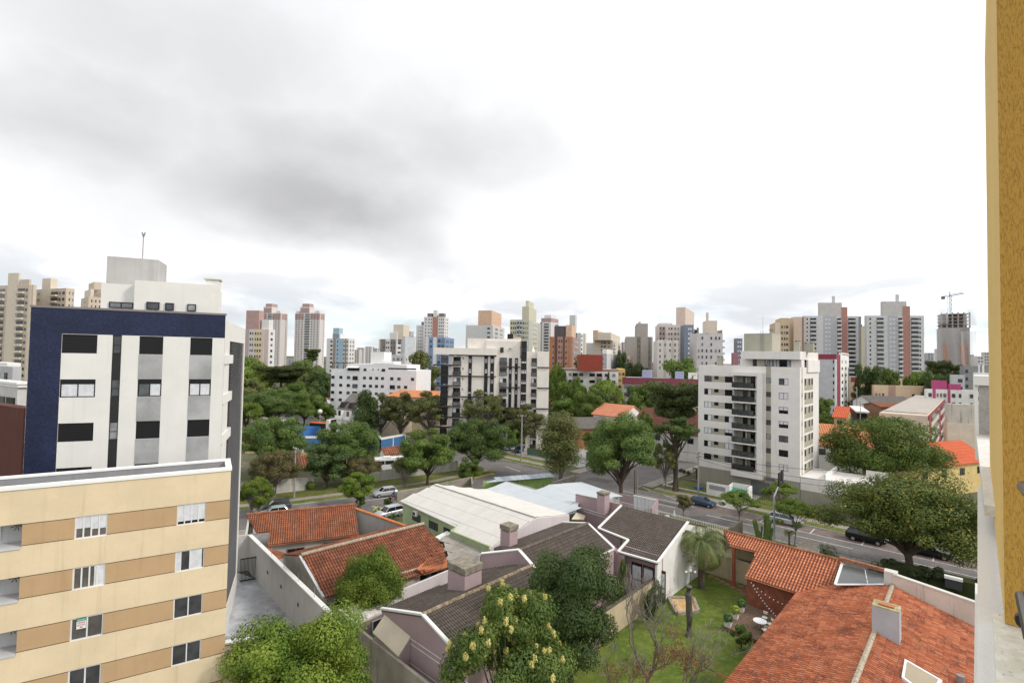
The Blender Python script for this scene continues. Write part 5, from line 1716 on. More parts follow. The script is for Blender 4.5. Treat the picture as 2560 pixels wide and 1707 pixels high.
tb_ = thing('garden_table', 'round white garden table on the timber deck', 'table', tp0)
MB().tube([tp0+V((0, 0, .70)), tp0+V((0, 0, .74))], .56, 26).build('tabletop', M('table_white', (.82, .82, .82), rough=.4), tb_)
for i in range(3):
    a_ = i*2.09+.4; e = V((math.cos(a_), math.sin(a_), 0))
    MB().tube([tp0+e*.42, tp0-e*.2+V((0, 0, .70))], .018, 5).build('leg', DARK, tb_)
def chair(loc, hd, label):
    o = thing('folding_chair', label, 'chair', loc, 'white folding chairs round the garden table')
    e = V((-hd.y, hd.x, 0)); l = V(loc)
    sm = M('chair_cream', (.70, .67, .58))
    MB().cbox(l+V((0, 0, .44)), .42, .44, .03, hd).build('seat', sm, o)
    MB().cbox(l-hd*.22+V((0, 0, .70)), .03, .42, .22, hd).build('backrest', sm, o)
    for s in (-1, 1):
        MB().tube([l+e*s*.2+hd*.22, l+e*s*.2-hd*.24+V((0, 0, .92))], .013, 5).build('leg', DARK, o)
        MB().tube([l+e*s*.2-hd*.22, l+e*s*.2+hd*.16+V((0, 0, .44))], .013, 5).build('leg', DARK, o)
for (u, v, lab) in ((1912, 1540, 'white folding chair behind the round garden table'), (1925, 1556, 'cream folding chair right of the round garden table'), (1913, 1571, 'cream folding chair in front of the round garden table')):
    p = P(u, v, .9); p.z = .36
    chair(p, (tp0-p).normalized() if False else V((tp0.x-p.x, tp0.y-p.y, 0)).normalized(), lab)
L_GRASSY = leaf_mat('leaf_grassy', (.05, .10, .03), (.09, .15, .05))
L_LIMEP = leaf_mat('leaf_limey', (.22, .27, .03), (.34, .38, .06))
for (u, v, lm_, lab) in ((1820, 1565, L_GRASSY, 'white planter with a grassy tuft at the deck corner'), (1838, 1545, L_LIMEP, 'white planter with a yellow-green plant, middle of three on the deck edge'), (1853, 1528, L_GRASSY, 'white planter with a dark grassy tuft at the far deck corner')):
    p = P(u, v, .36)
    o = thing('planter', lab, 'planter', p, 'white planters on the deck edge')
    q = MB(); e1, e2 = B, A
    def sq(s, z): return [p+e1*s*x+e2*s*y+V((0, 0, z)) for x, y in ((-1, -1), (1, -1), (1, 1), (-1, 1))]
    l0, l1 = sq(.22, 0), sq(.30, .55)
    q.add(l0+l1, [(3, 2, 1, 0), (4, 5, 6, 7), (0, 1, 5, 4), (1, 2, 6, 5), (2, 3, 7, 6), (3, 0, 4, 7)]); q.build('pot', WHITE2, o)
    f = bpy.data.objects.new('plant', leaf_mesh('plant', lm_, [(0, 0, .25, .35, .35, .35)], 700, .16, 5, .8)); COL.objects.link(f); f.parent = o; f.location.z = .5
# sandbox, dead trunk, hedge, string lights
sb = thing('sandbox', 'wooden sandbox full of yellow sand on the lawn', 'sandbox', P(1710, 1520))
sc4 = [P(1672, 1498), P(1734, 1499), P(1746, 1531), P(1693, 1537)]
q = MB()
for i in range(4): line_box(q, sc4[i], sc4[(i+1) % 4], .28, .3)
q.build('frame', M('bleached_timber', (.36, .30, .24), var=.3, scale=3), sb)
MB().prism([(p.x, p.y) for p in sc4], .01, .14).build('sand', two_tone('play_sand', (.50, .30, .12), (.62, .45, .26), 2, (.35, .17, .06), 4), sb)
sp = P(1722, 1590)
tag(MB().tube([sp-V((0, 0, .2)), sp+V((.05, 0, 1.8)), sp+V((-.05, .05, 3.6)), sp+V((0, 0, 4.3))], [.34, .30, .29, .27], 10).build('dead_trunk', M('weathered_trunk', (.115, .10, .09), var=.4, scale=5)), 'thick grey dead tree trunk standing in front of the sandbox', 'tree stump')
hp = [AB(12.2, 44.6), AB(12.2, 47.4), AB(17.2, 47.4), AB(17.2, 44.6)]
def hedge(name, label, c, lx, ly, hz, d, mat, n, size, seed):
    e = V((-d.y, d.x, 0)); rg = random.Random(seed); cl = []
    for i in range(int(lx*ly*3)+20):
        cl.append((rg.uniform(-lx/2, lx/2), rg.uniform(-ly/2, ly/2), rg.uniform(.2, hz-.15), .45, .45, .3))
    o = thing(name, label, 'hedge', c); o.rotation_euler.z = math.atan2(d.y, d.x)
    k = bpy.data.objects.new('branches', MB().box((-lx/2+.25, -ly/2+.25, 0), (lx-.5, 0, 0), (0, ly-.5, 0), (0, 0, hz-.4)).mesh('branches', mat)); COL.objects.link(k); k.parent = o  # solid box added as the hedge's opaque core, not real branches
    f = bpy.data.objects.new('foliage', leaf_mesh('foliage', mat, cl, n, size, seed)); COL.objects.link(f); f.parent = o
    return o
hp_ = P(1945, 1500)
hedge('hedge', 'dark hedge under the orange eave beside the deck', (hp_.x, hp_.y, 0), 3.4, 1.3, 1.7, A, L_DEEP, 6000, .10, 4)
def bulbs(label, p0, p1, sag, n):
    o = thing('string_lights', label, 'lights', p0)
    pts = [V(p0).lerp(V(p1), i/16)-V((0, 0, sag*4*(i/16)*(1-i/16))) for i in range(17)]
    MB().tube(pts, .012, 4).build('cable', DARK, o)
    bm_ = MB().tube([(0, 0, -.10), (0, 0, -.04), (0, 0, .02)], [.02, .05, .03], 6).mesh('bulb', M('bulb_white', (.8, .8, .76), rough=.3))
    for i in range(n):
        k = (i+.5)/n; p = V(p0).lerp(V(p1), k)-V((0, 0, sag*4*k*(1-k)+.03)); put('bulb', bm_, o, p)
bulbs('string of white bulbs hanging from the orange eave down to the deck', P(1876, 1450, 2.9), P(1948, 1544, 2.4), .3, 14)
bulbs('upper string of white bulbs along the brick wall above the hedge', P(1880, 1455, 2.8), P(1972, 1512, 2.7), .3, 9)
pst = thing('stepping_stones', 'square red stepping slabs in the lawn by the porch', 'paving', P(1800, 1455))
for i, (u, v) in enumerate([(1778+14*j+5*k_, 1440+7*j-9*k_) for j in range(6) for k_ in range(3)]):
    p = P(u, v); MB().cbox((p.x, p.y, .02), .52, .52, .05, A).build('slab', M('red_slab', (.27, .16, .11)), pst)
lp_ = P(1726, 1490)
gl_ = thing('garden_lamp', 'garden lamp post with three white globes by the beige wall', 'lamp', lp_)
MB().tube([lp_, lp_+V((0, 0, 2.5))], .03, 6).tube([lp_+V((-.45, 0, 2.35)), lp_+V((.45, 0, 2.35))], .02, 5).build('post', DARK, gl_)
for x in (-.45, 0, .45):
    c_ = lp_+V((x, 0, 2.45 if x else 2.6))
    MB().tube([c_+V((0, 0, -.13)), c_+V((0, 0, -.08)), c_, c_+V((0, 0, .08)), c_+V((0, 0, .13))], [.03, .11, .14, .11, .03], 10).build('globe', M('globe_glass', (.75, .75, .72), rough=.2), gl_)
s0_, s1_ = P(1714, 1646, .9), P(1830, 1698, .9)
sl_ = thing('slackline', 'orange and blue slackline stretched low over the lawn', 'strap', s0_)
for k_, (a_, b_, mt) in enumerate(((0, .32, (.55, .10, .03)), (.32, .68, (.06, .07, .12)), (.68, 1, (.55, .10, .03)))):
    line_box(q := MB(), s0_.lerp(s1_, a_), s0_.lerp(s1_, b_), .09, .03); q.build('strap', M('strap%d' % (k_ % 2), mt), sl_)
MB().tube([V((s0_.x, s0_.y, 0)), s0_+V((0, 0, .05))], .05, 6).build('stake', WOOD, sl_)
# box hedge by the street with a white notice
hb = P(2350, 1460)
h_c = AT(2345, 1450, 51)
hedge('hedge', 'tall clipped dark box hedge at the right behind the orange roof', (h_c.x, h_c.y, 0), 9.5, 2.0, 3.3, -A, leaf_mat('leaf_hedge', (.020, .030, .010), (.046, .060, .018)), 16000, .11, 8)
# ------------------------------------------------------------------ white apartment block with balconies
WAP = M('warm_white_render', (.70, .67, .64), streak=.10, var=.05, fine=.03)
OLIVE = M('olive_grey_render', (.36, .345, .275), streak=.12, var=.05)
OLIVED = M('olive_base_render', (.30, .285, .235), streak=.2, var=.06)
def on_b(u, bval):
    q = ray(u, 918); k = q.x/q.y
    y = bval/(k*B.x+B.y)
    return V((k*y, y, 0))
cW = on_b(1999.8, 96.0); lW = on_b(1746, 96.0)
FF = Face(lW, cW)
_, zW = FF.pix(1900, 915.8)
q_ = ray(2047, 930); kk = q_.x/q_.y
tS = (kk*cW.y-cW.x)/(B.x-kk*B.y)
FSd = Face(cW, cW+B*tS)
ap_ = thing('apartment_building', 'white seven-storey apartment block with a column of balconies beside the street', 'building', cW)
px = lambda u, v=955: FF.pix(u, v)[0]
c1, c2, c3 = (px(1760.6), px(1779)), (px(1785.5), px(1796.5)), (px(1812), px(1832))
c4, c5 = (px(1915), px(1927.6)), (px(1947), px(1970.5))
bal = (px(1834), px(1888.5)); slabx = (px(1833), px(1910.5))
ztop = FF.pix(1958, 946)[1]; zbot = FF.pix(1958, 962.6)[1]
z7 = FF.pix(1969, 1179)[1]
pt = (zbot-z7)/6
rows = [(zbot-k*pt, ztop-k*pt) for k in range(7)]
holes = []
for a, b in rows:
    holes += [(*c1, a, b), (*c2, a+(b-a)*.42, b), (*c3, a, b), (*c5, a, b), (*c4, a+.22*(b-a), b)]
    holes.append((bal[0], bal[1], a-.85, b+.25, 1.7))
zbase = rows[6][0]-1.5
w1, w2 = MB(), MB()
def pk(t, z):
    inrow = any(a < z < b for a, b in rows)
    return 1 if (inrow and c2[0]-.8 < t < c3[0]) or (c4[0] < t < c4[1]) else 0
wall_grid(FF, 0, FF.len, zbase, zW, holes, .16, pk, [w1, w2], [z for r in rows for z in r])
# side facade
sx = lambda u: FSd.pix(u, 960)[0]
sh = []
for a, b in rows:
    for (ua, ub) in ((2011, 2015.6), (2021.2, 2025.2), (2028.4, 2032.6)):
        sh.append((sx(ua), sx(ub), a-.05, b))
    sh.append((sx(2004), sx(2006.4), a+.4, b))
def pk2(t, z):
    return 1 if (sx(2003.5) < t < sx(2007)) or (sx(2011) < t < sx(2033) and any(a-.95 < z < b for a, b in rows)) else 0
wall_grid(FSd, 0, FSd.len, zbase, zW, sh, .18, pk2, [w1, w2], [z for a, b in rows for z in (a-.95, b)])
bk0, bk1 = lW+B*tS, cW+B*tS
w1.box(V((*bk0.xy, zbase)), (bk1-bk0), -B*.2, V((0, 0, zW-zbase)))
w1.box(V((*lW.xy, zbase)), B*tS, A*-.02, V((0, 0, zW-zbase)))
w1.box(V((*lW.xy, zW-1.0))+B*.2-A*.2, (cW-lW)*.98, B*(tS-.4), V((0, 0, .15)))
w1.build('wall', WAP, ap_); w2.build('olive_panel', OLIVE, ap_)
for a, b in rows: pass
bm = MB()
FF.rect(bm, 0.02, FF.len-.02, 0, zbase-.02, -.9, -.05)
bm.box(V((*lW.xy, 0))+B*.9, (cW-lW), B*(tS-1), V((0, 0, zbase)))
bm.build('ground_floor', OLIVED, ap_)
# balcony bay: projecting frame slabs
sl = MB()
FF.rect(sl, slabx[1]-.62*(slabx[1]-bal[1]), slabx[1], zbase-.45, zW-1.15, .004, 1.15)
for k, (a, b) in enumerate(rows):
    zt_ = (rows[k-1][0]-.85) if k else zW-1.15
    FF.rect(sl, slabx[0], slabx[1]-.62*(slabx[1]-bal[1])-.003, b+.25, zt_, .004, 1.15)
FF.rect(sl, slabx[0], slabx[1]-.62*(slabx[1]-bal[1])-.003, zbase-.45, rows[6][0]-.85, .004, 1.15)
sl.build('balcony_frame', WAP, ap_)
RAIL = glass_mat('rail_glass', (.030, .033, .033), (.06, .065, .064), .5, .1)
for k, (a, b) in enumerate(rows):
    zf = a-.85
    rl = MB(); x0_, x1_ = slabx[0]+.1, bal[1]+.05
    FF.rect(rl, x0_, x1_, zf+1.0, zf+1.05, 1.02, 1.08)
    FF.rect(rl, x0_, x1_, zf+.02, zf+.07, 1.02, 1.08)
    for i in range(5): FF.rect(rl, x0_+(x1_-x0_-.05)*i/4, x0_+(x1_-x0_-.05)*i/4+.05, zf+.05, zf+1.0, 1.02, 1.07)
    FF.rect(rl, x0_, x0_+.05, zf+1.0, zf+1.05, 0, 1.02)
    r_ = rl.build('railing', DARK, ap_)
    FF.rect(q := MB(), x0_+.05, x1_-.05, zf+.1, zf+.98, 1.035, 1.045); q.build('glass', RAIL, r_)
    FF.rect(q := MB(), bal[0], bal[1], zf, b+.25, -1.72, -1.65); q.build('balcony_back', OLIVE, ap_)
    wd_ = bal[1]-bal[0]
    for (f0, f1) in ((.30, .52), (.66, .98)):
        window(ap_, FF, bal[0]+wd_*f0, bal[0]+wd_*f1, zf+.05, b+.05, 1.62, 2, .06, DARK, G_DARK, [(.55, 1, 0, 1)] if (k+int(f0*10)) % 2 else (), name='balcony_door')
    rg = random.Random(k)
    fr_c = [None, None, None, 'red', None]
    if k < 6:
        it = thing('balcony_chair', ['white chair on the top balcony', 'pale table with plants on the balcony, second from the top', 'white chair and stool on the balcony, third from the top', 'white chairs on the balcony, fourth from the top', 'pale seat on the balcony, fifth from the top', 'red cool box on the balcony, second from the bottom'][k]+' of the white block', 'furniture', FF.at(bal[0]+wd_*.35, zf))
        FF.rect(q := MB(), bal[0]+wd_*.28, bal[0]+wd_*.44, zf+.38, zf+.46, .2, .7)
        FF.rect(q, bal[0]+wd_*.28, bal[0]+wd_*.44, zf+.46, zf+.85, .2, .26)
        for t in (.29, .42):
            for oo in (.22, .62): FF.rect(q, bal[0]+wd_*t, bal[0]+wd_*t+.05, zf, zf+.38, oo, oo+.05)
        q.build('seat', M('box_red', (.45, .03, .03)) if k == 5 else WHITE, it)
    else:
        it = thing('laundry_rack', 'laundry rack with white washing on the lowest balcony of the white block', 'rack', FF.at(bal[0]+wd_*.5, zf))
        FF.rect(q := MB(), bal[0]+wd_*.48, bal[0]+wd_*.92, zf+.35, zf+.9, .6, .63); q.build('washing', WHITE, it)
        q = MB()
        for t in (.15, .45, .95): q.tube([FF.at(bal[0]+wd_*t, zf, .4), FF.at(bal[0]+wd_*t, zf+.95, .75)], .02, 4)
        FF.rect(q, bal[0]+wd_*.12, bal[0]+wd_*.95, zf+.92, zf+.95, .58, .66); q.build('frame', ALU, it)
cur3 = {0: (), 1: [(.5, 1, 0, 1)], 2: [(0, 1, .5, 1)], 3: [(0, 1, 0, 1)]}
for k, (a, b) in enumerate(rows):
    window(ap_, FF, *c1, a, b, .10, 2, .06, DARK, G_DARK, cur3[(k*2+3*(k > 0)) % 4] if k not in (0, 6) else ())
    window(ap_, FF, *c2, a+(b-a)*.42, b, .10, 1, .06, DARK, G_DARK)
    window(ap_, FF, *c3, a, b, .10, 2, .06, DARK, G_DARK, cur3[(k+2) % 4] if k > 2 else ())
    window(ap_, FF, *c4, a+.22*(b-a), b, .10, 1, .06, DARK, G_FAR)
    window(ap_, FF, *c5, a, b, .10, 2, .06, DARK, G_DARK, [[(.6, 1, 0, 1)], [(0, 1, 0, 1)], [(0, 1, .5, 1)], [(0, 1, .55, 1)], (), (), [(0, 1, 0, 1)]][k])
    for h in sh[k*4:k*4+4]:
        window(ap_, FSd, h[0]+.01, h[1]-.01, h[2], h[3], .10, 1, .05, M('bronze_frame', (.09, .05, .03)), G_DARK)
# penthouse
def setb(F, o): return Face(F.at(0, 0, -o), F.at(F.len, 0, -o))
Fp = setb(FF, 2.4)
a0_, zph = Fp.pix(1847, 878); zs0 = Fp.pix(1900, 897.5)[1]
FF.rect(q := MB(), px(1852), FF.len, zs0, zph, -tS+.5, -.02)
q.build('penthouse_roof', WAP, ap_)
q = MB(); Fp.rect(q, Fp.pix(1850, 905)[0], Fp.pix(1882, 905)[0], zW-.8, zs0, -4, -.02)
q.box(V((*cW.xy, zW-.9))-A*-.02+B*4.5, A*-.3, B*(tS-5), V((0, 0, zs0-zW+.9)))
FSd.rect(q, tS-6.3, tS-.5, zW-.9, zs0-.003, -6, -.03)
FSd.rect(q, sx(2004), sx(2011.5), zW-.02, zs0-.003, -1.6, -.03)
q.build('penthouse', WAP, ap_)
for i in range(7):
    u0_, u1_ = 1882+i*17, 1882+i*17+16.4
    window(ap_, Fp, Fp.pix(u0_, 905)[0], Fp.pix(u1_, 905)[0], zW-.7, zs0-.01, .0, 2, .07, DARK, G_DARK, [(0, 1, 0, 1)] if i in (1, 2, 3, 5) else ())
Fp2 = setb(FSd, .3)
for i in range(4):
    a = sx(2011.7)+(sx(2032.5)-sx(2011.7))*i/4
    window(ap_, Fp2, a, a+(sx(2032.5)-sx(2011.7))/4-.03, zW+.0, zs0-.05, .0, 1, .08, DARK, G_DARK, [(0, 1, 0, .8)])
Ft = setb(FF, 4.0)
t0_, ztk = Ft.pix(1860, 834); t1_ = Ft.pix(1930, 834)[0]
tk = MB(); Ft.rect(tk, t0_, t1_, zph-.02, ztk, -5.5, 0); tk.build('tank_room', OLIVE, ap_)
ld = MB()
lx_ = Ft.pix(1905, 850)[0]
for s in (-.25, .25): Ft.rect(ld, lx_+s-.02, lx_+s+.02, zph, ztk+.5, .06, .12)
z = zph+.2
while z < ztk+.4: Ft.rect(ld, lx_-.25, lx_+.25, z, z+.03, .07, .11); z += .3
ld.build('ladder', STEEL, ap_)
ap0 = Ft.at(lx_, ztk, -.5)
MB().tube([ap0, ap0+V((0, 0, 3.2))], .03, 4).build('antenna', STEEL, ap_)
dp_ = Ft.at(t1_-.2, ztk, -.5)
q = MB().tube([dp_, dp_+V((0, 0, .7))], .03, 4).tube([dp_+V((-.1, -.1, .6)), dp_+V((.1, .15, .85))], [.4, .1], 10); q.build('dish', STEEL, ap_)
for (ua, ub, vt_, o_, z0_) in ((1892, 1911, 888, .9, zW-.9), (1792, 1804, 889.5, 3.5, zW-.9), (1985.5, 1998, 851, 3.0, zph-.1), (2010, 2033, 855, 4.5, zph-.1)):
    Fq = setb(FF, o_)
    x0_, zt_ = Fq.pix(ua, vt_); x1_ = Fq.pix(ub, vt_)[0]
    Fq.rect(q := MB(), x0_, x1_, z0_, zt_-.25, -1.0, 0)
    for s in (x0_+.02, x1_-.2): Fq.rect(q, s, s+.18, zt_-.25, zt_-.08, -.98, -.02)
    Fq.rect(q, x0_-.1, x1_+.1, zt_-.08, zt_, -1.1, .1)
    q.build('chimney', OLIVE if o_ < 5 else OLIVE, ap_)
# garage door, side retaining wall, terrace
FF.rect(q := MB(), px(1880, 1200)-.2, px(1880, 1200)+3.0, .1, 2.5, -.06, .0); q.build('garage_door', M('garage_grey', (.13, .135, .145)), ap_)
FF.rect(q := MB(), px(1915, 1200), px(1938, 1200), zbase-.55, zbase-.1, .0, .02); q.build('vent_strip', M('strip_grey', (.12, .12, .13)), ap_)
rtw = thing('boundary_wall', 'tall pale terrace wall at the right foot of the white block', 'wall', cW)
FR2 = Face(cW-A*.02, cW-A*11.5)
q = MB(); FR2.rect(q, 0.05, 11, 0, 4.6, -9.5, .0); q.build('wall', WAP, rtw)
q = MB(); FR2.rect(q, .06, 11.02, 0, 2.4, .0, .03); q.build('plinth', OLIVED, rtw)
q = MB(); FR2.rect(q, 8.0, 11.1, 4.6, 5.6, -9.4, -9.2); FR2.rect(q, 3.5, 3.7, 4.6, 5.5, -9.4, -.2); q.build('parapet', WHITE2, rtw)
# front garden of the block: railing, white bin shelter, blue toy
gf = thing('fence', 'dark steel picket fence around the lawn of the white block', 'fence', AB(44, 88))
q = MB()
def pickets(mb, p, q_, h, step=.35, r=.014):
    n = max(1, int((q_-p).length/step))
    for i in range(n+1):
        a = p.lerp(q_, i/n); mb.tube([a+V((0, 0, .1)), a+V((0, 0, h))], r, 3, False)
    for z in (.25, h-.15): mb.tube([p+V((0, 0, z)), q_+V((0, 0, z))], .02, 4, False)
fp_ = [AB(44.0, 95.5), AB(44.0, 89.6), AB(35.5, 89.6)]
for i in range(2): pickets(q, fp_[i], fp_[i+1], 2.1)
pickets(q, AB(29.8, 90.3), AB(20.5, 90.3), 2.0)
pickets(q, AB(32.0, 90.2), AB(29.8, 90.2), 2.2)
q.build('pickets', DARK, gf)
q = MB()
for i in range(2): gable_wall(q, [fp_[i].xy, fp_[i+1].xy], [.32, .32], .2)
q.build('base', WHITE2, gf)
bs = thing('bin_shelter', 'white gatehouse wall with a grey mailbox panel and a green roof sheet', 'shelter', AB(34, 90))
q = MB()
gable_wall(q, [AB(35.6, 89.5).xy, AB(31.6, 89.5).xy], [2.3, 2.3], .25); gable_wall(q, [AB(31.7, 91.4).xy, AB(28.6, 91.4).xy], [2.6, 2.6], .2)
gable_wall(q, [AB(28.6, 89.5).xy, AB(28.6, 91.4).xy], [2.5, 2.6], .2); gable_wall(q, [AB(31.7, 89.5).xy, AB(31.7, 91.4).xy], [2.4, 2.6], .2)
q.build('wall', WHITE, bs)
MB().box(AB(35.1, 89.34, 1.2), -A*2.8, B*.04, V((0, 0, .75))).build('mailbox_panel', M('panel_grey', (.28, .29, .31)), bs)
MB().slab([AB(31.6, 89.6, 1.4), AB(28.7, 89.6, 1.4), AB(28.7, 91.2, 1.7), AB(31.6, 91.2, 1.7)], .06).build('roof_sheet', M('green_sheet', (.03, .33, .22), rough=.4), bs)
tp_ = AB(38.3, 92.5)
ty = thing('paddling_pool', 'small blue paddling pool on the lawn of the white block', 'pool', tp_)
MB().tube([tp_+V((0, 0, .1)), tp_+V((0, 0, .25)), tp_+V((0, 0, .36))], [.75, .8, .72], 12).build('pool', M('pool_blue', (.03, .09, .35)), ty)
# neighbour plot to the right: sloping white wall with gate
nw = thing('boundary_wall', 'white boundary wall with gate pier and sloping top right of the white block', 'wall', AB(11.6, 90))
q = MB(); gable_wall(q, [AB(12.2, 90).xy, AB(13.0, 114).xy], [3.8, 4.6], .3)
q.cbox(AB(12.1, 89.8), .9, 1.2, 3.9, A); q.build('wall', WHITE2, nw)
line_box(q := MB(), AB(12.2, 90.5, 3.85), AB(13.0, 114, 4.6), .5, .14); q.build('coping', M('stained_coping', (.48, .40, .34), var=.3, scale=2), nw)
MB().cbox(AB(11.2, 89.6), .7, .5, 3.5, A).build('pier', GREYWALL, nw)
ng = thing('gate', 'pale steel bar gate across the driveway behind the yellow-flowering tree', 'gate', AB(8, 90))
q = MB(); pickets(q, AB(11.0, 89.9), AB(4.6, 89.9), 2.1, .25, .016); q.build('pickets', ALU, ng)
nf = thing('fence', 'white slatted fence behind the yellow-flowering tree', 'fence', AB(-5, 90))
q = MB()
for i in range(44): q.cbox(AB(4.2-i*.55, 90.2), .22, .05, 1.9, A)
line_box(q, AB(4.3, 90.3, .5), AB(-20, 90.3, .5), .06, .1); line_box(q, AB(4.3, 90.3, 1.5), AB(-20, 90.3, 1.5), .06, .1)
q.build('slats', WHITE2, nf)
m = MB(); sheet(m, ab_poly([(12, 90.2), (4.3, 90.2), (4.3, 116), (12, 116)]), .04); struct('forecourt', m, YARD, 'paved forecourt behind the pale gate')
# tiled low house behind (orange roof, white walls), red-roofed house at right
LOT = tile_mat('flat_orange_tile', (.60, .24, .10), (.66, .28, .13), (.36, .15, .08), .25)
LOTR = tile_mat('flat_red_tile', (.60, .13, .055), (.66, .16, .075), (.40, .10, .05), .25)
OTILE = tile_mat('salmon_tile', (.58, .22, .12), (.64, .27, .16), (.34, .15, .09), .3)
BRT = tile_mat('brown_tile', (.15, .055, .042), (.20, .078, .058), (.10, .045, .035), .4)
GRT = tile_mat('grey_slate', (.17, .155, .14), (.22, .20, .18), (.10, .09, .08), .5)
def hip_house(label, u0, u1, vridge, veave, Y, roofm, wallm, hz=3.2, depth=10, d=None, rise=None, name='house', wins=3, inset=0.0, seg=.5, cat='house', wz=None):
    """house whose long eave runs between pixels u0 and u1 on row veave, ridge row vridge; simple tiled gable/hip"""
    p0 = AT(u0, veave, Y); 
    dd = V(d or (1, 0, 0)).normalized()
    q = ray(u1, veave); k = q.x/q.y
    L = (k*p0.y-p0.x)/(dd.x-k*dd.y)
    p0 = V(p0); e0 = p0; e1 = p0+dd*L; e1.z = e0.z
    nrm = V((-dd.y, dd.x, 0))
    if nrm.y < 0: nrm = -nrm
    mid = (e0+e1)/2+nrm*depth/2
    zr = AT((u0+u1)/2, vridge, mid.y).z if rise is None else e0.z+rise
    zr = max(zr, e0.z+.6)
    r0 = e0+nrm*depth/2+dd*inset*depth/2; r1 = e1+nrm*depth/2-dd*inset*depth/2
    r0.z = r1.z = zr
    b0_, b1_ = e0+nrm*depth, e1+nrm*depth
    o = thing(name, label, cat, (e0.x, e0.y, 0))
    rf = tile_roof([e0, e1, r1, r0], seg, seg*1.5, .05, .03, seg=4); rf.build('roof', roofm, o)
    tile_roof([b0_, b1_, r1, r0], seg, seg*1.5, .05, .03).build('rear_roof', roofm, o)
    if inset > 0:
        for a, b, c in ((e0, b0_, r0), (e1, b1_, r1)): tile_roof([a, b, c], seg, seg*1.5, .05, .03).build('hip_roof', roofm, o)
    w = MB(); i = .5
    a, b, c, d_ = e0+nrm*i+dd*i, e1+nrm*i-dd*i, b1_-nrm*i-dd*i, b0_-nrm*i+dd*i
    gable_wall(w, [a.xy, b.xy], [e0.z]*2, .2); gable_wall(w, [d_.xy, c.xy], [e0.z]*2, .2)
    if inset > 0:
        gable_wall(w, [a.xy, d_.xy], [e0.z]*2, .2); gable_wall(w, [b.xy, c.xy], [e0.z]*2, .2)
    else:
        for s, rr in ((a, r0), (b, r1)):
            mm_ = V((*(s+nrm*(depth/2-i)).xy, 0))
            gable_wall(w, [s.xy, mm_.xy, (s+nrm*(depth-2*i)).xy], [e0.z-.05, zr-.15, e0.z-.05], .2)
    w.build('wall', wallm, o)
    F = Face(a.xy, b.xy)
    for j in range(wins):
        t = F.len*(j+.5)/wins
        window(o, F, t-.7, t+.7, e0.z-2.1, e0.z-.8, -.12, 2, .08, DARK, G_DARK)
    return o, F, e0, e1
hip_house('long white house with a bright orange flat-tile roof right of the white block', 2035, 2240, 1062, 1112, 112, LOT, WHITE2, depth=11, d=(.96, -.28, 0), wins=6)
hip_house('yellow house with a bright red tiled roof and white verges at the right edge', 2290, 2480, 1108, 1172, 88, LOTR, M('yellow_render', (.62, .47, .20), streak=.15), depth=10, d=(.93, .36, 0), wins=4)
hip_house('white house with a salmon tile roof and gable behind the dark street tree', 1478, 1560, 1010, 1035, 150, OTILE, WHITE2, depth=12, d=-A, wins=2)
hip_house('house with a salmon hipped roof left of the umbrella pine', 1545, 1600, 1009, 1033, 165, OTILE, WHITE2, depth=14, d=(.97, .2, 0), inset=.6, wins=2)
hip_house('house with a big dark brown roof and white verges beside the white block', 1618, 1752, 1024, 1076, 124, BRT, WHITE2, depth=13, d=(.80, -.60, 0), wins=3)
hip_house('house with a small brown gable roof left of the big brown roof', 1590, 1640, 1020, 1044, 138, BRT, WHITE2, depth=8, d=-A, wins=1)
hip_house('low house with an orange roof just behind the big brown roof', 1660, 1745, 1022, 1039, 146, LOT, WHITE2, depth=8, d=(.95, -.2, 0), wins=3)
hip_house('low shop with a long grey fibre roof and brick side behind the street corner', 1428, 1535, 1043, 1072, 132, GRT, M('shop_brick', (.34, .14, .07), var=.2), depth=14, d=(.97, .22, 0), wins=0, seg=.4)
hip_house('old house with dark red tiles and white veranda before the black and white block', 1217, 1290, 1041, 1062, 134, BRT, WHITE2, depth=7, d=(.98, .1, 0), wins=3, rise=1.6)
hip_house('house with a mossy tile roof behind the white painted wall', 738, 802, 1138, 1172, 101, TERRA2, M('rough_render', (.30, .25, .20), streak=.4), depth=9, d=(.86, .50, 0), wins=1)
hip_house('small house with a mossy orange roof behind the blue wall', 960, 1010, 1119, 1136, 112, TERRA2, WHITE2, depth=5, d=(.86, .5, 0), wins=1, rise=1.2)
hip_house('house with an orange roof mostly hidden by the trees at the left', 608, 700, 1086, 1102, 118, LOT, M('sand_render', (.48, .36, .24)), depth=9, d=(.9, .4, 0), wins=3)
hip_house('house with a salmon roof deep among the park trees', 758, 795, 992, 1004, 190, OTILE, WHITE2, depth=9, d=(.9, -.4, 0), wins=1)
hip_house('grey-roofed cottage left of the white five-storey block', 782, 806, 997, 1010, 185, GRT, WHITE2, depth=8, d=(.98, .1, 0), wins=1)
hip_house('long building with a bright orange hipped roof between the two apartment blocks', 960, 1110, 976, 991, 158, LOT, M('cream_school', (.56, .47, .33)), depth=13, d=(.99, -.12, 0), inset=.5, wins=8)
hip_house('small orange-roofed house at the foot of the right-hand trees', 2080, 2118, 1016, 1042, 150, LOTR, M('ochre_render', (.45, .34, .18)), depth=9, d=(.7, -.7, 0), wins=1)
hip_house('white gabled house with a sooty grey roof in front of the long peach building', 2178, 2290, 990, 1008, 182, GRT, WHITE2, depth=15, d=(.98, -.18, 0), wins=3)
hip_house('long low building with a rust-red roof below the magenta block', 2200, 2365, 1008, 1017, 165, tile_mat('rust_tile', (.27, .10, .055), (.33, .13, .07), (.2, .09, .06), .4), M('rust_wall', (.28, .16, .10)), depth=8, d=(.99, .05, 0), wins=5)

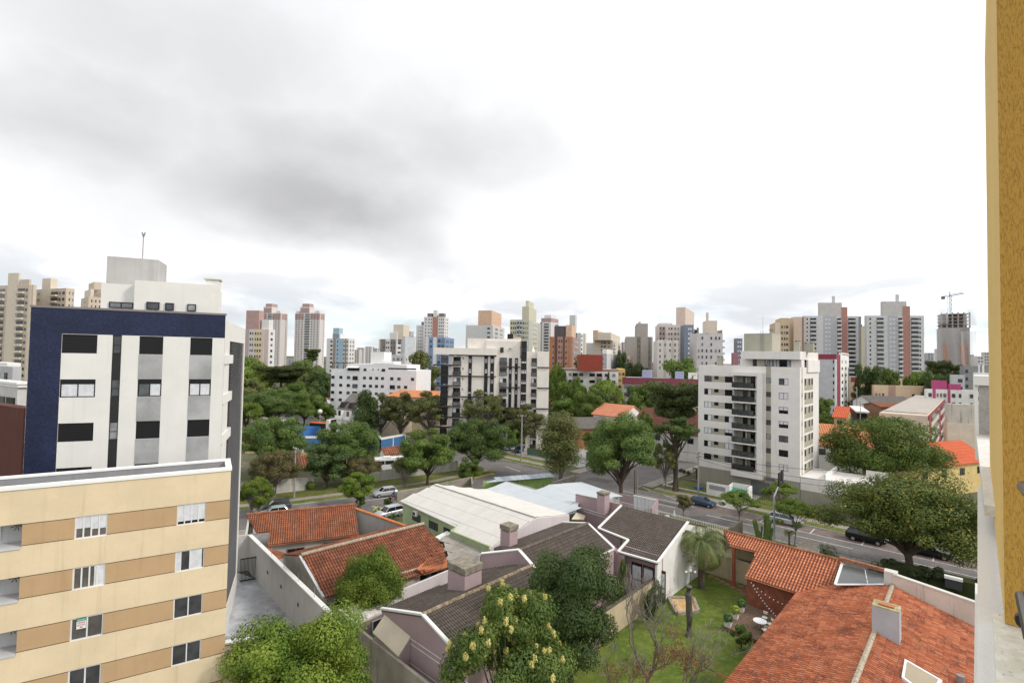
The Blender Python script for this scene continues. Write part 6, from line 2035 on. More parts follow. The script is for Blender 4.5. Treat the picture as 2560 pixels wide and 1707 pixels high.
# townhouses with dormers
th = thing('townhouse', 'row of white townhouses with grey mansard roofs and dark dormers', 'house', AT(880, 1060, 150))
p0 = AT(842, 1022, 140); dth = V((.85, -.52, 0)); nth = V((.52, .85, 0))
q = MB(); q.box(V((p0.x, p0.y, 0)), dth*7, nth*9, V((0, 0, p0.z))); q.build('wall', WHITE2, th)
rz0 = p0.z
r = [V((p0.x, p0.y, rz0)), V((p0.x, p0.y, rz0))+dth*7, V((p0.x, p0.y, rz0+4.2))+dth*7+nth*5.5, V((p0.x, p0.y, rz0+4.2))+nth*5.5]
tile_roof(r, .5, .7, .04, .03).build('roof', GRT, th)
FTh = Face(p0.xy, (V((*p0.xy, 0))+dth*7).xy)
for i in range(2):
    t = .6+i*3.4
    c_ = FTh.at(t, rz0+.5, -.3)
    q = MB(); q.add([c_, c_+FTh.d*2.0, c_+FTh.d*1.6+V((0, 0, 1.5))-FTh.n*.3, c_+FTh.d*.4+V((0, 0, 1.5))-FTh.n*.3, c_-FTh.n*2, c_+FTh.d*2-FTh.n*2, c_+FTh.d*1.6+V((0, 0, 1.5))-FTh.n*2.6, c_+FTh.d*.4+V((0, 0, 1.5))-FTh.n*2.6], [(0, 1, 2, 3), (1, 5, 6, 2), (4, 0, 3, 7), (3, 2, 6, 7)])
    q.build('dormer', M('dormer_dark', (.035, .03, .03)), th)
    FTh.rect(q := MB(), t-.1, t+2.3, rz0-2.6, rz0-2.45, 0, 1.0); FTh.rect(q, t-.1, t+2.3, rz0-2.45, rz0-1.6, .92, 1.0); q.build('balcony', WHITE, th)
    FTh.rect(q := MB(), t+.1, t+2.0, rz0-2.4, rz0-.35, 0, .05); q.build('balcony_door', G_DARK, th)
    FTh.rect(q := MB(), t+.1, t+1.8, .2, 2.3, 0, .05); q.build('door', WOOD, th)
    gable_wall(q := MB(), [FTh.at(t+2.5, 0, .0).xy, FTh.at(t+2.5, 0, 1.1).xy], [rz0-.2, rz0-.2], .2); q.build('party_wall', WHITE2, th)

# ------------------------------------------------------------------ black and white block in the middle
BWW = M('bw_render', (.72, .67, .61), streak=.14, var=.05)
BWB = M('bw_black', (.018, .018, .021), rough=.6)
BWBR = M('bw_brown_slab', (.045, .032, .030), rough=.6)
Yk = 129.0
def bwp(u, v, dy=0): return AT(u, v, Yk+dy)
bwl, bwr = bwp(1103.6, 890), bwp(1372.6, 880)
FK_ = Face(bwl.xy, bwr.xy)
bwk = thing('apartment_building', 'black and white apartment block with dark window strips, in the middle of the picture', 'building', (bwl.x, bwl.y, 0))
def kx(u): return FK_.pix(u, 900)[0]
def kz(v): return FK_.pix(1240, v)[1]
ztL, ztM, ztR = kz(891), kz(846), kz(877)
q = MB()
DPT = 16
FK_.rect(q, kx(1122), kx(1242), 0, ztL, -DPT, 0)
FK_.rect(q, kx(1242), kx(1302), 0, ztL-.4, -DPT, -.5)
FK_.rect(q, kx(1302), kx(1318), 0, kz(850), -DPT, .15)
FK_.rect(q, kx(1318), kx(1343), 0, ztR-.0, -DPT, -.5)
FK_.rect(q, kx(1343), kx(1372.6), 0, ztR+.1, -DPT, .3)
q.build('wall', BWW, bwk)
q = MB(); FK_.rect(q, kx(1167), kx(1302), ztL-.02, ztM, -DPT+1, -1.2); FK_.rect(q, kx(1215), kx(1300), ztL-.4, ztM-.6, -DPT+1, -.55); q.build('penthouse', BWW, bwk)
q = MB(); FK_.rect(q, kx(1085), kx(1241), kz(888), kz(871.5), -DPT+2, .9); q.build('roof_slab', BWW, bwk)
q = MB(); FK_.rect(q, kx(1267), kx(1282), ztM-.02, kz(833), -6, -2); q.build('roof_block', BWB, bwk)
FK_.rect(q := MB(), kx(1282), kx(1302), ztM, kz(840), -6, -2); q.build('tank_room', M('bw_tan', (.50, .40, .30)), bwk)
FK_.rect(q := MB(), kx(1302.5), kx(1318), kz(1118), kz(851), .15, .30); 
q = MB(); FK_.rect(q, kx(1302.5), kx(1316.5), kz(1118), kz(851), .15, .24); q.build('black_strip', BWB, bwk)
vrow = [895.5+25.7*i for i in range(9)]
def win_u(u0, u1, v0, v1, out, pan=2, fr=BWB, gl=G_MIX, cur=(), bars=()):
    return window(bwk, FK_, kx(u0), kx(u1), kz(v1), kz(v0), -out, pan, .09, fr, gl, cur, bars)
win_u(1302.8+.5, 1316, 868, 880, .30, 3)
for k, v in enumerate(vrow):
    win_u(1303, 1316.3, v+1, v+12, .30, 3, cur=[(0, 1, 0, .45)])
    # dark glazed corner bay
    win_u(1104.5, 1122.5, v-5, v+14, 1.2, 4, gl=G_DARK, bars=(.5,))
    # balconies left column and the two right ones
    for (u0, u1, o_) in ((1134, 1152, .06), (1249, 1267, -.44), (1329, 1342, -.44)):
        win_u(u0, u1, v-3+1, v+18, o_, 2, BWBR, G_DARK, [(0, .5, 0, 1)] if k % 3 == 2 else (), (.42,))
        FK_.rect(q := MB(), kx(u0)-.1, kx(u1)+.1, kz(v+18)-.02, kz(v+18)+1.0, o_+.06, o_+.14); q.build('railing', glass_mat('bw_rail%d' % k, (.06, .06, .062), (.16, .16, .16), .5) if 'bw_rail%d' % k not in MATS else MATS['bw_rail%d' % k], bwk)
    FK_.rect(q := MB(), kx(1157), kx(1159), kz(v+4), kz(v-1), 0, .05); q.build('small_window', G_DARK, bwk)
for (u0, u1, o_, va) in ((1171.5, 1180, 0, 891), (1211, 1220, 0, 891), (1226, 1235.5, 0, 891), (1272.5, 1280, -.5, 894), (1287.5, 1295, -.5, 894)):
    FK_.rect(q := MB(), kx(u0), kx(u1), kz(1135), kz(va), o_, o_+.10); q.build('black_strip', BWB, bwk)
    for k, v in enumerate(vrow):
        win_u(u0+.8, u1-.8, v+1, v+13, o_+.16, 2, BWB, G_MIX, [(0, 1, 0, .4)] if k % 2 else ())
q = MB()
for k in range(9):
    v = 914.5+25.7*k
    q = MB()
    if k % 2 == 0:
        FK_.rect(q, kx(1085), kx(1124), kz(v+1.6), kz(v-1.6), .0, 1.35); FK_.rect(q, kx(1124), kx(1153), kz(v+1.0), kz(v-1.2), .0, .5)
        FK_.rect(q, kx(1249), kx(1300), kz(v+2.6), kz(v+.4), -.44, .1)
        FK_.rect(q, kx(1343), kx(1374), kz(v+2.6), kz(v+.4), .28, .6)
    else:
        FK_.rect(q, kx(1122), kx(1240.5), kz(v+2), kz(v-.2), .0, .35)
    q.build('floor_slab', BWBR, bwk)
FK_.rect(q := MB(), kx(1122), kx(1241), kz(890.5), kz(887), .0, .4); q.build('floor_slab', BWBR, bwk)
for v in (930, 982, 1034):
    FK_.rect(q := MB(), kx(1103.8), kx(1122), kz(v+12), kz(v+3), .0, 1.22); q.build('spandrel', BWB, bwk)
win_u(1250, 1258.5, 868, 881, -.40, 2); win_u(1271, 1279, 868.5, 875, -.40, 2, BWW, G_FAR)
fig = thing('roof_statue', 'small white cloaked figure-shaped vent on the right shoulder of the black and white block', 'vent', FK_.at(kx(1334), ztR))
c_ = FK_.at(kx(1333.5), ztR, -3)
MB().tube([c_, c_+V((0, 0, .5)), c_+V((0, 0, 1.0)), c_+V((0, 0, 1.5))], [.5, .3, .16, .12], 9).build('body', WHITE, fig)

# ------------------------------------------------------------------ white five-storey block
wk = AT(828, 925, 172)
FK2 = Face(AT(828, 925, 172).xy, AT(1041, 925, 166).xy)
wb5 = thing('apartment_building', 'plain white five-storey block with rows of small dark windows', 'building', (wk.x, wk.y, 0))
q2 = lambda u, v: FK2.pix(u, v)
z5 = q2(930, 924)[1]
q = MB(); FK2.rect(q, 0, FK2.len, 0, z5, -14, 0)
FK2.rect(q, q2(869, 915)[0], q2(1017, 915)[0], z5-.02, q2(940, 910.5)[1], -12, -.02)
FK2.rect(q, q2(843, 915)[0], q2(868, 915)[0], 0, z5+.0, 0, .12)
FK2.rect(q, q2(900, 915)[0], q2(971, 915)[0], 0, z5+.3, 0, .12)
q.build('wall', M('cool_white', (.70, .70, .71), streak=.12, var=.04), wb5)
FK2.rect(q := MB(), q2(916.5, 900)[0], q2(950, 900)[0], z5+2, q2(930, 879)[1], -9, -3); FK2.rect(q, q2(935, 915)[0], q2(978, 915)[0], z5+2, q2(950, 904)[1], -8, -2); q.build('tank_room', WHITE, wb5)
FK2.rect(q := MB(), q2(822.5, 915)[0]+1, q2(868, 915)[0], z5+1.9, z5+2.15, -6, -.2)
for u in (824, 838, 852, 866): FK2.rect(q, q2(u+5, 915)[0], q2(u+5.9, 915)[0], z5, z5+1.9, -.5, -.3)
q.build('pergola', WOOD, wb5)
FK2.rect(q := MB(), q2(869.5, 915)[0], q2(899, 915)[0], q2(880, 926.5)[1], q2(880, 919.5)[1], .0, .15); q.build('loggia', BLACK, wb5)
MB().slab([FK2.at(q2(869, 915)[0], q2(880, 914)[1], -.5), FK2.at(q2(899, 915)[0], q2(880, 914)[1], -.5), FK2.at(q2(899, 915)[0], q2(880, 918.5)[1], 1.2), FK2.at(q2(869, 915)[0], q2(880, 918.5)[1], 1.2)], .1).build('awning', WHITE, wb5)
FK2.rect(q := MB(), q2(971, 915)[0], q2(1040, 915)[0], q2(1000, 923.5)[1], q2(1000, 920)[1], -.3, .02); q.build('glass_parapet', G_DARK, wb5)
rowv = [(941.5, 948.5), (961.5, 968.5), (980, 987), (998.5, 1005.5), (1017, 1024), (1036, 1043)]
def wtype(u0, u1, v0, v1): window(wb5, FK2, q2(u0, 945)[0], q2(u1, 945)[0], q2(930, v1)[1], q2(930, v0)[1], -.13, 2, .09, BWBR, G_DARK)
for r_i, (v0, v1) in enumerate(rowv):
    for u in (829, 849, 868, 908, 923.5, 938.5, 953, 976, 994, 1011 if r_i else 1028):
        wtype(u, u+7.5, v0, v1)
    for u in ((882,) if r_i == 0 else (882, 975.5)): wtype(u, u+12.5, v0-.5, v1+2.5)
for u, w_ in ((909, 7), (954, 9)): wtype(u, u+w_, 921, 928)
for u in (931, 944): wtype(u, u+3, 921.5, 924.5)

# ------------------------------------------------------------------ remaining mid-ground blocks
PEACH = M('peach_render', (.66, .49, .34), streak=.2, var=.06)
PEACHB = M('peach_brown', (.42, .28, .22), streak=.1)
MRF = M('maroon_frame', (.26, .055, .05))
block('apartment_building', 'beige three-storey building with red window frames right of the street trees', 'building', 2198, 2320, 2368, 1040, 112, M('beige_facade', (.56, .47, .38), streak=.2), top=.6, fh=3.0, zfoot=.8,
      Rr=((.04, .10, 's', MRF), (.47, .53, 's', MRF), (.92, .98, 's', MRF), (0, 1, 'h', MRF, 0, 1.0), (.12, .45, 'w', G_DARK, 1.6), (.55, .90, 'w', G_DARK, 1.6)), boxes=((.05, .95, .05, .95, .25, M('roof_sheet_grey', (.40, .36, .32))),))
block('apartment_building', 'blank beige gable building with a stained white water-tank box on its roof', 'building', 2368, 2478, 2490, 1062, 108, M('beige_gable', (.64, .54, .44), streak=.15), ang=66, depth=14, boxes=((.1, .9, .12, .98, 4.2, M('stained_tank', (.52, .48, .42), streak=.8)),))
block('warehouse', 'long peach coloured building with brown panels beyond the car park', 'building', 2184, 2330, 2336, 966, 205, PEACH, ang=78, top=3, fh=4, zfoot=3, L=((.26, .38, 's', PEACHB), (.86, .97, 's', PEACHB), (.03, .06, 'w', G_FARB), (.09, .12, 'w', G_FARB), (.15, .18, 'w', G_FARB), (.66, .70, 'w', G_FARB)), depth=16)
block('warehouse', 'higher peach building behind the long peach one', 'building', 2166, 2256, 2262, 946, 230, PEACH, ang=78, top=2, depth=14, boxes=((.0, .9, .74, .98, 4.6, PEACH), ), L=((.02, .1, 'w', G_FARB),))
block('apartment_building', 'peach wall building with a red lattice parapet behind the peach buildings', 'building', 2117, 2168, 2174, 945, 245, PEACH, ang=78, depth=12, L=((.2, .62, 'h', M('red_lattice', (.26, .07, .06)), -.3, 2.0), (.74, .82, 'w', G_FARB), (.87, .95, 'w', G_FARB)))
MAG = M('magenta_render', (.43, .075, .19), var=.06)
block('apartment_building', 'white three-storey building with magenta tower panels at the right', 'building', 2317, 2452, 2460, 976, 165, WHITE2, ang=74, depth=10, top=1.0, fh=2.9, zfoot=1,
      L=((.11, .165, 's', MAG), (.39, .44, 's', MAG), (.03, .09, 'w', G_FAR), (.185, .22, 'w', G_FARB), (.25, .28, 'w', G_FARB), (.31, .36, 'w', G_FARB), (.47, .53, 'w', G_FARB), (.60, .64, 'w', G_FARB), (.80, .93, 'w', G_FAR)),
      boxes=((.0, .5, .62, .89, 3.0, MAG), (-.02, .5, .36, .58, 1.9, MAG)))
block('office_building', 'grey modern block with a bare upper storey behind the magenta building', 'building', 2410, 2478, 2490, 915, 190, M('slate_render', (.26, .255, .26), var=.08), ang=74, depth=12, L=((.05, .14, 'w', G_DARK), (0, .99, 'h', M('slate_joint', (.34, .335, .34)), 2.0, 2.2), (0, .99, 'h', M('slate_joint', (.34, .335, .34)), 5.0, 5.2)))
block('office_building', 'pale grey block stepping down left of the grey modern one', 'building', 2378, 2412, 2416, 937, 185, M('stepgrey', (.46, .46, .47)), ang=74, depth=8, L=((.5, .8, 'w', G_DARK),))
block('apartment_building', 'white block with rails and balconies at the right edge, behind the ledge', 'building', 2438, 2500, 2506, 932, 150, WHITE, ang=74, depth=7, L=((.1, .5, 'w', G_DARK), (.55, .9, 'w', G_DARK)), boxes=((.1, .2, .62, .70, 2.4, WHITE), (.1, .2, .80, .86, 2.4, WHITE)))
PURP = M('wine_tile_band', (.25, .075, .095), var=.1)
LIL = M('lilac_box', (.34, .36, .50))
block('shop_building', 'long low building with a wine-red tiled fascia behind the umbrella pine', 'shop', 1556, 1762, 1770, 951, 190, M('pale_shop', (.50, .50, .53)), ang=72, depth=14, L=((0, 1, 'h', PURP, -.4, 2.4), (.02, .10, 'w', G_FAR, 1.6), (.14, .22, 'w', G_FARB, 1.6), (.26, .33, 'w', G_DARK, 1.6), (.38, .45, 'w', G_DARK, 1.6), (.5, .58, 'w', G_FAR, 1.6), (.62, .72, 'w', G_FARB, 1.6), (.76, .86, 'w', G_FAR, 1.6)), top=2.6, fh=3.2, zfoot=.5,
      boxes=((.2, .7, .64, .76, 3.2, LIL), (.2, .7, .24, .35, 3.0, LIL), (.2, .7, .08, .19, 2.8, WHITE)))
block('apartment_building', 'white three-storey building with brown eaves and small balconies left of the wine-red roof', 'building', 1400, 1546, 1553, 924, 215, WHITE, ang=84, depth=10, top=1.5, fh=2.9, zfoot=1, parapet=M('eaves_brown', (.36, .24, .21)),
      L=((.05, .10, 'w', G_FAR), (.15, .20, 'w', G_FAR), (.215, .31, 'b', M('pinkish_rail', (.42, .32, .31))), (.33, .40, 'w', G_FAR), (.51, .60, 'w', G_DARK), (.63, .73, 'b', M('pinkish_rail', (.42, .32, .31))), (.77, .83, 'w', G_FAR), (.90, .95, 'w', G_FAR)),
      boxes=((-3.5, .0, .38, .71, 6.0, M('rust_box', (.27, .055, .035), streak=.3)),))
block('apartment_building', 'ochre building with small balconies beside the brown-eaved one', 'building', 1545, 1563, 1572, 923, 225, M('ochre_block', (.58, .40, .14)), ang=80, depth=9, L=((.1, .4, 'w', G_FARB), (.6, .9, 'w', G_FARB)))
block('apartment_building', 'grey block with white band balconies behind the rust-red box', 'building', 1499, 1517, 1545, 884, 245, M('grey_white_block', (.55, .55, .57)), ang=70, L=((0, 1, 's', M('grey_side', (.36, .36, .39)), 0, 90), (.05, .6, 'w', G_DARK, .5)), fh=2.6, boxes=((.0, .5, .0, .6, 2.2, WHITE),))
block('apartment_building', 'pale block with square windows and a salmon end panel left of the brown towers', 'building', 1544, 1576, 1582, 890, 260, M('pale_grey_block', (.55, .52, .49)), ang=78, depth=10, L=((.15, .25, 'w', G_FARB), (.5, .65, 'w', G_FARB), (.75, .85, 'w', G_FARB)), Rr=((0, 1, 's', M('salmon_panel', (.55, .17, .12))),))
block('apartment_building', 'white block with a wine-red frame just right of the white balcony block', 'building', 2040, 2092, 2119, 886, 205, M('cool_block', (.46, .46, .48)), top=2.0, L=((0, 1, 'h', M('wine_frame', (.24, .045, .075)), -.1, 2.0), (.9, 1.0, 's', WHITE), (.82, .88, 'w', G_DARK)), Rr=((.02, .28, 's', M('wine_frame', (.24, .045, .075))), (.30, 1, 's', WHITE), (.40, .52, 'w', G_DARK), (.72, .86, 'w', G_DARK)))
block('apartment_building', 'white balcony block stepping up behind the wine-red frame', 'building', 2098, 2103, 2122, 881, 235, WHITE, ang=50, depth=8, Rr=((.1, .9, 'h', M('wine_frame', (.24, .045, .075)), .6, 1.6), (.1, .5, 'w', G_DARK)))
block('office_building', 'low sand coloured building peeping out behind the umbrella pine', 'building', 1690, 1697, 1760, 1002, 150, M('sand_block', (.45, .33, .17), streak=.2), ang=70, depth=10, boxes=((-.02, 1, 0, .05, .5, WHITE),))
block('house', 'cream house block behind the orange roof between the apartment blocks', 'house', 1028, 1034, 1074, 957, 172, M('cream_block', (.62, .53, .42)), ang=75, depth=8)
block('house', 'beige garden building behind the trees left of the black and white block', 'house', 925, 932, 1080, 1062, 138, M('fence_beige', (.50, .43, .34), streak=.2), ang=70, depth=5, Rr=((.1, .2, 'w', G_FAR), (.3, .4, 'w', G_FAR), (.5, .6, 'w', G_FAR), (.7, .8, 'w', G_FAR)), top=.3)
block('shop_building', 'black painted shopfront under the trees behind the white van', 'shop', 1272, 1278, 1352, 1075, 130, M('shop_black', (.022, .022, .024)), ang=72, depth=6, Rr=((.86, .99, 's', M('shop_orange', (.55, .22, .05))),))
block('house', 'low white car-port roof in front of the white five-storey block', 'house', 818, 822, 870, 1050, 150, WHITE2, ang=72, depth=6, Rr=((.1, .4, 's', DARK), (.5, .9, 's', DARK)))
# green fence of the corner plot, blue court walls
cf = thing('fence', 'low green sheet fence along the far street corner', 'fence', P(1330, 1140))
q = MB(); corr_wall(q, P(1318, 1137), P(1395, 1152), .1, 1.8); corr_wall(q, P(1465, 1150), P(1512, 1150), .1, 1.9); corr_wall(q, P(1395, 1152), P(1448, 1154), .1, 1.5); q.build('sheets', M('green_fence', (.095, .16, .095), streak=.4), cf)
bn = thing('banner', 'teal and white banner hung above the green corner fence', 'sign', P(1480, 1148))
bp = P(1475, 1141, 2.2); FBn = Face(bp.xy, (bp+V((1.6, .15, 0))).xy)
FBn.rect(q := MB(), 0, 1.0, 2.0, 3.1, 0, .04); q.build('teal_half', M('banner_teal', (.03, .38, .30)), bn)
FBn.rect(q := MB(), 1.0, 1.6, 2.0, 3.1, 0, .04); q.build('white_half', WHITE, bn)
BLW = M('court_blue', (.055, .16, .34), streak=.2, rough=.6)
def blue_wall(label, pts, h, step=5.0):
    o = thing('court_wall', label, 'wall', pts[0])
    q = MB(); gable_wall(q, [p.xy for p in pts], [h]*len(pts), .15); q.build('panel', BLW, o)
    q = MB(); gable_wall(q, [p.xy for p in pts], [h+.5]*len(pts), .3, h)
    for i in range(len(pts)-1):
        n = max(1, int((pts[i+1]-pts[i]).length/step))
        for j in range(n+1):
            p = pts[i].lerp(pts[i+1], j/n); q.cbox((p.x, p.y, 0), .35, .35, h+.3)
    q.build('posts', WHITE, o)
    return o
blue_wall('blue sports-court wall with white posts and a white top behind the trees', [P(758, 1133), P(950, 1130)], 3.6)
blue_wall('blue court wall with white posts beside the small mossy roof', [P(950, 1130), P(1012, 1117)], 3.0, 3.0)
q = thing('court_wall', 'farther plain blue wall with a grey end pier behind the sports court', 'wall', P(722, 1098))
gable_wall(w_ := MB(), [P(716, 1096).xy, P(742, 1098).xy], [4.2, 4.2], .3); w_.build('pier', GREYWALL, q)
gable_wall(w_ := MB(), [P(742, 1098).xy, P(800, 1092).xy], [3.8, 3.0], .3); w_.build('panel', M('court_blue2', (.045, .17, .48), streak=.2), q)
cs = thing('plinth_wall', 'yellow ochre base wall below the blue court wall', 'wall', P(755, 1140))
gable_wall(w_ := MB(), [P(752, 1142).xy, P(905, 1139).xy], [1.2, 1.2], .2); w_.build('wall', M('ochre_plinth', (.55, .40, .17)), cs)
# white-painted street wall with gateway
sw = thing('boundary_wall', 'peeling white street wall with an open gateway along the side street', 'wall', P(745, 1228))
PEEL = M('peeling_white', (.52, .50, .46), streak=.8, var=.2, dirt=(.20, .17, .14))
q = MB(); gable_wall(q, [AB(90, 24).xy, AB(85.8, 40.6).xy], [2.3, 2.3], .25); gable_wall(q, [AB(84.6, 45.8).xy, AB(83.2, 51.8).xy, AB(81.5, 60.6).xy, AB(80, 69).xy], [2.0, 2.1, 2.1, 2.1], .25)
q.build('wall', PEEL, sw)
bs_ = P(775, 1225)
o = thing('topiary_bush', 'round clipped bush in front of the peeling white wall', 'bush', bs_)
f = bpy.data.objects.new('foliage', leaf_mesh('foliage', L_MID, [(0, 0, .85, .75, .75, .8)], 2500, .09, 3)); COL.objects.link(f); f.parent = o
# ------------------------------------------------------------------ towers on the skyline
BEI = M('tower_beige', (.50, .40, .29), var=.05)
BEI2 = M('tower_beige_light', (.60, .51, .39), var=.05)
TW = M('tower_white', (.64, .625, .61), var=.05)
TPK = M('tower_pinkish', (.56, .51, .49), var=.05)
TBR = M('tower_redbrown', (.33, .185, .165), var=.06)
TGR = M('tower_grey', (.36, .36, .38), var=.05)
TLG = M('tower_lightgrey', (.52, .515, .51), var=.05)
TBRK = M('tower_brick', (.30, .125, .065), var=.1)
TCON = M('tower_concrete', (.275, .24, .195), var=.08, streak=.15)
RUST = M('tower_rust', (.34, .105, .055), var=.06)
def W_(*fs, g=None, w=.03, k='w', h=1.25):
    return tuple((f-w/2, f+w/2, k, g, h) for f in fs)
BV = 'apartment_tower'
def tower(label, *a, **k): return block(BV, label, 'building', *a, **k)
# far left beige pair
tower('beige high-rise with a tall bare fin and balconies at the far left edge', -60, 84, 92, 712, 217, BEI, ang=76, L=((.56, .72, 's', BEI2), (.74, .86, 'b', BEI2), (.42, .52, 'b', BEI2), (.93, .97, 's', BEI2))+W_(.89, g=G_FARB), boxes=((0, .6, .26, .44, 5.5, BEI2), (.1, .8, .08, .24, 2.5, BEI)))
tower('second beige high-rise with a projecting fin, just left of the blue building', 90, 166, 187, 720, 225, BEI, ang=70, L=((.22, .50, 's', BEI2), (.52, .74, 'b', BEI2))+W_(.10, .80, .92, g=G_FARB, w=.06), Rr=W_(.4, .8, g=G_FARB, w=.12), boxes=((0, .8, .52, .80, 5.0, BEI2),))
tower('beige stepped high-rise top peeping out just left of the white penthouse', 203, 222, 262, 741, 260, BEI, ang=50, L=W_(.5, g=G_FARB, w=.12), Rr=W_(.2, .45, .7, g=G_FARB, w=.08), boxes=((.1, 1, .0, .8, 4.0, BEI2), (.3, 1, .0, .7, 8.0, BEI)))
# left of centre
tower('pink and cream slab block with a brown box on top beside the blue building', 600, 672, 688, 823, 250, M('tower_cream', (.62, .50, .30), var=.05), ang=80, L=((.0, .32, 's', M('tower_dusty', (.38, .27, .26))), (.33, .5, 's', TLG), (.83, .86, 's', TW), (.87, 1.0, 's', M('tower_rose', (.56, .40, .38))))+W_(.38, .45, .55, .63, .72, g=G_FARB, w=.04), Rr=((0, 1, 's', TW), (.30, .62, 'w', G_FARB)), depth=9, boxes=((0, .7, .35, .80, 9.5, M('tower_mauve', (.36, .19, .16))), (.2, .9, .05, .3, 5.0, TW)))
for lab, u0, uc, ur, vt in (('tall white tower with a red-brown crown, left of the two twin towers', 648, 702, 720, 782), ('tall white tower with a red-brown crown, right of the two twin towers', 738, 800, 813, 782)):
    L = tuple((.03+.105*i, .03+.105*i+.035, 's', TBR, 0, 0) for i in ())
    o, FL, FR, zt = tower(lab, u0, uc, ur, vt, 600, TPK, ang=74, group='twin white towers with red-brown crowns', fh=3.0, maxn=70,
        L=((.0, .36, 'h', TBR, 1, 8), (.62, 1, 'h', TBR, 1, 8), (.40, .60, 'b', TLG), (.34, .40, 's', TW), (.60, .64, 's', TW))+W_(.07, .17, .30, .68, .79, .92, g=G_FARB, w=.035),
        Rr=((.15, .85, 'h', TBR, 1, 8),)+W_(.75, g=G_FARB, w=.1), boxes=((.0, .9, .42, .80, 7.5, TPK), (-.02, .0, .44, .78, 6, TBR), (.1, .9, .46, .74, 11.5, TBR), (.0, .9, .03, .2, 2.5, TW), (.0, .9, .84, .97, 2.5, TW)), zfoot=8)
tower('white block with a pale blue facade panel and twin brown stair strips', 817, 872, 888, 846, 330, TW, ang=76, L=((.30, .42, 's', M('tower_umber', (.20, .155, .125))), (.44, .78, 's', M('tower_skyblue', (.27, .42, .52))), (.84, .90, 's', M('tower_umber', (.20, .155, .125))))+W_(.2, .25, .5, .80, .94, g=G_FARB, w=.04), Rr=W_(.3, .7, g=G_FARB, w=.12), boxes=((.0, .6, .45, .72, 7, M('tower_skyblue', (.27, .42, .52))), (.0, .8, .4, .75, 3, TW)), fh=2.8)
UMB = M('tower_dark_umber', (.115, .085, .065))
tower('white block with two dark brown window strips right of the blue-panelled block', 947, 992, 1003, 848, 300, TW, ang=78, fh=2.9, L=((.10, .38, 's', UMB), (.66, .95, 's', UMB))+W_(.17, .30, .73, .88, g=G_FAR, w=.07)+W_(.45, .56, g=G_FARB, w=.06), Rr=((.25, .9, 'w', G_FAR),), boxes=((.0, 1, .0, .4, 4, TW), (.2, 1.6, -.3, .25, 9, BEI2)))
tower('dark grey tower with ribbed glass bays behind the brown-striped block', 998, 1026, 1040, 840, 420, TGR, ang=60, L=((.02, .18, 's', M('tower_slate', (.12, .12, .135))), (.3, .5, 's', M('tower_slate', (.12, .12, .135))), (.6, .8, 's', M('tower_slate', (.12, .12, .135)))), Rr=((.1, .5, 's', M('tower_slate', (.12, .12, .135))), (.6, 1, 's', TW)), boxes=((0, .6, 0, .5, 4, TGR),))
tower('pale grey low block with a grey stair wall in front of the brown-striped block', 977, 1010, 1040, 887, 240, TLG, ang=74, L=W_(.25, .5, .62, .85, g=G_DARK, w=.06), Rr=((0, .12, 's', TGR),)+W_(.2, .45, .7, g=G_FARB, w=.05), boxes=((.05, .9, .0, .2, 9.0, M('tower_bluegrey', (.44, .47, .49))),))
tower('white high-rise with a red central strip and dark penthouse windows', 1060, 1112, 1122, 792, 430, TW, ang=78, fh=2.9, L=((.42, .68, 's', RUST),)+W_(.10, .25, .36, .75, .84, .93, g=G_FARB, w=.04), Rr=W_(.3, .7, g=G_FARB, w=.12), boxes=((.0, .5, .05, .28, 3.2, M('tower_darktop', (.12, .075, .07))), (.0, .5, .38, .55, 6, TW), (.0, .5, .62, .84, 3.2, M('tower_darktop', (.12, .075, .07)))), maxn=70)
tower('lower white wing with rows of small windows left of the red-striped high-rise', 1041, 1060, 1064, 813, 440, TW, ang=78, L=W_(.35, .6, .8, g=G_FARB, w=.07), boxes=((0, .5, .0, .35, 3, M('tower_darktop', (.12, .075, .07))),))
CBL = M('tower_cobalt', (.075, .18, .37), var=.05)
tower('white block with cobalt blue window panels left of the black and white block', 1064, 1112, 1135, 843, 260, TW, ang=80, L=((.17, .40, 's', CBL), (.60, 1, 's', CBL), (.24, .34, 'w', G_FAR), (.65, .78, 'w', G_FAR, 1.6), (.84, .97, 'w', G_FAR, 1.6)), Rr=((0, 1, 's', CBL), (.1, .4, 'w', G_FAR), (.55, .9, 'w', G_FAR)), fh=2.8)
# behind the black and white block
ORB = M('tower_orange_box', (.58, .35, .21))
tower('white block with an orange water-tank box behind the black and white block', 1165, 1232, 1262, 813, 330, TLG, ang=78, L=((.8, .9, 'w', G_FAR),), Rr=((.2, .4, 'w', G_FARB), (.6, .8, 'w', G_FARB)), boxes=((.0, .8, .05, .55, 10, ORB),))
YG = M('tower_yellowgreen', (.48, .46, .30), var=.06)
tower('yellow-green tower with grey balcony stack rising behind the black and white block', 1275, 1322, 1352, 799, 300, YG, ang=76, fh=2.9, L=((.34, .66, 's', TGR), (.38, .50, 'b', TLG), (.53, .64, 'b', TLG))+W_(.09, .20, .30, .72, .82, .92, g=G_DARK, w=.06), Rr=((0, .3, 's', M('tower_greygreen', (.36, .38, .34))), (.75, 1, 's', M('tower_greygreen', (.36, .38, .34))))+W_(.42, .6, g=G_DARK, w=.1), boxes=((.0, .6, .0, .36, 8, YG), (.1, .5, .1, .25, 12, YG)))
tower('white and red-brown tower with stacked balconies right of the yellow-green one', 1350, 1378, 1398, 805, 480, TW, ang=62, fh=2.9, L=((.0, .2, 's', TBR), (.35, .8, 'b', TLG)), Rr=((.5, .9, 'b', TLG), (.1, .4, 's', TPK)), boxes=((.0, .9, .0, .9, 4, TBR), (.1, .8, .1, .7, 7, TW)))
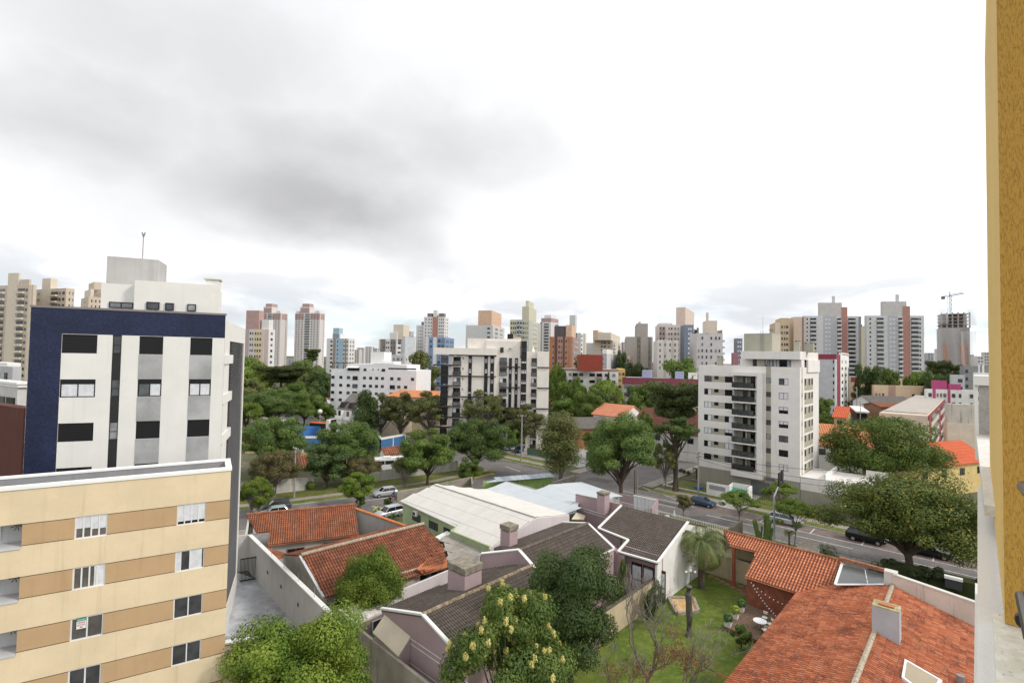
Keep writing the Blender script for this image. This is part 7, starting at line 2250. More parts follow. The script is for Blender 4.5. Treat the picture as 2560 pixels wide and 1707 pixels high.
tower('brick-red tower with dark vertical recesses right of the black and white block', 1374, 1432, 1446, 842, 250, TBRK, ang=76, fh=2.85, L=((.0, .12, 's', M('brick_orange', (.40, .17, .07))), (.22, .34, 's', M('brick_dark', (.15, .06, .04))), (.58, .66, 's', M('brick_dark', (.15, .06, .04))), (.80, .9, 's', M('brick_orange', (.40, .17, .07))))+W_(.17, .42, .52, .72, g=G_FARB, w=.05), Rr=((.2, .45, 'w', G_FARB), (.6, .85, 'w', G_FAR)), boxes=((.0, .7, .35, .80, 5.5, M('brick_dark2', (.10, .085, .09))), (.0, .7, .05, .30, 6, ORB), (.1, .7, .30, .36, 6, TPK)))
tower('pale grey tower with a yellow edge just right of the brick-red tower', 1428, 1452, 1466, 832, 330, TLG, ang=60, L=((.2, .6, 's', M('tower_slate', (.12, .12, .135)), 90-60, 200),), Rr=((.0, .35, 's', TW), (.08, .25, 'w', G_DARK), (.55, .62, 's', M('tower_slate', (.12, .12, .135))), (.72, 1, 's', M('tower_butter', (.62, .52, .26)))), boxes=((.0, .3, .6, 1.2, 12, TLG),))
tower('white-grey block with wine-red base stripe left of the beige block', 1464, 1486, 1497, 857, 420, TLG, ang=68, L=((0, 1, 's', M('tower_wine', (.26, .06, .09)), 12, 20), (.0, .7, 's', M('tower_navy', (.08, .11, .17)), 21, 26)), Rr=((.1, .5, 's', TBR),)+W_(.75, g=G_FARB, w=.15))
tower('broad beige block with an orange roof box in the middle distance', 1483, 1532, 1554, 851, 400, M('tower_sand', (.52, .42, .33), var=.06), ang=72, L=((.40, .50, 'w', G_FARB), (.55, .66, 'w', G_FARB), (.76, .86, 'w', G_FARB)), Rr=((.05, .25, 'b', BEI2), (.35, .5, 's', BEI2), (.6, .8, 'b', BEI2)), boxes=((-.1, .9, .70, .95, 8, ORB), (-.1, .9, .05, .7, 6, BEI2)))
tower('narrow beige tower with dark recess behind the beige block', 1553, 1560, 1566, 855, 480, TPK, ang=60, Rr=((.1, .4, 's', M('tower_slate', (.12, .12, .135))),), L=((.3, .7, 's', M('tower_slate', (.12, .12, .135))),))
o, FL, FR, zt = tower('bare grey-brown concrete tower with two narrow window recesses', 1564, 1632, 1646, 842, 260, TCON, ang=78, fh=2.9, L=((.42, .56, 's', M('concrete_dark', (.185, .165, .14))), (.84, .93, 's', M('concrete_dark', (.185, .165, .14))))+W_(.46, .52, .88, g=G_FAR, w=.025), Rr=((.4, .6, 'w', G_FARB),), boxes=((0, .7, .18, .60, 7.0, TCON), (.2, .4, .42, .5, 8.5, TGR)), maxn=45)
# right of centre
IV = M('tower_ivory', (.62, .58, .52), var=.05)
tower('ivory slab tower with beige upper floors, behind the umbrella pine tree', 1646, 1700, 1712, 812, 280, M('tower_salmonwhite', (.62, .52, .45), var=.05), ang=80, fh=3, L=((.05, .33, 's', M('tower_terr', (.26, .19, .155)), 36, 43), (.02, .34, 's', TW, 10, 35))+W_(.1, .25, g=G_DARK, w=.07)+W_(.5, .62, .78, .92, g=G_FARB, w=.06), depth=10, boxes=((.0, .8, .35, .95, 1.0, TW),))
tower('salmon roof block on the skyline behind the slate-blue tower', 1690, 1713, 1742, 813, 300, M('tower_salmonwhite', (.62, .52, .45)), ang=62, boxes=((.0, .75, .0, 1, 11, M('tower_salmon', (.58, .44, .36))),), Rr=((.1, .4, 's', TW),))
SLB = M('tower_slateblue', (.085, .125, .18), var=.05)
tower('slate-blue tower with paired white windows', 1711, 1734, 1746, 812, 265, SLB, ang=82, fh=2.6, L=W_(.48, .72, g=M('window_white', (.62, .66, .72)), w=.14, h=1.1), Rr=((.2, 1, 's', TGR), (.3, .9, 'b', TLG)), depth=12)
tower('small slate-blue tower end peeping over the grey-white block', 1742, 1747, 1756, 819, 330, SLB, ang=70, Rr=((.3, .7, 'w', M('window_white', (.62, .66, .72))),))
tower('ivory block with wide window grid and red balcony stack, in front of the slate-blue tower', 1644, 1696, 1717, 850, 225, IV, ang=78, fh=2.65, L=((.3, .42, 's', M('ivory_dark', (.50, .46, .39))), (.66, .78, 's', M('ivory_dark', (.50, .46, .39))))+W_(.12, .36, .60, .84, g=G_FARB, w=.05, k='v'), Rr=((.15, .40, 's', M('tower_red', (.30, .07, .06))), (.45, .75, 's', TPK), (.2, .38, 'w', G_FAR), (.78, .9, 's', RUST)), maxn=50)  # strips in a darker ivory on the left facade
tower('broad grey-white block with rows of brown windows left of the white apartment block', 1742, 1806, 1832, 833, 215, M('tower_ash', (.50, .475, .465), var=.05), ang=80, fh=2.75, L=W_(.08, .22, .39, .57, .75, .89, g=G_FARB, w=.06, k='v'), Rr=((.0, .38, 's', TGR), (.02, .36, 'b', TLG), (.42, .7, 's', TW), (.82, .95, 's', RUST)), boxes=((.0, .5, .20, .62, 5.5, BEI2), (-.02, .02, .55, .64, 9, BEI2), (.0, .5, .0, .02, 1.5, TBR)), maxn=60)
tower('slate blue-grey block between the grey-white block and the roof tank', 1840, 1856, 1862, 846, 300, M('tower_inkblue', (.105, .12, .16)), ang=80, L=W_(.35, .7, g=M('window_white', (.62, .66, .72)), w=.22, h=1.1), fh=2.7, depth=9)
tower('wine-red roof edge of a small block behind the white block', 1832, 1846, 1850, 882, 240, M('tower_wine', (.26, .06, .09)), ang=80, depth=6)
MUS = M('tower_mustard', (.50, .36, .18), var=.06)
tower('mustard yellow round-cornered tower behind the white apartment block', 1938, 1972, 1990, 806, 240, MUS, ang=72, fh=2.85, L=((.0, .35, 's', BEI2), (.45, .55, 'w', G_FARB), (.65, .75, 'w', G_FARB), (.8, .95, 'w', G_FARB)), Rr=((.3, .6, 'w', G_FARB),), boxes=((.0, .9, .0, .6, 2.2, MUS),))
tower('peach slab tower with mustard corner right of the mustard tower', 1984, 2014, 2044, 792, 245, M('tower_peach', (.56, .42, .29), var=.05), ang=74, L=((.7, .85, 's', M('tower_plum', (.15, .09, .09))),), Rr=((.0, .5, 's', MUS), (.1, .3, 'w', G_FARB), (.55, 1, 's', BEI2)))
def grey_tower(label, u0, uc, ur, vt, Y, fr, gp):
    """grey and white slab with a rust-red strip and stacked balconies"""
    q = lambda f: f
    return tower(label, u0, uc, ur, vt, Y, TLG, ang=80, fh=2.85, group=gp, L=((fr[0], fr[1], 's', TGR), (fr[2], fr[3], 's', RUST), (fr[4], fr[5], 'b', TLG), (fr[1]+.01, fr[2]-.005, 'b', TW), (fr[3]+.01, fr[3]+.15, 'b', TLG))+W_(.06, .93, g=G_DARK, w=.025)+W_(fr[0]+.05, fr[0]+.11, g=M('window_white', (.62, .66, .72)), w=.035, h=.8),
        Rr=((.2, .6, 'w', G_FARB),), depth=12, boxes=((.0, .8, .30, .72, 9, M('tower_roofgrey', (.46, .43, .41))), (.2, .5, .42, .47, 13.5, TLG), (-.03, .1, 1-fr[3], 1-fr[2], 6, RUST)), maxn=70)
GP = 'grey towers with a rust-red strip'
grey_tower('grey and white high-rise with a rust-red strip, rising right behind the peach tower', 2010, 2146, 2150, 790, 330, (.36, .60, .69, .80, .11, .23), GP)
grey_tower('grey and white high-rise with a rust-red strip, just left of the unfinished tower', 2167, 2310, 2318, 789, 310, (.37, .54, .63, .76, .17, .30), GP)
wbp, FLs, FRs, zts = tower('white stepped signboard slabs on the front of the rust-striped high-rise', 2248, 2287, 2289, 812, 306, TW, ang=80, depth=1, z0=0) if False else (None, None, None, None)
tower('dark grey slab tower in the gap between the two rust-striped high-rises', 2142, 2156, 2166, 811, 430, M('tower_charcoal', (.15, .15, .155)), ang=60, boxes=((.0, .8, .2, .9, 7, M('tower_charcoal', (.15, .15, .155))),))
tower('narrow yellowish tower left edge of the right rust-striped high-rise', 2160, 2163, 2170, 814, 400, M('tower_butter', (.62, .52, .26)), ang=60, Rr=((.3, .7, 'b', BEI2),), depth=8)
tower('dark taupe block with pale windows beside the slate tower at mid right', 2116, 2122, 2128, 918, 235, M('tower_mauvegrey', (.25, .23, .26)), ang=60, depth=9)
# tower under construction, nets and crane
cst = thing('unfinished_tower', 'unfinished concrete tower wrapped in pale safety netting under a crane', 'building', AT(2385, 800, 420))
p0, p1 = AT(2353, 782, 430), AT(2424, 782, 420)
FU = Face(p0.xy, p1.xy); zu = p0.z
z_b = FU.pix(2385, 820)[1]
q = MB()
z = z_b
while z < zu: FU.rect(q, 0, FU.len, z, z+.5, -22, 0); z += 3.0
for i in range(6): FU.rect(q, FU.len*i/5-(.4 if i else 0), FU.len*i/5+.6, z_b, zu, -1.2, -.3)
FU.rect(q, .8, FU.len-.8, z_b, zu-.5, -21, -6)
q.build('frame', M('raw_concrete', (.34, .30, .28), streak=.3), cst)
q = MB(); FU.rect(q, 0, FU.len, 0, z_b-.01, -22, 0); q.build('wall', M('raw_grey', (.30, .275, .265), streak=.2), cst)
for f0, f1 in ((.02, .28), (.62, .9)): FU.rect(q := MB(), FU.len*f0, FU.len*f1, 4, z_b-14, 0, .2); q.build('brick_panel', M('raw_brick', (.44, .25, .19)), cst)
q = MB()
for k in range(12): FU.rect(q, .5, FU.len-.5, 8+k*3, 8.3+k*3, 0, .35)
q.build('floor_slab', M('raw_concrete', (.34, .30, .28)), cst)
nm, t_, b_ = newmat('safety_net')
b_.inputs['Base Color'].default_value = (.66, .64, .64, 1); b_.inputs['Roughness'].default_value = .9
tr_ = t_.nodes.new('ShaderNodeBsdfTransparent'); mx_ = t_.nodes.new('ShaderNodeMixShader'); mx_.inputs[0].default_value = .34
o_ = [x for x in t_.nodes if x.type == 'OUTPUT_MATERIAL'][0]
t_.links.new(tr_.outputs[0], mx_.inputs[1]); t_.links.new(b_.outputs[0], mx_.inputs[2]); t_.links.new(mx_.outputs[0], o_.inputs[0])
def net(t0, t1, z0, z1, amp):
    q = MB(); n, mm = 14, 8; g = []
    for j in range(mm+1):
        for i in range(n+1):
            f, h = i/n, j/mm
            g.append(FU.at(t0+(t1-t0)*f, z0+(z1-z0)*h, 1.5+amp*math.sin(f*9+h*2)*(.4+.6*math.sin(h*3.1))))
    q.add(g, [(j*(n+1)+i, j*(n+1)+i+1, (j+1)*(n+1)+i+1, (j+1)*(n+1)+i) for j in range(mm) for i in range(n)])
    q.build('net', nm, cst)
net(-4, FU.len*.66, 6, z_b-.5, 2); net(FU.len*.66, FU.len+4, 6, z_b-3, 2.4); net(-3, FU.len*.25, z_b+4, zu+3, 1); net(FU.len*.8, FU.len+4, z_b+2, zu+3, 1.2)
cr = thing('tower_crane', 'blue-grey tower crane on top of the unfinished tower', 'crane', FU.at(FU.len*.38, zu, -8))
CRB = M('crane_blue', (.16, .21, .27))
b0_ = FU.at(FU.len*.38, zu, -8)
q = MB()
for sx in (-.9, .9):
    for sy in (-.9, .9): q.tube([b0_+V((sx, sy, 0)), b0_+V((sx, sy, 15))], .22, 4)
for k in range(8): q.tube([b0_+V((-.9 if k % 2 else .9, -.9, k*1.9)), b0_+V((.9 if k % 2 else -.9, -.9, k*1.9+1.9))], .16, 4)
q.build('mast', CRB, cr)
jd = V((.97, -.2, .22))
q = MB(); tp = b0_+V((0, 0, 15))
for s in (-.6, .6): q.tube([tp+V((0, s, 0)), tp+jd*11+V((0, s, 0))], .25, 4)
q.tube([tp+V((0, 0, 1.4)), tp+jd*10+V((0, 0, 1))], .22, 4)
for k in range(5): q.tube([tp+jd*k*2, tp+jd*(k*2+1)+V((0, 0, 1.3)), tp+jd*(k*2+2)], .12, 4)
q.build('jib', CRB, cr)
q = MB().tube([tp, tp-V((5, -1.0, 0))], .35, 4).cbox(tp-V((5, -1.0, 2.6)), 2.2, 1.6, 2.6); q.build('counterweight', M('crane_dark', (.14, .12, .12)), cr)
MB().tube([tp, tp+V((0, 0, 5))], [.5, .12], 5).build('apex', CRB, cr)
# far low skyline
rg = random.Random(31)
LOWM = [TW, TLG, BEI2, TGR, TPK, IV]
for i, (u, w_, v, Y) in enumerate([(560, 22, 905, 420), (640, 30, 917, 380), (690, 40, 912, 430), (735, 36, 897, 760), (905, 26, 869, 900), (895, 20, 874, 700), (925, 24, 866, 800), (940, 16, 870, 640), (1010, 20, 884, 700), (1045, 18, 878, 640), (1152, 20, 872, 600), (1405, 16, 866, 700), (1480, 14, 866, 650), (1550, 16, 876, 600), (2175, 18, 900, 600), (2330, 26, 882, 620), (2345, 12, 872, 700), (2432, 18, 886, 520), (2455, 26, 890, 420), (2470, 22, 880, 480)]):
    tower('small pale building far away low on the skyline', u-w_/2, u+w_*.2, u+w_/2, v, Y, LOWM[i % 6], ang=60, L=((.2, .4, 'w', G_FARB), (.6, .8, 'w', G_FARB)), Rr=((.3, .7, 'w', G_FARB),), group='small pale buildings low on the skyline', top=.8, maxn=14)
# ------------------------------------------------------------------ trees: foreground
T = tree_px
T('light_near', 'leafy_tree', 'bright leafy tree in front of the beige wall at the bottom left', 752, 1526, 340, Y=31)
bt = T('blossom_near', 'blossom_tree', 'tree with clusters of cream blossom in front of the pink gable', 1272, 1478, 285, Y=28.5)
rg = random.Random(4); cl = []
for c in clumps_for('round', 7, 9, 1.5, 48, 14):
    for _ in range(3 if c[2] > 4.2 else 1):
        d = V((rg.uniform(-1, 1), rg.uniform(-1, 1), rg.uniform(-.1, 1))).normalized()
        p = V(c[:3])+V((d.x*c[3], d.y*c[4], d.z*c[5]))*1.02
        cl.append((p.x, p.y, p.z, .15, .15, .17))
f = bpy.data.objects.new('blossom', leaf_mesh('blossom', BLOSSOM, cl, 15000, .05, 9, .6)); COL.objects.link(f); f.parent = bt
T('dark_near', 'dark_tree', 'large dark green tree overhanging the dark tiled roof of the pink house', 1432, 1372, 262, Y=35.5)
T('ball_near', 'round_tree', 'dense rounded light green tree in front of the dark red roof', 936, 1376, 158, Y=43.5)
T('yellow_near', 'flowering_tree', 'huge spreading tree dotted with yellow flowers over the black parked cars', 2272, 1172, 325, Y=57.0)
T('spread_mid', 'spreading_tree', 'wide open-crowned tree with visible branches in front of the orange flat-tile roof', 2206, 1038, 252, Y=92)
T('street_dark', 'street_tree', 'dense dark tree at the street corner, centre of the picture', 1553, 1040, 196, Y=83.5)
T('street_tall', 'street_tree', 'tall airy tree with several stems at the intersection left of the dense dark tree', 1402, 1028, 112, base=1201)
T('street_mid', 'street_tree', 'round green tree behind the white shed, left one of the pair', 1072, 1072, 138, base=1213)
T('street_mid2', 'street_tree', 'broad dark green tree behind the lime shed, right one of the pair', 1192, 1046, 150, base=1182)
T('street_mid', 'young_tree', 'low bushy dark tree beside the rough wall below the broad pair', 1178, 1140, 62, base=1220)
T('street_mid2', 'street_tree', 'bushy dark green tree overhanging the gateway of the peeling wall', 872, 1052, 148, base=1205)
T('street_mid2', 'street_tree', 'dark tree right beside the blue building, above the reddish tree', 688, 1042, 155, base=1190)
T('far_dark', 'street_tree', 'dark low tree filling the gateway of the peeling white wall', 820, 1130, 95, base=1222)
T('red_multi', 'flowering_tree', 'reddish blooming tree beside the utility pole and the grey minivan', 690, 1128, 122, base=1245)
T('red_multi', 'flowering_tree', 'brownish thin tree in front of the abandoned white bus', 906, 1140, 92, base=1215)
T('vase_multi', 'flowering_tree', 'small vase-shaped tree with many stems on the grass verge', 1014, 1140, 62, base=1219)
T('small_light', 'young_tree', 'yellow-green young tree on the side street left of the silver hatchback', 898, 1180, 92, base=1268)
T('small_light', 'young_tree', 'yellow-green tree beside the grey pole at the corner of the blue building', 640, 1192, 84, base=1292)
T('bush', 'shrub', 'spiky green shrub below the yellow-green young tree on the side street', 902, 1236, 24, base=1272)
T('bush', 'shrub', 'dark bush beside the rider near the white shed', 970, 1246, 22, base=1266)
# along the main street
T('topiary', 'clipped_tree', 'clipped round reddish tree by the white front railing', 1709, 1237, 40, base=1293)
T('small_green', 'young_tree', 'young flat-topped green tree on the near verge between the blue and silver cars', 1848, 1228, 96, base=1313)
T('small_green', 'young_tree', 'young green tree on the far verge in front of the olive terrace wall', 1953, 1204, 86, base=1292)
T('small_green', 'young_tree', 'young green tree on the near verge overlapping the silver estate car', 1987, 1246, 100, base=1364)
tt = T('tall_top', 'tall_tree', 'tall trunk with a small leafy top on the lawn left of the white block', 1690, 1042, 98, base=1228)
T('street_open', 'leaning_tree', 'low leafy second stem leaning beside the tall trunk left of the white block', 1664, 1098, 62, base=1224)
T('araucaria', 'umbrella_pine', 'big umbrella pine spreading behind the brown roofs left of the white block', 1690, 955, 150, Y=110)
# trees in the middle distance
MID = [
 ('street_open', 'tree with twisting bare limbs in front of the black and white block, left', 1208, 974, 112, 1126), ('street_open', 'open tree with forked limbs in front of the black and white block, right', 1306, 1010, 112, 1130),
 ('far_round', 'dome-shaped dark tree right of the black and white block', 1412, 997, 92, 1078), ('street_open', 'tall tree with bare forked limbs, first of three beside the black and white block', 955, 982, 96, 1104),
 ('street_open', 'tall tree with bare forked limbs, middle of three beside the black and white block', 1003, 980, 108, 1110), ('street_open', 'tall tree with bare forked limbs, last of three beside the black and white block', 1077, 978, 124, 1114),
 ('far_column', 'tall narrow dark tree beside the townhouses', 916, 974, 60, 1114), ('far_olive', 'tall ragged olive tree behind the white five-storey block', 1055, 879, 84, 1040),
 ('street_mid2', 'broad tree over the car park left of the white five-storey block', 684, 972, 142, 1072), ('street_mid', 'leaning tree with a thick trunk left of the lamp globe', 764, 975, 88, 1066),
 ('far_round2', 'low bright tree beside the blue building, above the dark street tree', 618, 990, 84, 1085), ('far_round', 'tree beside the lamp globe and the white carport', 815, 1010, 52, 1062),
 ('araucaria', 'dark umbrella pine in the park left of the white five-storey block', 704, 914, 122, 1015), ('far_umbrella', 'bright flat-topped tree at the park edge beside the blue building', 622, 892, 110, 1010),
 ('far_umbrella', 'second flat-topped bright tree below the pink slab block', 626, 915, 122, 1015), ('far_round', 'rounded green tree in front of the tall twin towers', 758, 900, 84, 985),
 ('far_round2', 'small bright domed tree right of the dark park pine', 762, 925, 46, 975), ('far_dark', 'dark column of foliage left of the white five-storey block', 800, 920, 66, 1030),
 ('far_olive', 'brownish ragged tree right of the dark park pine', 772, 935, 52, 1025), ('far_round2', 'light green bush under the dark park pine', 700, 968, 96, 1035),
 ('far_round', 'mid green tree filling the gap right of the light bush', 745, 955, 70, 1035), ('far_dark', 'dark tree behind the lamp globe in the park', 790, 975, 50, 1045), ('far_olive', 'olive tree at the park edge right beside the blue building', 622, 945, 80, 1040), ('far_round', 'green tree below the olive one beside the blue building', 645, 985, 80, 1060),
 ('far_round', 'green tree at the far left above the grey low block', 62, 902, 36, 975), ('araucaria', 'thin umbrella pine silhouetted before the right twin tower', 782, 872, 35, 945),
 ('far_umbrella', 'bright umbrella-shaped tree right of the black and white block', 1394, 911, 60, 1052), ('far_round', 'leafy tree below the white three-storey building, left', 1428, 950, 78, 1071),
 ('far_round2', 'bright upright tree below the white three-storey building', 1452, 938, 34, 1075), ('far_umbrella', 'wide yellowish flat-topped tree below the white three-storey building', 1512, 949, 106, 1078),
 ('street_mid', 'fresh green tree behind the salmon roof', 1478, 968, 84, 1088), ('far_dark', 'dark layered tree behind the salmon gable', 1500, 975, 50, 1085),
 ('far_olive', 'slender yellowish tree right above the salmon roof', 1533, 985, 34, 1085), ('far_round', 'olive tree left of the umbrella pine', 1605, 962, 90, 1076),
 ('conifer', 'small dark clipped conifer before the white three-storey building', 1521, 931, 22, 1048), ('far_round', 'tree hill behind the rust-red roof box', 1450, 888, 110, 1006),
 ('far_dark', 'dark tree in front of the bare concrete tower', 1594, 906, 56, 1026), ('far_round', 'big domed tree left of the white block above the wine-red roof', 1704, 897, 106, 1046),
 ('far_dark', 'tree between the concrete tower and the pale square-windowed block', 1553, 876, 26, 1013), ('far_round', 'bushy tree at the right foot of the white block, upper one', 2062, 995, 48, 1078),
 ('street_mid', 'bushy bright tree at the right foot of the white block, lower one', 2064, 1030, 44, 1092), ('far_dark', 'dark round tree above the peach building', 2172, 911, 56, 1048),
 ('far_round', 'low green tree right of the dark round tree above the peach building', 2222, 922, 66, 1042), ('far_umbrella', 'broad green tree below the right rust-striped high-rise', 2300, 928, 100, 1038),
 ('far_dark', 'dark tree in front of the magenta building', 2352, 930, 66, 1062), ('araucaria', 'umbrella pine left of the unfinished tower', 2345, 901, 48, 1028), ('araucaria', 'second umbrella pine below the unfinished tower', 2375, 910, 44, 1028),
 ('far_dark', 'small round tree in the car park beside the utility pole', 2143, 979, 26, 1045), ('street_mid', 'scrubby tree beside the sooty grey roof', 2225, 1013, 46, 1080), ('far_round', 'brown-green scrub above the rust-red roof at the right', 2315, 1006, 64, 1078),
 ('bush', 'small tree at the very edge of the beige gable building', 2436, 1135, 22, 1180), ('street_mid', 'green tree in front of the brown roof gable', 1612, 1026, 44, 1142), ('far_round', 'tree at the corner of the shop with the grey fibre roof', 1340, 1050, 44, 1095),
 ('far_round', 'leafy tree behind the green corner fence', 1500, 1070, 70, 1148), ('street_mid', 'shrubby tree behind the banner at the street corner', 1290, 1060, 44, 1136)]
for key, lab, u, vt, w, base in MID:
    T(key, 'tree', lab, u, vt, w, base=base)
# far-off wood: one mass of treetops filling the ground between the far blocks
rg = random.Random(99)
cl = []
while len(cl) < 1800:
    y = 170+rg.random()**1.6*900
    x = y*rg.uniform(-1.3, 1.7)
    a, b = toAB(V((x, y, 0)))
    if (NK-8 < b < FK+8) or (44 < a < 64 and b > 90): continue
    if -20 < a < 45 and b < 240: continue
    s = rg.uniform(2.5, 5.5)
    cl.append((x, y, s*rg.uniform(.6, 1.1), s, s, s*.8))
wd = leaf_mesh('distant_woods', leaf_mat('leaf_far', (.030, .052, .016), (.080, .105, .030), None, 0, .25), cl, 76000, .85, 77)
o = bpy.data.objects.new('distant_woods', wd); COL.objects.link(o)
tag(o, 'far-off mass of green treetops between the distant blocks', 'woods', kind='stuff')
# bare trees with dead leaves on the lawn
def bare(label, loc, h, seed, lean=0.0, dead=500):
    rg = random.Random(seed); m = MB(); tips = []
    def grow(p, d, l, r, dep):
        q = p+d*l*.5+V((rg.uniform(-1, 1), rg.uniform(-1, 1), rg.uniform(-.3, .5)))*l*.07
        e = q+(d+V((rg.uniform(-.25, .25), rg.uniform(-.25, .25), .05)))*l*.5
        r = max(r, .011); m.tube([p, q, e], [r, r*.85, r*.7], 5 if r > .03 else 3, False)
        if dep == 0: tips.append(e); return
        for _ in range(3 if rg.random() < .6 else 2):
            nd = (d+V((rg.uniform(-.7, .7), rg.uniform(-.7, .7), rg.uniform(-.15, .6)))).normalized()
            grow(e if rg.random() < .7 else q, nd, l*rg.uniform(.6, .82), r*.58, dep-1)
    grow(V((0, 0, -.2)), V((lean, 0, 1)).normalized(), h*.32, h*.018, 6)
    o = thing('bare_tree', label, 'tree', loc)
    link('branches', m.mesh('branches', M('dead_bark', (.20, .175, .15), var=.3, scale=4)), o)
    cl = [(t.x, t.y, t.z-.3, .75, .75, .6) for t in tips if t.z < h*.7][::9]
    f = bpy.data.objects.new('dead_leaves', leaf_mesh('dead_leaves', L_DEAD, cl, dead*2, .05, seed, .1)); COL.objects.link(f); f.parent = o
    return o
pB = AT(1615, 1500, 33.5); bare('bare grey tree with rust-red dead leaves beside the dark green tree', (pB.x, pB.y, 0), 9.2, 3, .08, 900)
pB = AT(1690, 1500, 33.0); bare('leafless spindly tree right of the rusty one, in front of the sandbox', (pB.x, pB.y, 0), 7.6, 8, .15, 350)
pB = AT(1560, 1500, 32.0); bare('low tangled bare tree at the edge of the dark green tree', (pB.x, pB.y, 0), 6.6, 5, -.1, 600)
# palms and other plants
palm('stout palm with arching fronds beside the porch of the garden house', P(1753, 1470), 4.6, 4.3, 56, .62, 3, 2.7, .33)
palm('small palm on the front lawn of the white block', P(1741, 1197), 1.9, 1.3, 18, .3, 4, 2.4, .12)
palm('small yucca palm by the front fence right of the cacti', P(1973, 1366), 1.8, 1.0, 22, .28, 5, 2.2, .10)
palm('low feathery palm beside the concrete box by the street', P(2062, 1392), .7, 2.3, 26, .4, 6, 2.6, .15)
palm('low palm by the picket fence left of the box hedge', P(2205, 1440), .7, 2.5, 30, .42, 7, 2.5, .15)
palm('tall feathery palm in the park in front of the twin towers', AT(702, 960, 270)-V((0, 0, AT(702, 960, 270).z)), 14.5, 4.5, 26, .8, 8, 2.4, .3)
pp = AT(797, 1510, 36.5); palm('young feathery palm shoot above the courtyard wall corner', (pp.x, pp.y, 0), 3.4, 1.6, 12, .25, 9, 1.0, .06, mat=L_LIGHT)
L_BAN = leaf_mat('leaf_banana', (.035, .085, .025), (.08, .15, .04))
pp = P(930, 1668); bladed('broad-leaved green plant against the stained garden wall', (pp.x, pp.y, 1.0), 26, 1.9, .62, 'banana_plant', 'plant', L_BAN, 3)
pp = P(945, 1283); bladed('pale variegated shrub beside the silver car in the drive', (pp.x, pp.y, .2), 40, 1.3, .22, 'variegated_shrub', 'plant', leaf_mat('leaf_pale', (.34, .38, .16), (.50, .52, .26)), 4)
pp = P(982, 1300); bladed('dark spiky plant in front of the silver car in the drive', (pp.x, pp.y, .1), 40, 1.4, .12, 'spiky_plant', 'plant', L_DEEP, 5)
T('bush_dark', 'shrub', 'dark shrub against the beige garden wall', 1640, 1452, 44, Y=47)
T('bush_dark', 'shrub', 'round dark shrub left of the sandbox', 1626, 1478, 36, Y=46)
T('bush', 'shrub', 'leafy shrub growing at the front corner of the deck', 1852, 1562, 52, Y=42.0)
T('bush', 'shrub', 'green shrub hanging by the patio glazing of the pink house', 1556, 1398, 24, Y=49)
for (lab, u, v) in (('round clipped shrub in the white block garden, left of three', 1703, 1176), ('round clipped shrub in the white block garden, middle of three', 1711, 1179), ('round clipped shrub in the white block garden, right of three', 1720, 1182)):
    p = P(u, v+6)
    plant_tree('bush_dark', 'topiary_bush', lab, (p.x, p.y, 0), 1.0, 1.0, cat='bush', group='clipped shrubs in the white block garden')
# cacti
CAC = M('cactus_green', (.085, .13, .03), var=.3, scale=3)
ct = thing('cactus', 'tall cluster of column cacti by the street behind the orange roof', 'cactus', P(1908, 1362))
q = MB(); rg = random.Random(2)
for (u, vt) in ((1884, 1298), (1889, 1296), (1893, 1308), (1905, 1312), (1911, 1286), (1916, 1283), (1921, 1284), (1926, 1300), (1931, 1318), (1899, 1326)):
    t = AT(u, vt, 64.0); b = AT(1908+(u-1908)*.5, 1340, 64.0); b.z = 0
    q.tube([b, b.lerp(t, .4)+V((rg.uniform(-.15, .15), 0, 0)), t-V((0, 0, .15)), t], [.17, .19, .17, .05], 8)
q.build('stems', CAC, ct)

# ------------------------------------------------------------------ vehicles
car_mesh('van', 4.4, 1.75, 1.98, hood=1.30, belt=1.22, ws=(.03, .10), rear=(.93, .985))
sd = (AB(87, 10)-AB(78.9, 34.7)).normalized()
pc = AB(78.5, 31.5); car('minivan', 'dark grey compact minivan parked on the side street by the utility pole', pc, sd, paint('graphite', (.085, .085, .09)))
sd2 = (AB(78.9, 34.7)-AB(75, 48.8)).normalized()
car('hatch', 'silver hatchback with a roof rack parked on the side street', AB(73.9, 47.6), sd2, paint('silver', (.50, .51, .53)))
pc = P(684, 1291); car('hatch', 'pale mint car roof showing above the left terracotta roof', pc, sd, paint('mint', (.50, .60, .58)))
pc = P(972, 1291); car('wagon', 'silver car parked nose out in the drive beside the pale green shed', pc, V((-.72, -.69, 0)), paint('silver', (.50, .51, .53)))
car('hatch', 'dark blue hatchback at the kerb in front of the white block', AB(33.4, FK-1.15), -A, paint('blue', (.045, .085, .145)))
car('wagon', 'silver estate car at the kerb behind the signal mast', AB(21.0, FK-1.15), -A, paint('silver', (.50, .51, .53)))
car('suv', 'black sport utility car under the yellow-flowering tree', AB(11.2, FK-1.2), -A, paint('black', (.012, .012, .014)))
car('sedan', 'black saloon with a red tail light beside the trunk of the yellow-flowering tree', AB(4.6, FK-1.2), -A, paint('black', (.012, .012, .014)))
car('van', 'old white rounded van on the drive behind the utility pole', P(1281, 1124), V((-.85, -.53, 0)), paint('white', (.72, .72, .72), metal=0), group='parked vehicles')
car('hatch', 'dark blue car tucked behind the concrete utility pole', P(1298, 1130), V((-.3, -.95, 0)), paint('blue', (.045, .085, .145)), group='parked vehicles')
car('suv', 'silver off-roader parked left of the white block', P(1727, 1149), -B, paint('silver', (.50, .51, .53)), group='parked vehicles')
car('hatch', 'dark car in the open garage by the big brown roof', P(1668, 1120), -B, paint('maroon', (.10, .02, .02)), group='parked vehicles')
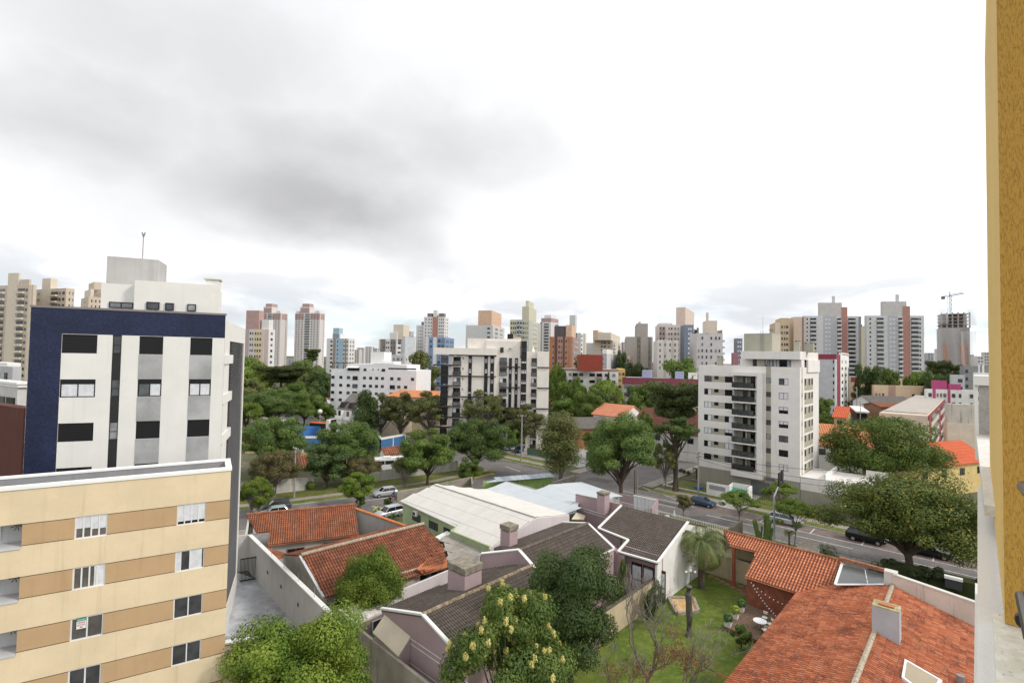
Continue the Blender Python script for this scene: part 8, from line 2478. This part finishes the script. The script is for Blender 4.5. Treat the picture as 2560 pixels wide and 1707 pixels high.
for i, (u, v, c, lab) in enumerate(((702, 1054, 'white', 'white car under the trees, first of the two by the parking bay'), (719, 1061, 'white', 'white car under the trees, second of the two by the parking bay'), (722, 1041, 'graphite', 'dark grey car under the spreading trees of the park'), (742, 1066, 'red', 'dark red car beyond the blue court wall'))):
    car('sedan', lab, P(u, v), A if i != 3 else B, paint(c, {'white': (.72, .72, .72), 'graphite': (.085, .085, .09), 'red': (.22, .03, .03)}[c]), group='cars under the park trees')
for i in range(9):
    car('hatch', 'pale car in the crowded row of the far car park', P(2092+i*8.4, 1016-i*.9+(i % 2)*2), V((.3, -.95, 0)), paint('white', (.72, .72, .72)), group='cars in the far car park')
car('hatch', 'white car under the dark carport roof by the beige building', P(2168, 1042), V((.6, -.8, 0)), paint('white', (.72, .72, .72)), group='parked vehicles')
for (u, v, lab) in ((2122, 1036, 'white car beside the walking person on the far lane'), (2140, 1042, 'white car between the person and the dark carport')):
    car('sedan', lab, P(u, v), V((-.5, .85, 0)), paint('white', (.72, .72, .72)), group='parked vehicles')
cpt = block('carport', 'dark carport with a white roof by the beige building', 'carport', 2142, 2168, 2188, 1032, 152, DARK, ang=60, boxes=((-.1, 1.1, -.1, 1.1, .3, WHITE, 1, 'roof_slab'),))
def bus(label, loc, hd, L, col, roofm, name='bus'):
    o = thing(name, label, 'bus', loc); o.rotation_euler.z = math.atan2(hd.y, hd.x)
    def ch(nm, mb, mat): return link(nm, mb.mesh(nm, mat), o)
    q = MB(); n = 6
    for i in range(1): q.box((-L/2, -1.2, .45), (L, 0, 0), (0, 2.4, 0), (0, 0, 1.15)); q.box((-L/2+.05, -1.12, 2.35), (L-.1, 0, 0), (0, 2.24, 0), (0, 0, .35))
    for k in range(int(L/1.6)+1):
        x = -L/2+.02+k*(L-.16)/int(L/1.6)
        for s in (-1.18, 1.10): q.box((x, s, 1.6), (.12, 0, 0), (0, .08, 0), (0, 0, .75))
    ch('body', q, col)
    rr = MB(); w = 1.12
    rr.add([(x, y*w, 2.7+h) for x in (-L/2+.05, L/2-.05) for y, h in ((-1, 0), (-.8, .12), (0, .18), (.8, .12), (1, 0))], [(i, i+1, i+6, i+5) for i in range(4)]+[(0, 4, 3, 2, 1), (5, 6, 7, 8, 9)])
    rr.box((-L*.2, -.6, 2.85), (L*.25, 0, 0), (0, 1.2, 0), (0, 0, .2)); ch('roof', rr, roofm)
    ch('windows', MB().box((-L/2+.06, -1.10, 1.6), (L-.12, 0, 0), (0, 2.2, 0), (0, 0, .75)), CARGLASS)
    for x in (-L*.3, L*.3):
        for s in (-1.05, 1.05): ch('wheel', MB().tube([(x, s-.14, .5), (x, s+.14, .5)], .5, 12), RUBBER)
    return o
ob = P(812, 1079)
bus('orange city bus with black windows behind the blue court wall', (ob.x, ob.y, 0), (A*.9-B*.45), 9.5, paint('bus_black', (.03, .022, .02), metal=0), paint('orange', (.62, .14, .03), metal=0))
wb_ = P(972, 1177)
bus('abandoned white bus with empty windows behind the peeling wall', (wb_.x, wb_.y, 0), V((.93, .36, 0)), 6.0, paint('white', (.72, .72, .72), metal=0), WHITE)
# rider and pedestrian
def figure(pts, name, label, loc, hd, cloth, legs, seat=False):
    """one continuous skinned body from joint positions (x forward, y left), head with face and hair"""
    o = thing(name, label, 'person', loc); o.rotation_euler.z = math.atan2(hd.y, hd.x)
    me = bpy.data.meshes.new('body')
    J = pts; keys = list(J)
    E = [('pelvis', 'chest'), ('chest', 'neck'), ('neck', 'head'), ('chest', 'l_sh'), ('l_sh', 'l_el'), ('l_el', 'l_ha'), ('chest', 'r_sh'), ('r_sh', 'r_el'), ('r_el', 'r_ha'), ('pelvis', 'l_kn'), ('l_kn', 'l_an'), ('l_an', 'l_to'), ('pelvis', 'r_kn'), ('r_kn', 'r_an'), ('r_an', 'r_to')]
    RAD = dict(pelvis=.15, chest=.16, neck=.055, head=.10, l_sh=.07, r_sh=.07, l_el=.048, r_el=.048, l_ha=.035, r_ha=.035, l_kn=.065, r_kn=.065, l_an=.045, r_an=.045, l_to=.04, r_to=.04)
    me.from_pydata([J[k] for k in keys], [(keys.index(a), keys.index(b)) for a, b in E], [])
    b = bpy.data.objects.new('body', me); COL.objects.link(b); b.parent = o
    b.modifiers.new('skin', 'SKIN'); b.modifiers.new('sub', 'SUBSURF').levels = 1
    b.modifiers['sub'].render_levels = 1
    for i, k in enumerate(keys):
        me.skin_vertices[0].data[i].radius = (RAD[k], RAD[k])
    me.skin_vertices[0].data[0].use_root = True
    me.materials.append(cloth)
    h = V(J['head'])
    MB().tube([h+V((-.01, 0, .02)), h+V((-.02, 0, .10)), h+V((-.02, 0, .15))], [.115, .10, .03], 8).build('hair', BLACK, None).parent = o
    return o
CB_ = M('denim_blue', (.07, .13, .22), var=.2, scale=6)
rp_ = P(983, 1250)
rider = dict(pelvis=(0, 0, .82), chest=(.12, 0, 1.25), neck=(.14, 0, 1.46), head=(.17, 0, 1.62), l_sh=(.12, .2, 1.36), l_el=(.35, .26, 1.15), l_ha=(.58, .24, 1.05), r_sh=(.12, -.2, 1.36), r_el=(.35, -.26, 1.15), r_ha=(.58, -.24, 1.05),
             l_kn=(.38, .2, .72), l_an=(.20, .2, .32), l_to=(.36, .2, .28), r_kn=(.38, -.2, .72), r_an=(.20, -.2, .32), r_to=(.36, -.2, .28))
hd_ = -sd2
figure(rider, 'person', 'motorcyclist in a blue jacket riding along the side street', rp_, hd_, CB_, None)
mt = thing('motorcycle', 'dark motorcycle under the blue-jacketed rider', 'motorcycle', rp_); mt.rotation_euler.z = math.atan2(hd_.y, hd_.x)
for x in (-.62, .68): link('wheel', MB().tube([(x, -.06, .30), (x, .06, .30)], .30, 14).mesh('wheel', RUBBER), mt)
link('frame', MB().tube([(-.62, 0, .30), (-.1, 0, .55), (.45, 0, .75), (.68, 0, .30)], .06, 6).tube([(.45, -.3, 1.02), (.45, 0, .95), (.45, .3, 1.02)], .02, 5).tube([(.45, 0, .75), (.42, 0, 1.0)], .03, 5).mesh('frame', DARK), mt)
link('seat', MB().tube([(-.55, 0, .74), (-.2, 0, .72), (.1, 0, .76), (.35, 0, .80)], [.09, .13, .13, .07], 8).mesh('seat', paint('red', (.22, .03, .03))), mt)
walk = dict(pelvis=(0, 0, .92), chest=(0, 0, 1.3), neck=(0, 0, 1.48), head=(.02, 0, 1.62), l_sh=(0, .19, 1.4), l_el=(-.08, .24, 1.13), l_ha=(.02, .24, .88), r_sh=(0, -.19, 1.4), r_el=(.08, -.24, 1.13), r_ha=(.2, -.22, .92),
            l_kn=(.16, .1, .5), l_an=(.22, .1, .08), l_to=(.36, .1, .04), r_kn=(-.02, -.1, .5), r_an=(-.22, -.1, .12), r_to=(-.1, -.1, .04))
figure(walk, 'person', 'person in black clothing walking on the far lane by the orange roof', P(2115, 1034), V((.2, -1, 0)), M('black_cloth', (.02, .02, .022)), None)

# ------------------------------------------------------------------ poles, signal mast, wires, street furniture
PC = M('pole_concrete', (.34, .32, .30), streak=.3)
def pole(label, u, vb, vt, r=.13, arm=None, cat='pole', name='utility_pole', mat=None, Y=None):
    b = P(u, vb) if Y is None else V((*AT(u, vb, Y).xy, 0)); t = AT(u, vt, b.y); t = V((b.x, b.y, t.z))
    o = thing(name, label, cat, b)
    MB().tube([b-V((0, 0, .1)), t], [r*1.15, r*.8], 8).build('post', mat or PC, o)
    if arm:
        d = V(arm).normalized()
        q = MB()
        for k in (.35, 1.1): line_box(q, t-d*1.0-V((0, 0, k)), t+d*1.0-V((0, 0, k)), .09, .11)
        q.build('crossarm', WOOD, o)
        q = MB()
        for s in (-.9, -.3, .3, .9): q.tube([t+d*s-V((0, 0, .25)), t+d*s-V((0, 0, .02))], .05, 5)
        q.build('insulators', WHITE, o)
    return o, t
o1, t1 = pole('wooden utility pole with a crossarm by the grey minivan', 735, 1246, 1118, .14, A)
o2, t2 = pole('thin grey pole in the garden behind the peeling wall', 782, 1205, 1130, .07)
o3, t3 = pole('tall concrete utility pole beside the white rounded van', 1303, 1157, 1037, .17, V((1, .1, 0)))
o4, t4 = pole('grey pole at the corner of the blue building', 625, 1288, 1218, .12)
o5, t5 = pole('twin pole on the near pavement, wooden one, left of the garage door', 1586.5, 1236, 1174, .11, mat=WOOD)
o6, t6 = pole('white painted pole right next to the wooden one by the garage door', 1593, 1236, 1174, .11)
o7, t7 = pole('concrete utility pole at the left corner of the white block', 1745.5, 1234, 1128, .15, B)
o8, t8 = pole('utility pole beside the car park at mid right', 2142, 1003, 966, .14, Y=180)
o9, t9 = pole('leaning grey pole by the person on the far lane', 2151, 1048, 1005, .12, Y=150)
def wire(label, a, b, sag, r=.03):
    pts = [V(a).lerp(V(b), i/12)-V((0, 0, sag*4*(i/12)*(1-i/12))) for i in range(13)]
    tag(MB().tube(pts, r, 4, False).build('power_line', M('cable', (.05, .05, .05))), label, 'cable', 'overhead wires')
wire('black cable drooping from the wooden utility pole down to the grey corner pole', t1-V((0, 0, 1.2)), t4-V((0, 0, .3)), 1.2, .035)
wire('overhead wire from the wooden utility pole past the white bus', t1-V((0, 0, 1.0)), AT(1050, 1140, 92), .6)
wire('overhead wire from the wooden utility pole to the right over the trees', t1-V((0, 0, .2)), AT(1060, 1108, 92), .6)
wire('dark cable above the blue court wall', AT(600, 1072, 120), AT(960, 1058, 130), .8, .05)
for k, (dv, lab) in enumerate(((0, 'top overhead wire across the front of the white block'), (14, 'middle overhead wire across the front of the white block'), (22, 'lowest overhead wire across the front of the white block'))):
    wire(lab, t7-V((0, 0, .3+k*.5)), AT(2110, 1176+dv*2, 78), .7)
wire('wire from the concrete pole by the van to the white block pole', t3-V((0, 0, .3)), t7-V((0, 0, .4)), 1.0)
wire('second wire from the concrete pole by the van over the corner', t3-V((0, 0, 1.1)), AT(1700, 1095, 100), .8)
wire('wire from the concrete pole by the van to the left over the trees', t3-V((0, 0, .3)), AT(960, 1030, 120), .9)
sm = thing('traffic_signal', 'grey signal mast with an arm and black signal boards seen from behind', 'traffic light', P(1936, 1351))
mb = P(1936, 1351); mt_ = AT(1935, 1239, mb.y)
q = MB().tube([mb, mt_], [.16, .12], 10)
e = mt_+B*5.2+V((0, 0, 1.5))
q.tube([mt_-V((0, 0, .1)), mt_+B*1.6+V((0, 0, .75)), mt_+B*3.2+V((0, 0, 1.3)), e], .09, 7)
q.build('mast', M('mast_grey', (.30, .32, .34), rough=.5), sm)
for k, s in ((2.4, 0), (3.7, .1)):
    c = mt_+B*k+V((0, 0, .55+k*.12))
    b_ = MB().box(c-A*.1-B*.55, A*.12, B*1.0, V((0, 0, 1.9))).build('signal_board', BLACK, sm)
for (lab, u, v, h, gl) in (('street lamp with a big white globe by the park lawn', 799, 1070, None, 1028), ('curved street lamp right of the black and white block', 1430, 1058, None, 975)):
    b = P(u, v); t = AT(u, gl, b.y); t = V((b.x, b.y, t.z))
    o = thing('street_lamp', lab, 'lamp', b)
    MB().tube([b, t], [.10, .06], 7).build('post', PC, o)
    if 'globe' in lab:
        MB().tube([t+V((0, 0, -.7)), t+V((0, 0, -.45)), t, t+V((0, 0, .45)), t+V((0, 0, .7))], [.1, .6, .75, .6, .1], 12).build('globe', M('globe_glass', (.75, .75, .72)), o)
    else:
        MB().tube([t, t+V((1.2, 0, .5)), t+V((2.4, 0, .6))], .06, 6).build('arm', STEEL, o)
        MB().cbox(t+V((2.5, 0, .52)), .8, .3, .14).build('lamp_head', WHITE, o)
# white railing along the near pavement
rl = thing('railing', 'long white bar railing between the pink house and the street', 'railing', AB(30, 68))
q = MB(); r0, r1 = AB(43.5, 69.3), AB(24.5, 69.3)
n = 76
for i in range(n+1):
    p = r0.lerp(r1, i/n); q.tube([p, p+V((0, 0, 1.7))], .022, 3, False)
for z in (.25, 1.6): line_box(q, r0+V((0, 0, z)), r1+V((0, 0, z)), .05, .06)
q.build('bars', ALU, rl)
fz = thing('fence', 'grey steel fence along the pavement behind the orange roofs', 'fence', AB(5, 69.5))
q = MB(); pickets(q, AB(22, 69.6), AB(-14, 69.6), 2.0, .28, .014)
for a in (21, 16, 11, 6.4, 3.2, -2, -8): q.tube([AB(a, 69.6), AB(a, 69.6, 2.4)], .05, 5)
q.build('pickets', STEEL, fz)
bxw = thing('utility_box', 'concrete meter box with a stained flat roof between the orange roof and the street', 'box', AB(12.6, 60))
pA = [P(1990, 1371, 3.0), P(2003, 1344, 3.0), P(2050, 1356, 3.0), P(2038, 1386, 3.0)]
MB().slab(pA, .2).build('roof', CAPM, bxw)
c_ = sum([V(p) for p in pA], V())/4
MB().prism([(c_+(V(p)-c_)*.95).xy for p in pA], 0, 2.8).build('wall', WHITE2, bxw)
dgw = thing('boundary_wall', 'dark mossy side wall by the street between the palm and the cacti', 'wall', P(1850, 1330))
gable_wall(q := MB(), [P(1812, 1330, 2.2).xy, P(1854, 1304, 2.6).xy], [2.2, 2.8], .3); q.build('wall', M('dark_moss_wall', (.10, .085, .06), var=.3), dgw)
cone_ = thing('garden_statue', 'small white garden figure behind the white railing', 'statue', P(1686, 1291))
c_ = P(1686, 1291); MB().tube([c_, c_+V((0, 0, .4)), c_+V((0, 0, .8)), c_+V((0, 0, 1.0))], [.3, .2, .12, .08], 8).build('body', WHITE, cone_)
bkt = thing('meter_cabinet', 'white meter cabinet hung on the white railing', 'box', AB(33.2, 69.0)); MB().cbox(AB(33.2, 69.0, .5), .5, .25, .9, A).build('cabinet', WHITE, bkt)
# notice in the box hedge, electric fence posts on the courtyard wall
nb2 = AT(2388, 1448, 49.0)
nbx = thing('notice_board', 'white-topped notice box set into the dark box hedge', 'sign', nb2)
FN = Face((nb2+A*.8).xy, (nb2-A*.8).xy)
FN.rect(q := MB(), 0, 1.35, nb2.z-.05, nb2.z+.2, -.3, .15); q.build('top', WHITE, nbx)
FN.rect(q := MB(), .05, 1.3, nb2.z-.95, nb2.z-.05, -.3, .05); q.build('panel', M('panel_dark', (.05, .05, .055)), nbx)
ef = thing('electric_fence', 'thin electric fence posts on top of the grey courtyard wall', 'fence', far_end)
q = MB()
for i in range(7):
    p = far_end.lerp(cw_near, i/6)+V((0, 0, 3.9)); q.tube([p, p+V((0, 0, .8))], .018, 4)
for z in (4.15, 4.4, 4.65): q.tube([far_end+V((0, 0, z)), cw_near+V((0, 0, z))], .006, 3, False)
q.build('posts', STEEL, ef)

# ------------------------------------------------------------------ the window the view is taken from (right edge)
def stucco(name, col, amp):
    m, t, b = newmat(name)
    geo = t.nodes.new('ShaderNodeNewGeometry')
    mp = t.nodes.new('ShaderNodeMapping'); mp.inputs['Scale'].default_value = (250, 250, 40)
    t.links.new(geo.outputs['Position'], mp.inputs[0])
    n = nnode(t, 'ShaderNodeTexNoise', inp={'Scale': 1.0, 'Detail': 3, 'Roughness': .55, 'Distortion': .6}); t.links.new(mp.outputs[0], n.inputs['Vector'])
    n2 = nnode(t, 'ShaderNodeTexNoise', inp={'Scale': 160, 'Detail': 2}); t.links.new(geo.outputs['Position'], n2.inputs['Vector'])
    h = nmath(t, 'ADD', nsmooth(t, n.outputs[0], .30, .48), nmath(t, 'MULTIPLY', n2.outputs[0], .25))
    bp = nnode(t, 'ShaderNodeBump', inp={'Strength': .7, 'Distance': amp}); t.links.new(h, bp.inputs['Height']); t.links.new(bp.outputs[0], b.inputs['Normal'])
    c = nmix(t, nsmooth(t, n.outputs[0], .24, .40), tuple(x*.90 for x in col), col)
    t.links.new(c, b.inputs['Base Color']); b.inputs['Roughness'].default_value = .9
    MATS[name] = m
    return m
OCH = stucco('shaded_ochre_stucco', (.46, .255, .045), .006)  # ochre of this face darkened to carry the balcony's shade
YEL = M('yellow_stucco', (.78, .54, .19), var=.05, bump=.5, bscale=90, fine=.05)
own = thing('window_surround', 'yellow and ochre textured wall beside our window, filling the right edge', 'wall', (2.2, 2.2, H))
K0 = AT(2503, 880, 2.2)
zB = H-1.12
kp = V((K0.x, K0.y, 0))
q = MB()
q.add([kp+V((0, 0, zB)), kp+B*3.5+V((0, 0, zB)), kp+B*3.5+V((0, 0, H+3)), kp+V((0, 0, H+3))], [(0, 3, 2, 1)])
q.add([kp+B*3.5+V((0, 0, zB)), kp+B*3.5-A*.5+V((0, 0, zB)), kp+B*3.5-A*.5+V((0, 0, H+3)), kp+B*3.5+V((0, 0, H+3))], [(0, 1, 2, 3)])
q.build('outer_face', YEL, own)
q = MB()
q.add([kp+V((0, 0, zB)), kp-A*1.2+V((0, 0, zB)), kp-A*1.2+V((0, 0, H+3)), kp+V((0, 0, H+3))], [(0, 1, 2, 3)])
q.add([kp-A*1.2+V((0, 0, zB)), kp-A*1.2+B*3.5+V((0, 0, zB)), kp-A*1.2+B*3.5+V((0, 0, H+3)), kp-A*1.2+V((0, 0, H+3))], [(0, 1, 2, 3)])
q.build('jamb', OCH, own)
GRAN, t_, b_ = newmat('pale_granite')
geo = t_.nodes.new('ShaderNodeNewGeometry')
n1 = nnode(t_, 'ShaderNodeTexNoise', inp={'Scale': 55, 'Detail': 5, 'Roughness': .7}); t_.links.new(geo.outputs['Position'], n1.inputs['Vector'])
n2_ = nnode(t_, 'ShaderNodeTexNoise', inp={'Scale': 18, 'Detail': 4}); t_.links.new(geo.outputs['Position'], n2_.inputs['Vector'])
c_ = nmix(t_, nsmooth(t_, n2_.outputs[0], .4, .6), (.58, .56, .46), (.68, .66, .58))
c_ = nmix(t_, nmath(t_, 'MULTIPLY', nsmooth(t_, n1.outputs[0], .60, .66), .8), c_, (.10, .10, .09))
t_.links.new(c_, b_.inputs['Base Color']); b_.inputs['Roughness'].default_value = .35
gs_ = thing('window_sill', 'speckled pale granite sill at the bottom right corner', 'sill', (1.8, 2, H-1.1))
zG = H-1.125
p0, p1 = P(2482, 1530, zG), P(2489, 1720, zG)
gd_ = (p1-p0).normalized()
MB().slab([p0+(p0-p1)*.02, p1-B*.8, p1-B*.8-A*.9, p0-A*.9], .05).build('slab', GRAN, gs_)
wlw = thing('facade_ledge', 'white painted ledge of our own building below the yellow wall', 'ledge', (2, 2, H-1.3))
q = MB()
def aslab(mb, a0, a1, b0, b1, z0, z1): mb.box(AB(a0, b0, z0), A*(a1-a0), B*(b1-b0), V((0, 0, z1-z0)))
ka, kb = toAB(kp)
aslab(q, ka-.5, ka+.088, kb-2.6, kb+3.6, H-1.32, H-1.175)
aslab(q, ka-.4, ka+.06, kb-2.6, kb+3.6, H-2.2, H-1.325)
aslab(q, ka-.4, ka+.115, kb-2.6, kb+3.9, H-2.6, H-2.21)
q.build('ledge', M('ledge_white', (.72, .70, .66), var=.05, bump=.2, bscale=60), wlw)
pln = thing('planter_box', 'grey concrete balcony box with a white cap farther along our facade', 'balcony', AT(2460, 1000, 6.9))
c0 = AT(2447, 1000, 6.9); 
kq_ = V((c0.x, c0.y, 0))
q = MB(); q.box(kq_+V((0, 0, H-.95)), -A*.9, B*.9, V((0, 0, .68))); q.build('box', CONC, pln)
q = MB(); q.box(kq_+A*.05-B*.05+V((0, 0, H-.27)), -A*1.0, B*1.0, V((0, 0, .13))); q.build('cap', WHITE, pln)
q = MB(); q.box(kq_+A*.045-B*.0+V((0, 0, H-1.3)), -A*.04, B*.9, V((0, 0, 1.02))); q.build('post', WHITE, pln)
hr = MB(); cc_ = kq_-A*.15-B*.04
hr.tube([cc_+V((0, 0, H-.5)), cc_-B*.15-A*.1+V((0, 0, H-.62)), cc_-B*.2-A*.2+V((0, 0, H-.85))], .03, 6); hr.build('rail', STEEL, pln)
sl_ = thing('stone_ledge', 'rough white stone ledge below the grey balcony box', 'ledge', AT(2455, 1150, 5))
zL = H-.96
pts = [P(2441, 1090, zL), P(2461, 1262, zL), P(2461, 1262, zL)-A*.6, P(2441, 1090, zL)-A*.6]
MB().slab(pts, .07).build('slab', M('rough_stone', (.66, .64, .60), bump=.6, bscale=35, fine=.08), sl_)
hd2 = thing('handrail', 'bronze tube handrail fixed to the ochre wall at the right edge', 'railing', AT(2550, 1400, 1.7))
RT = M('bronze_tube', (.10, .085, .07), rough=.35, metal=.6)
a0 = AT(2556, 1490, 2.0); a1 = AT(2582, 1600, 1.6)
MB().tube([a0, a1], .022, 8).build('tube', RT, hd2)
a0 = AT(2560, 1215, 2.0); a1 = AT(2590, 1250, 1.7)
MB().tube([a0, a1], .022, 8).build('tube', RT, hd2)
a2 = AT(2562, 1548, 2.05); MB().tube([a2-B*.03, a2], .03, 12).build('mount', BLACK, hd2)
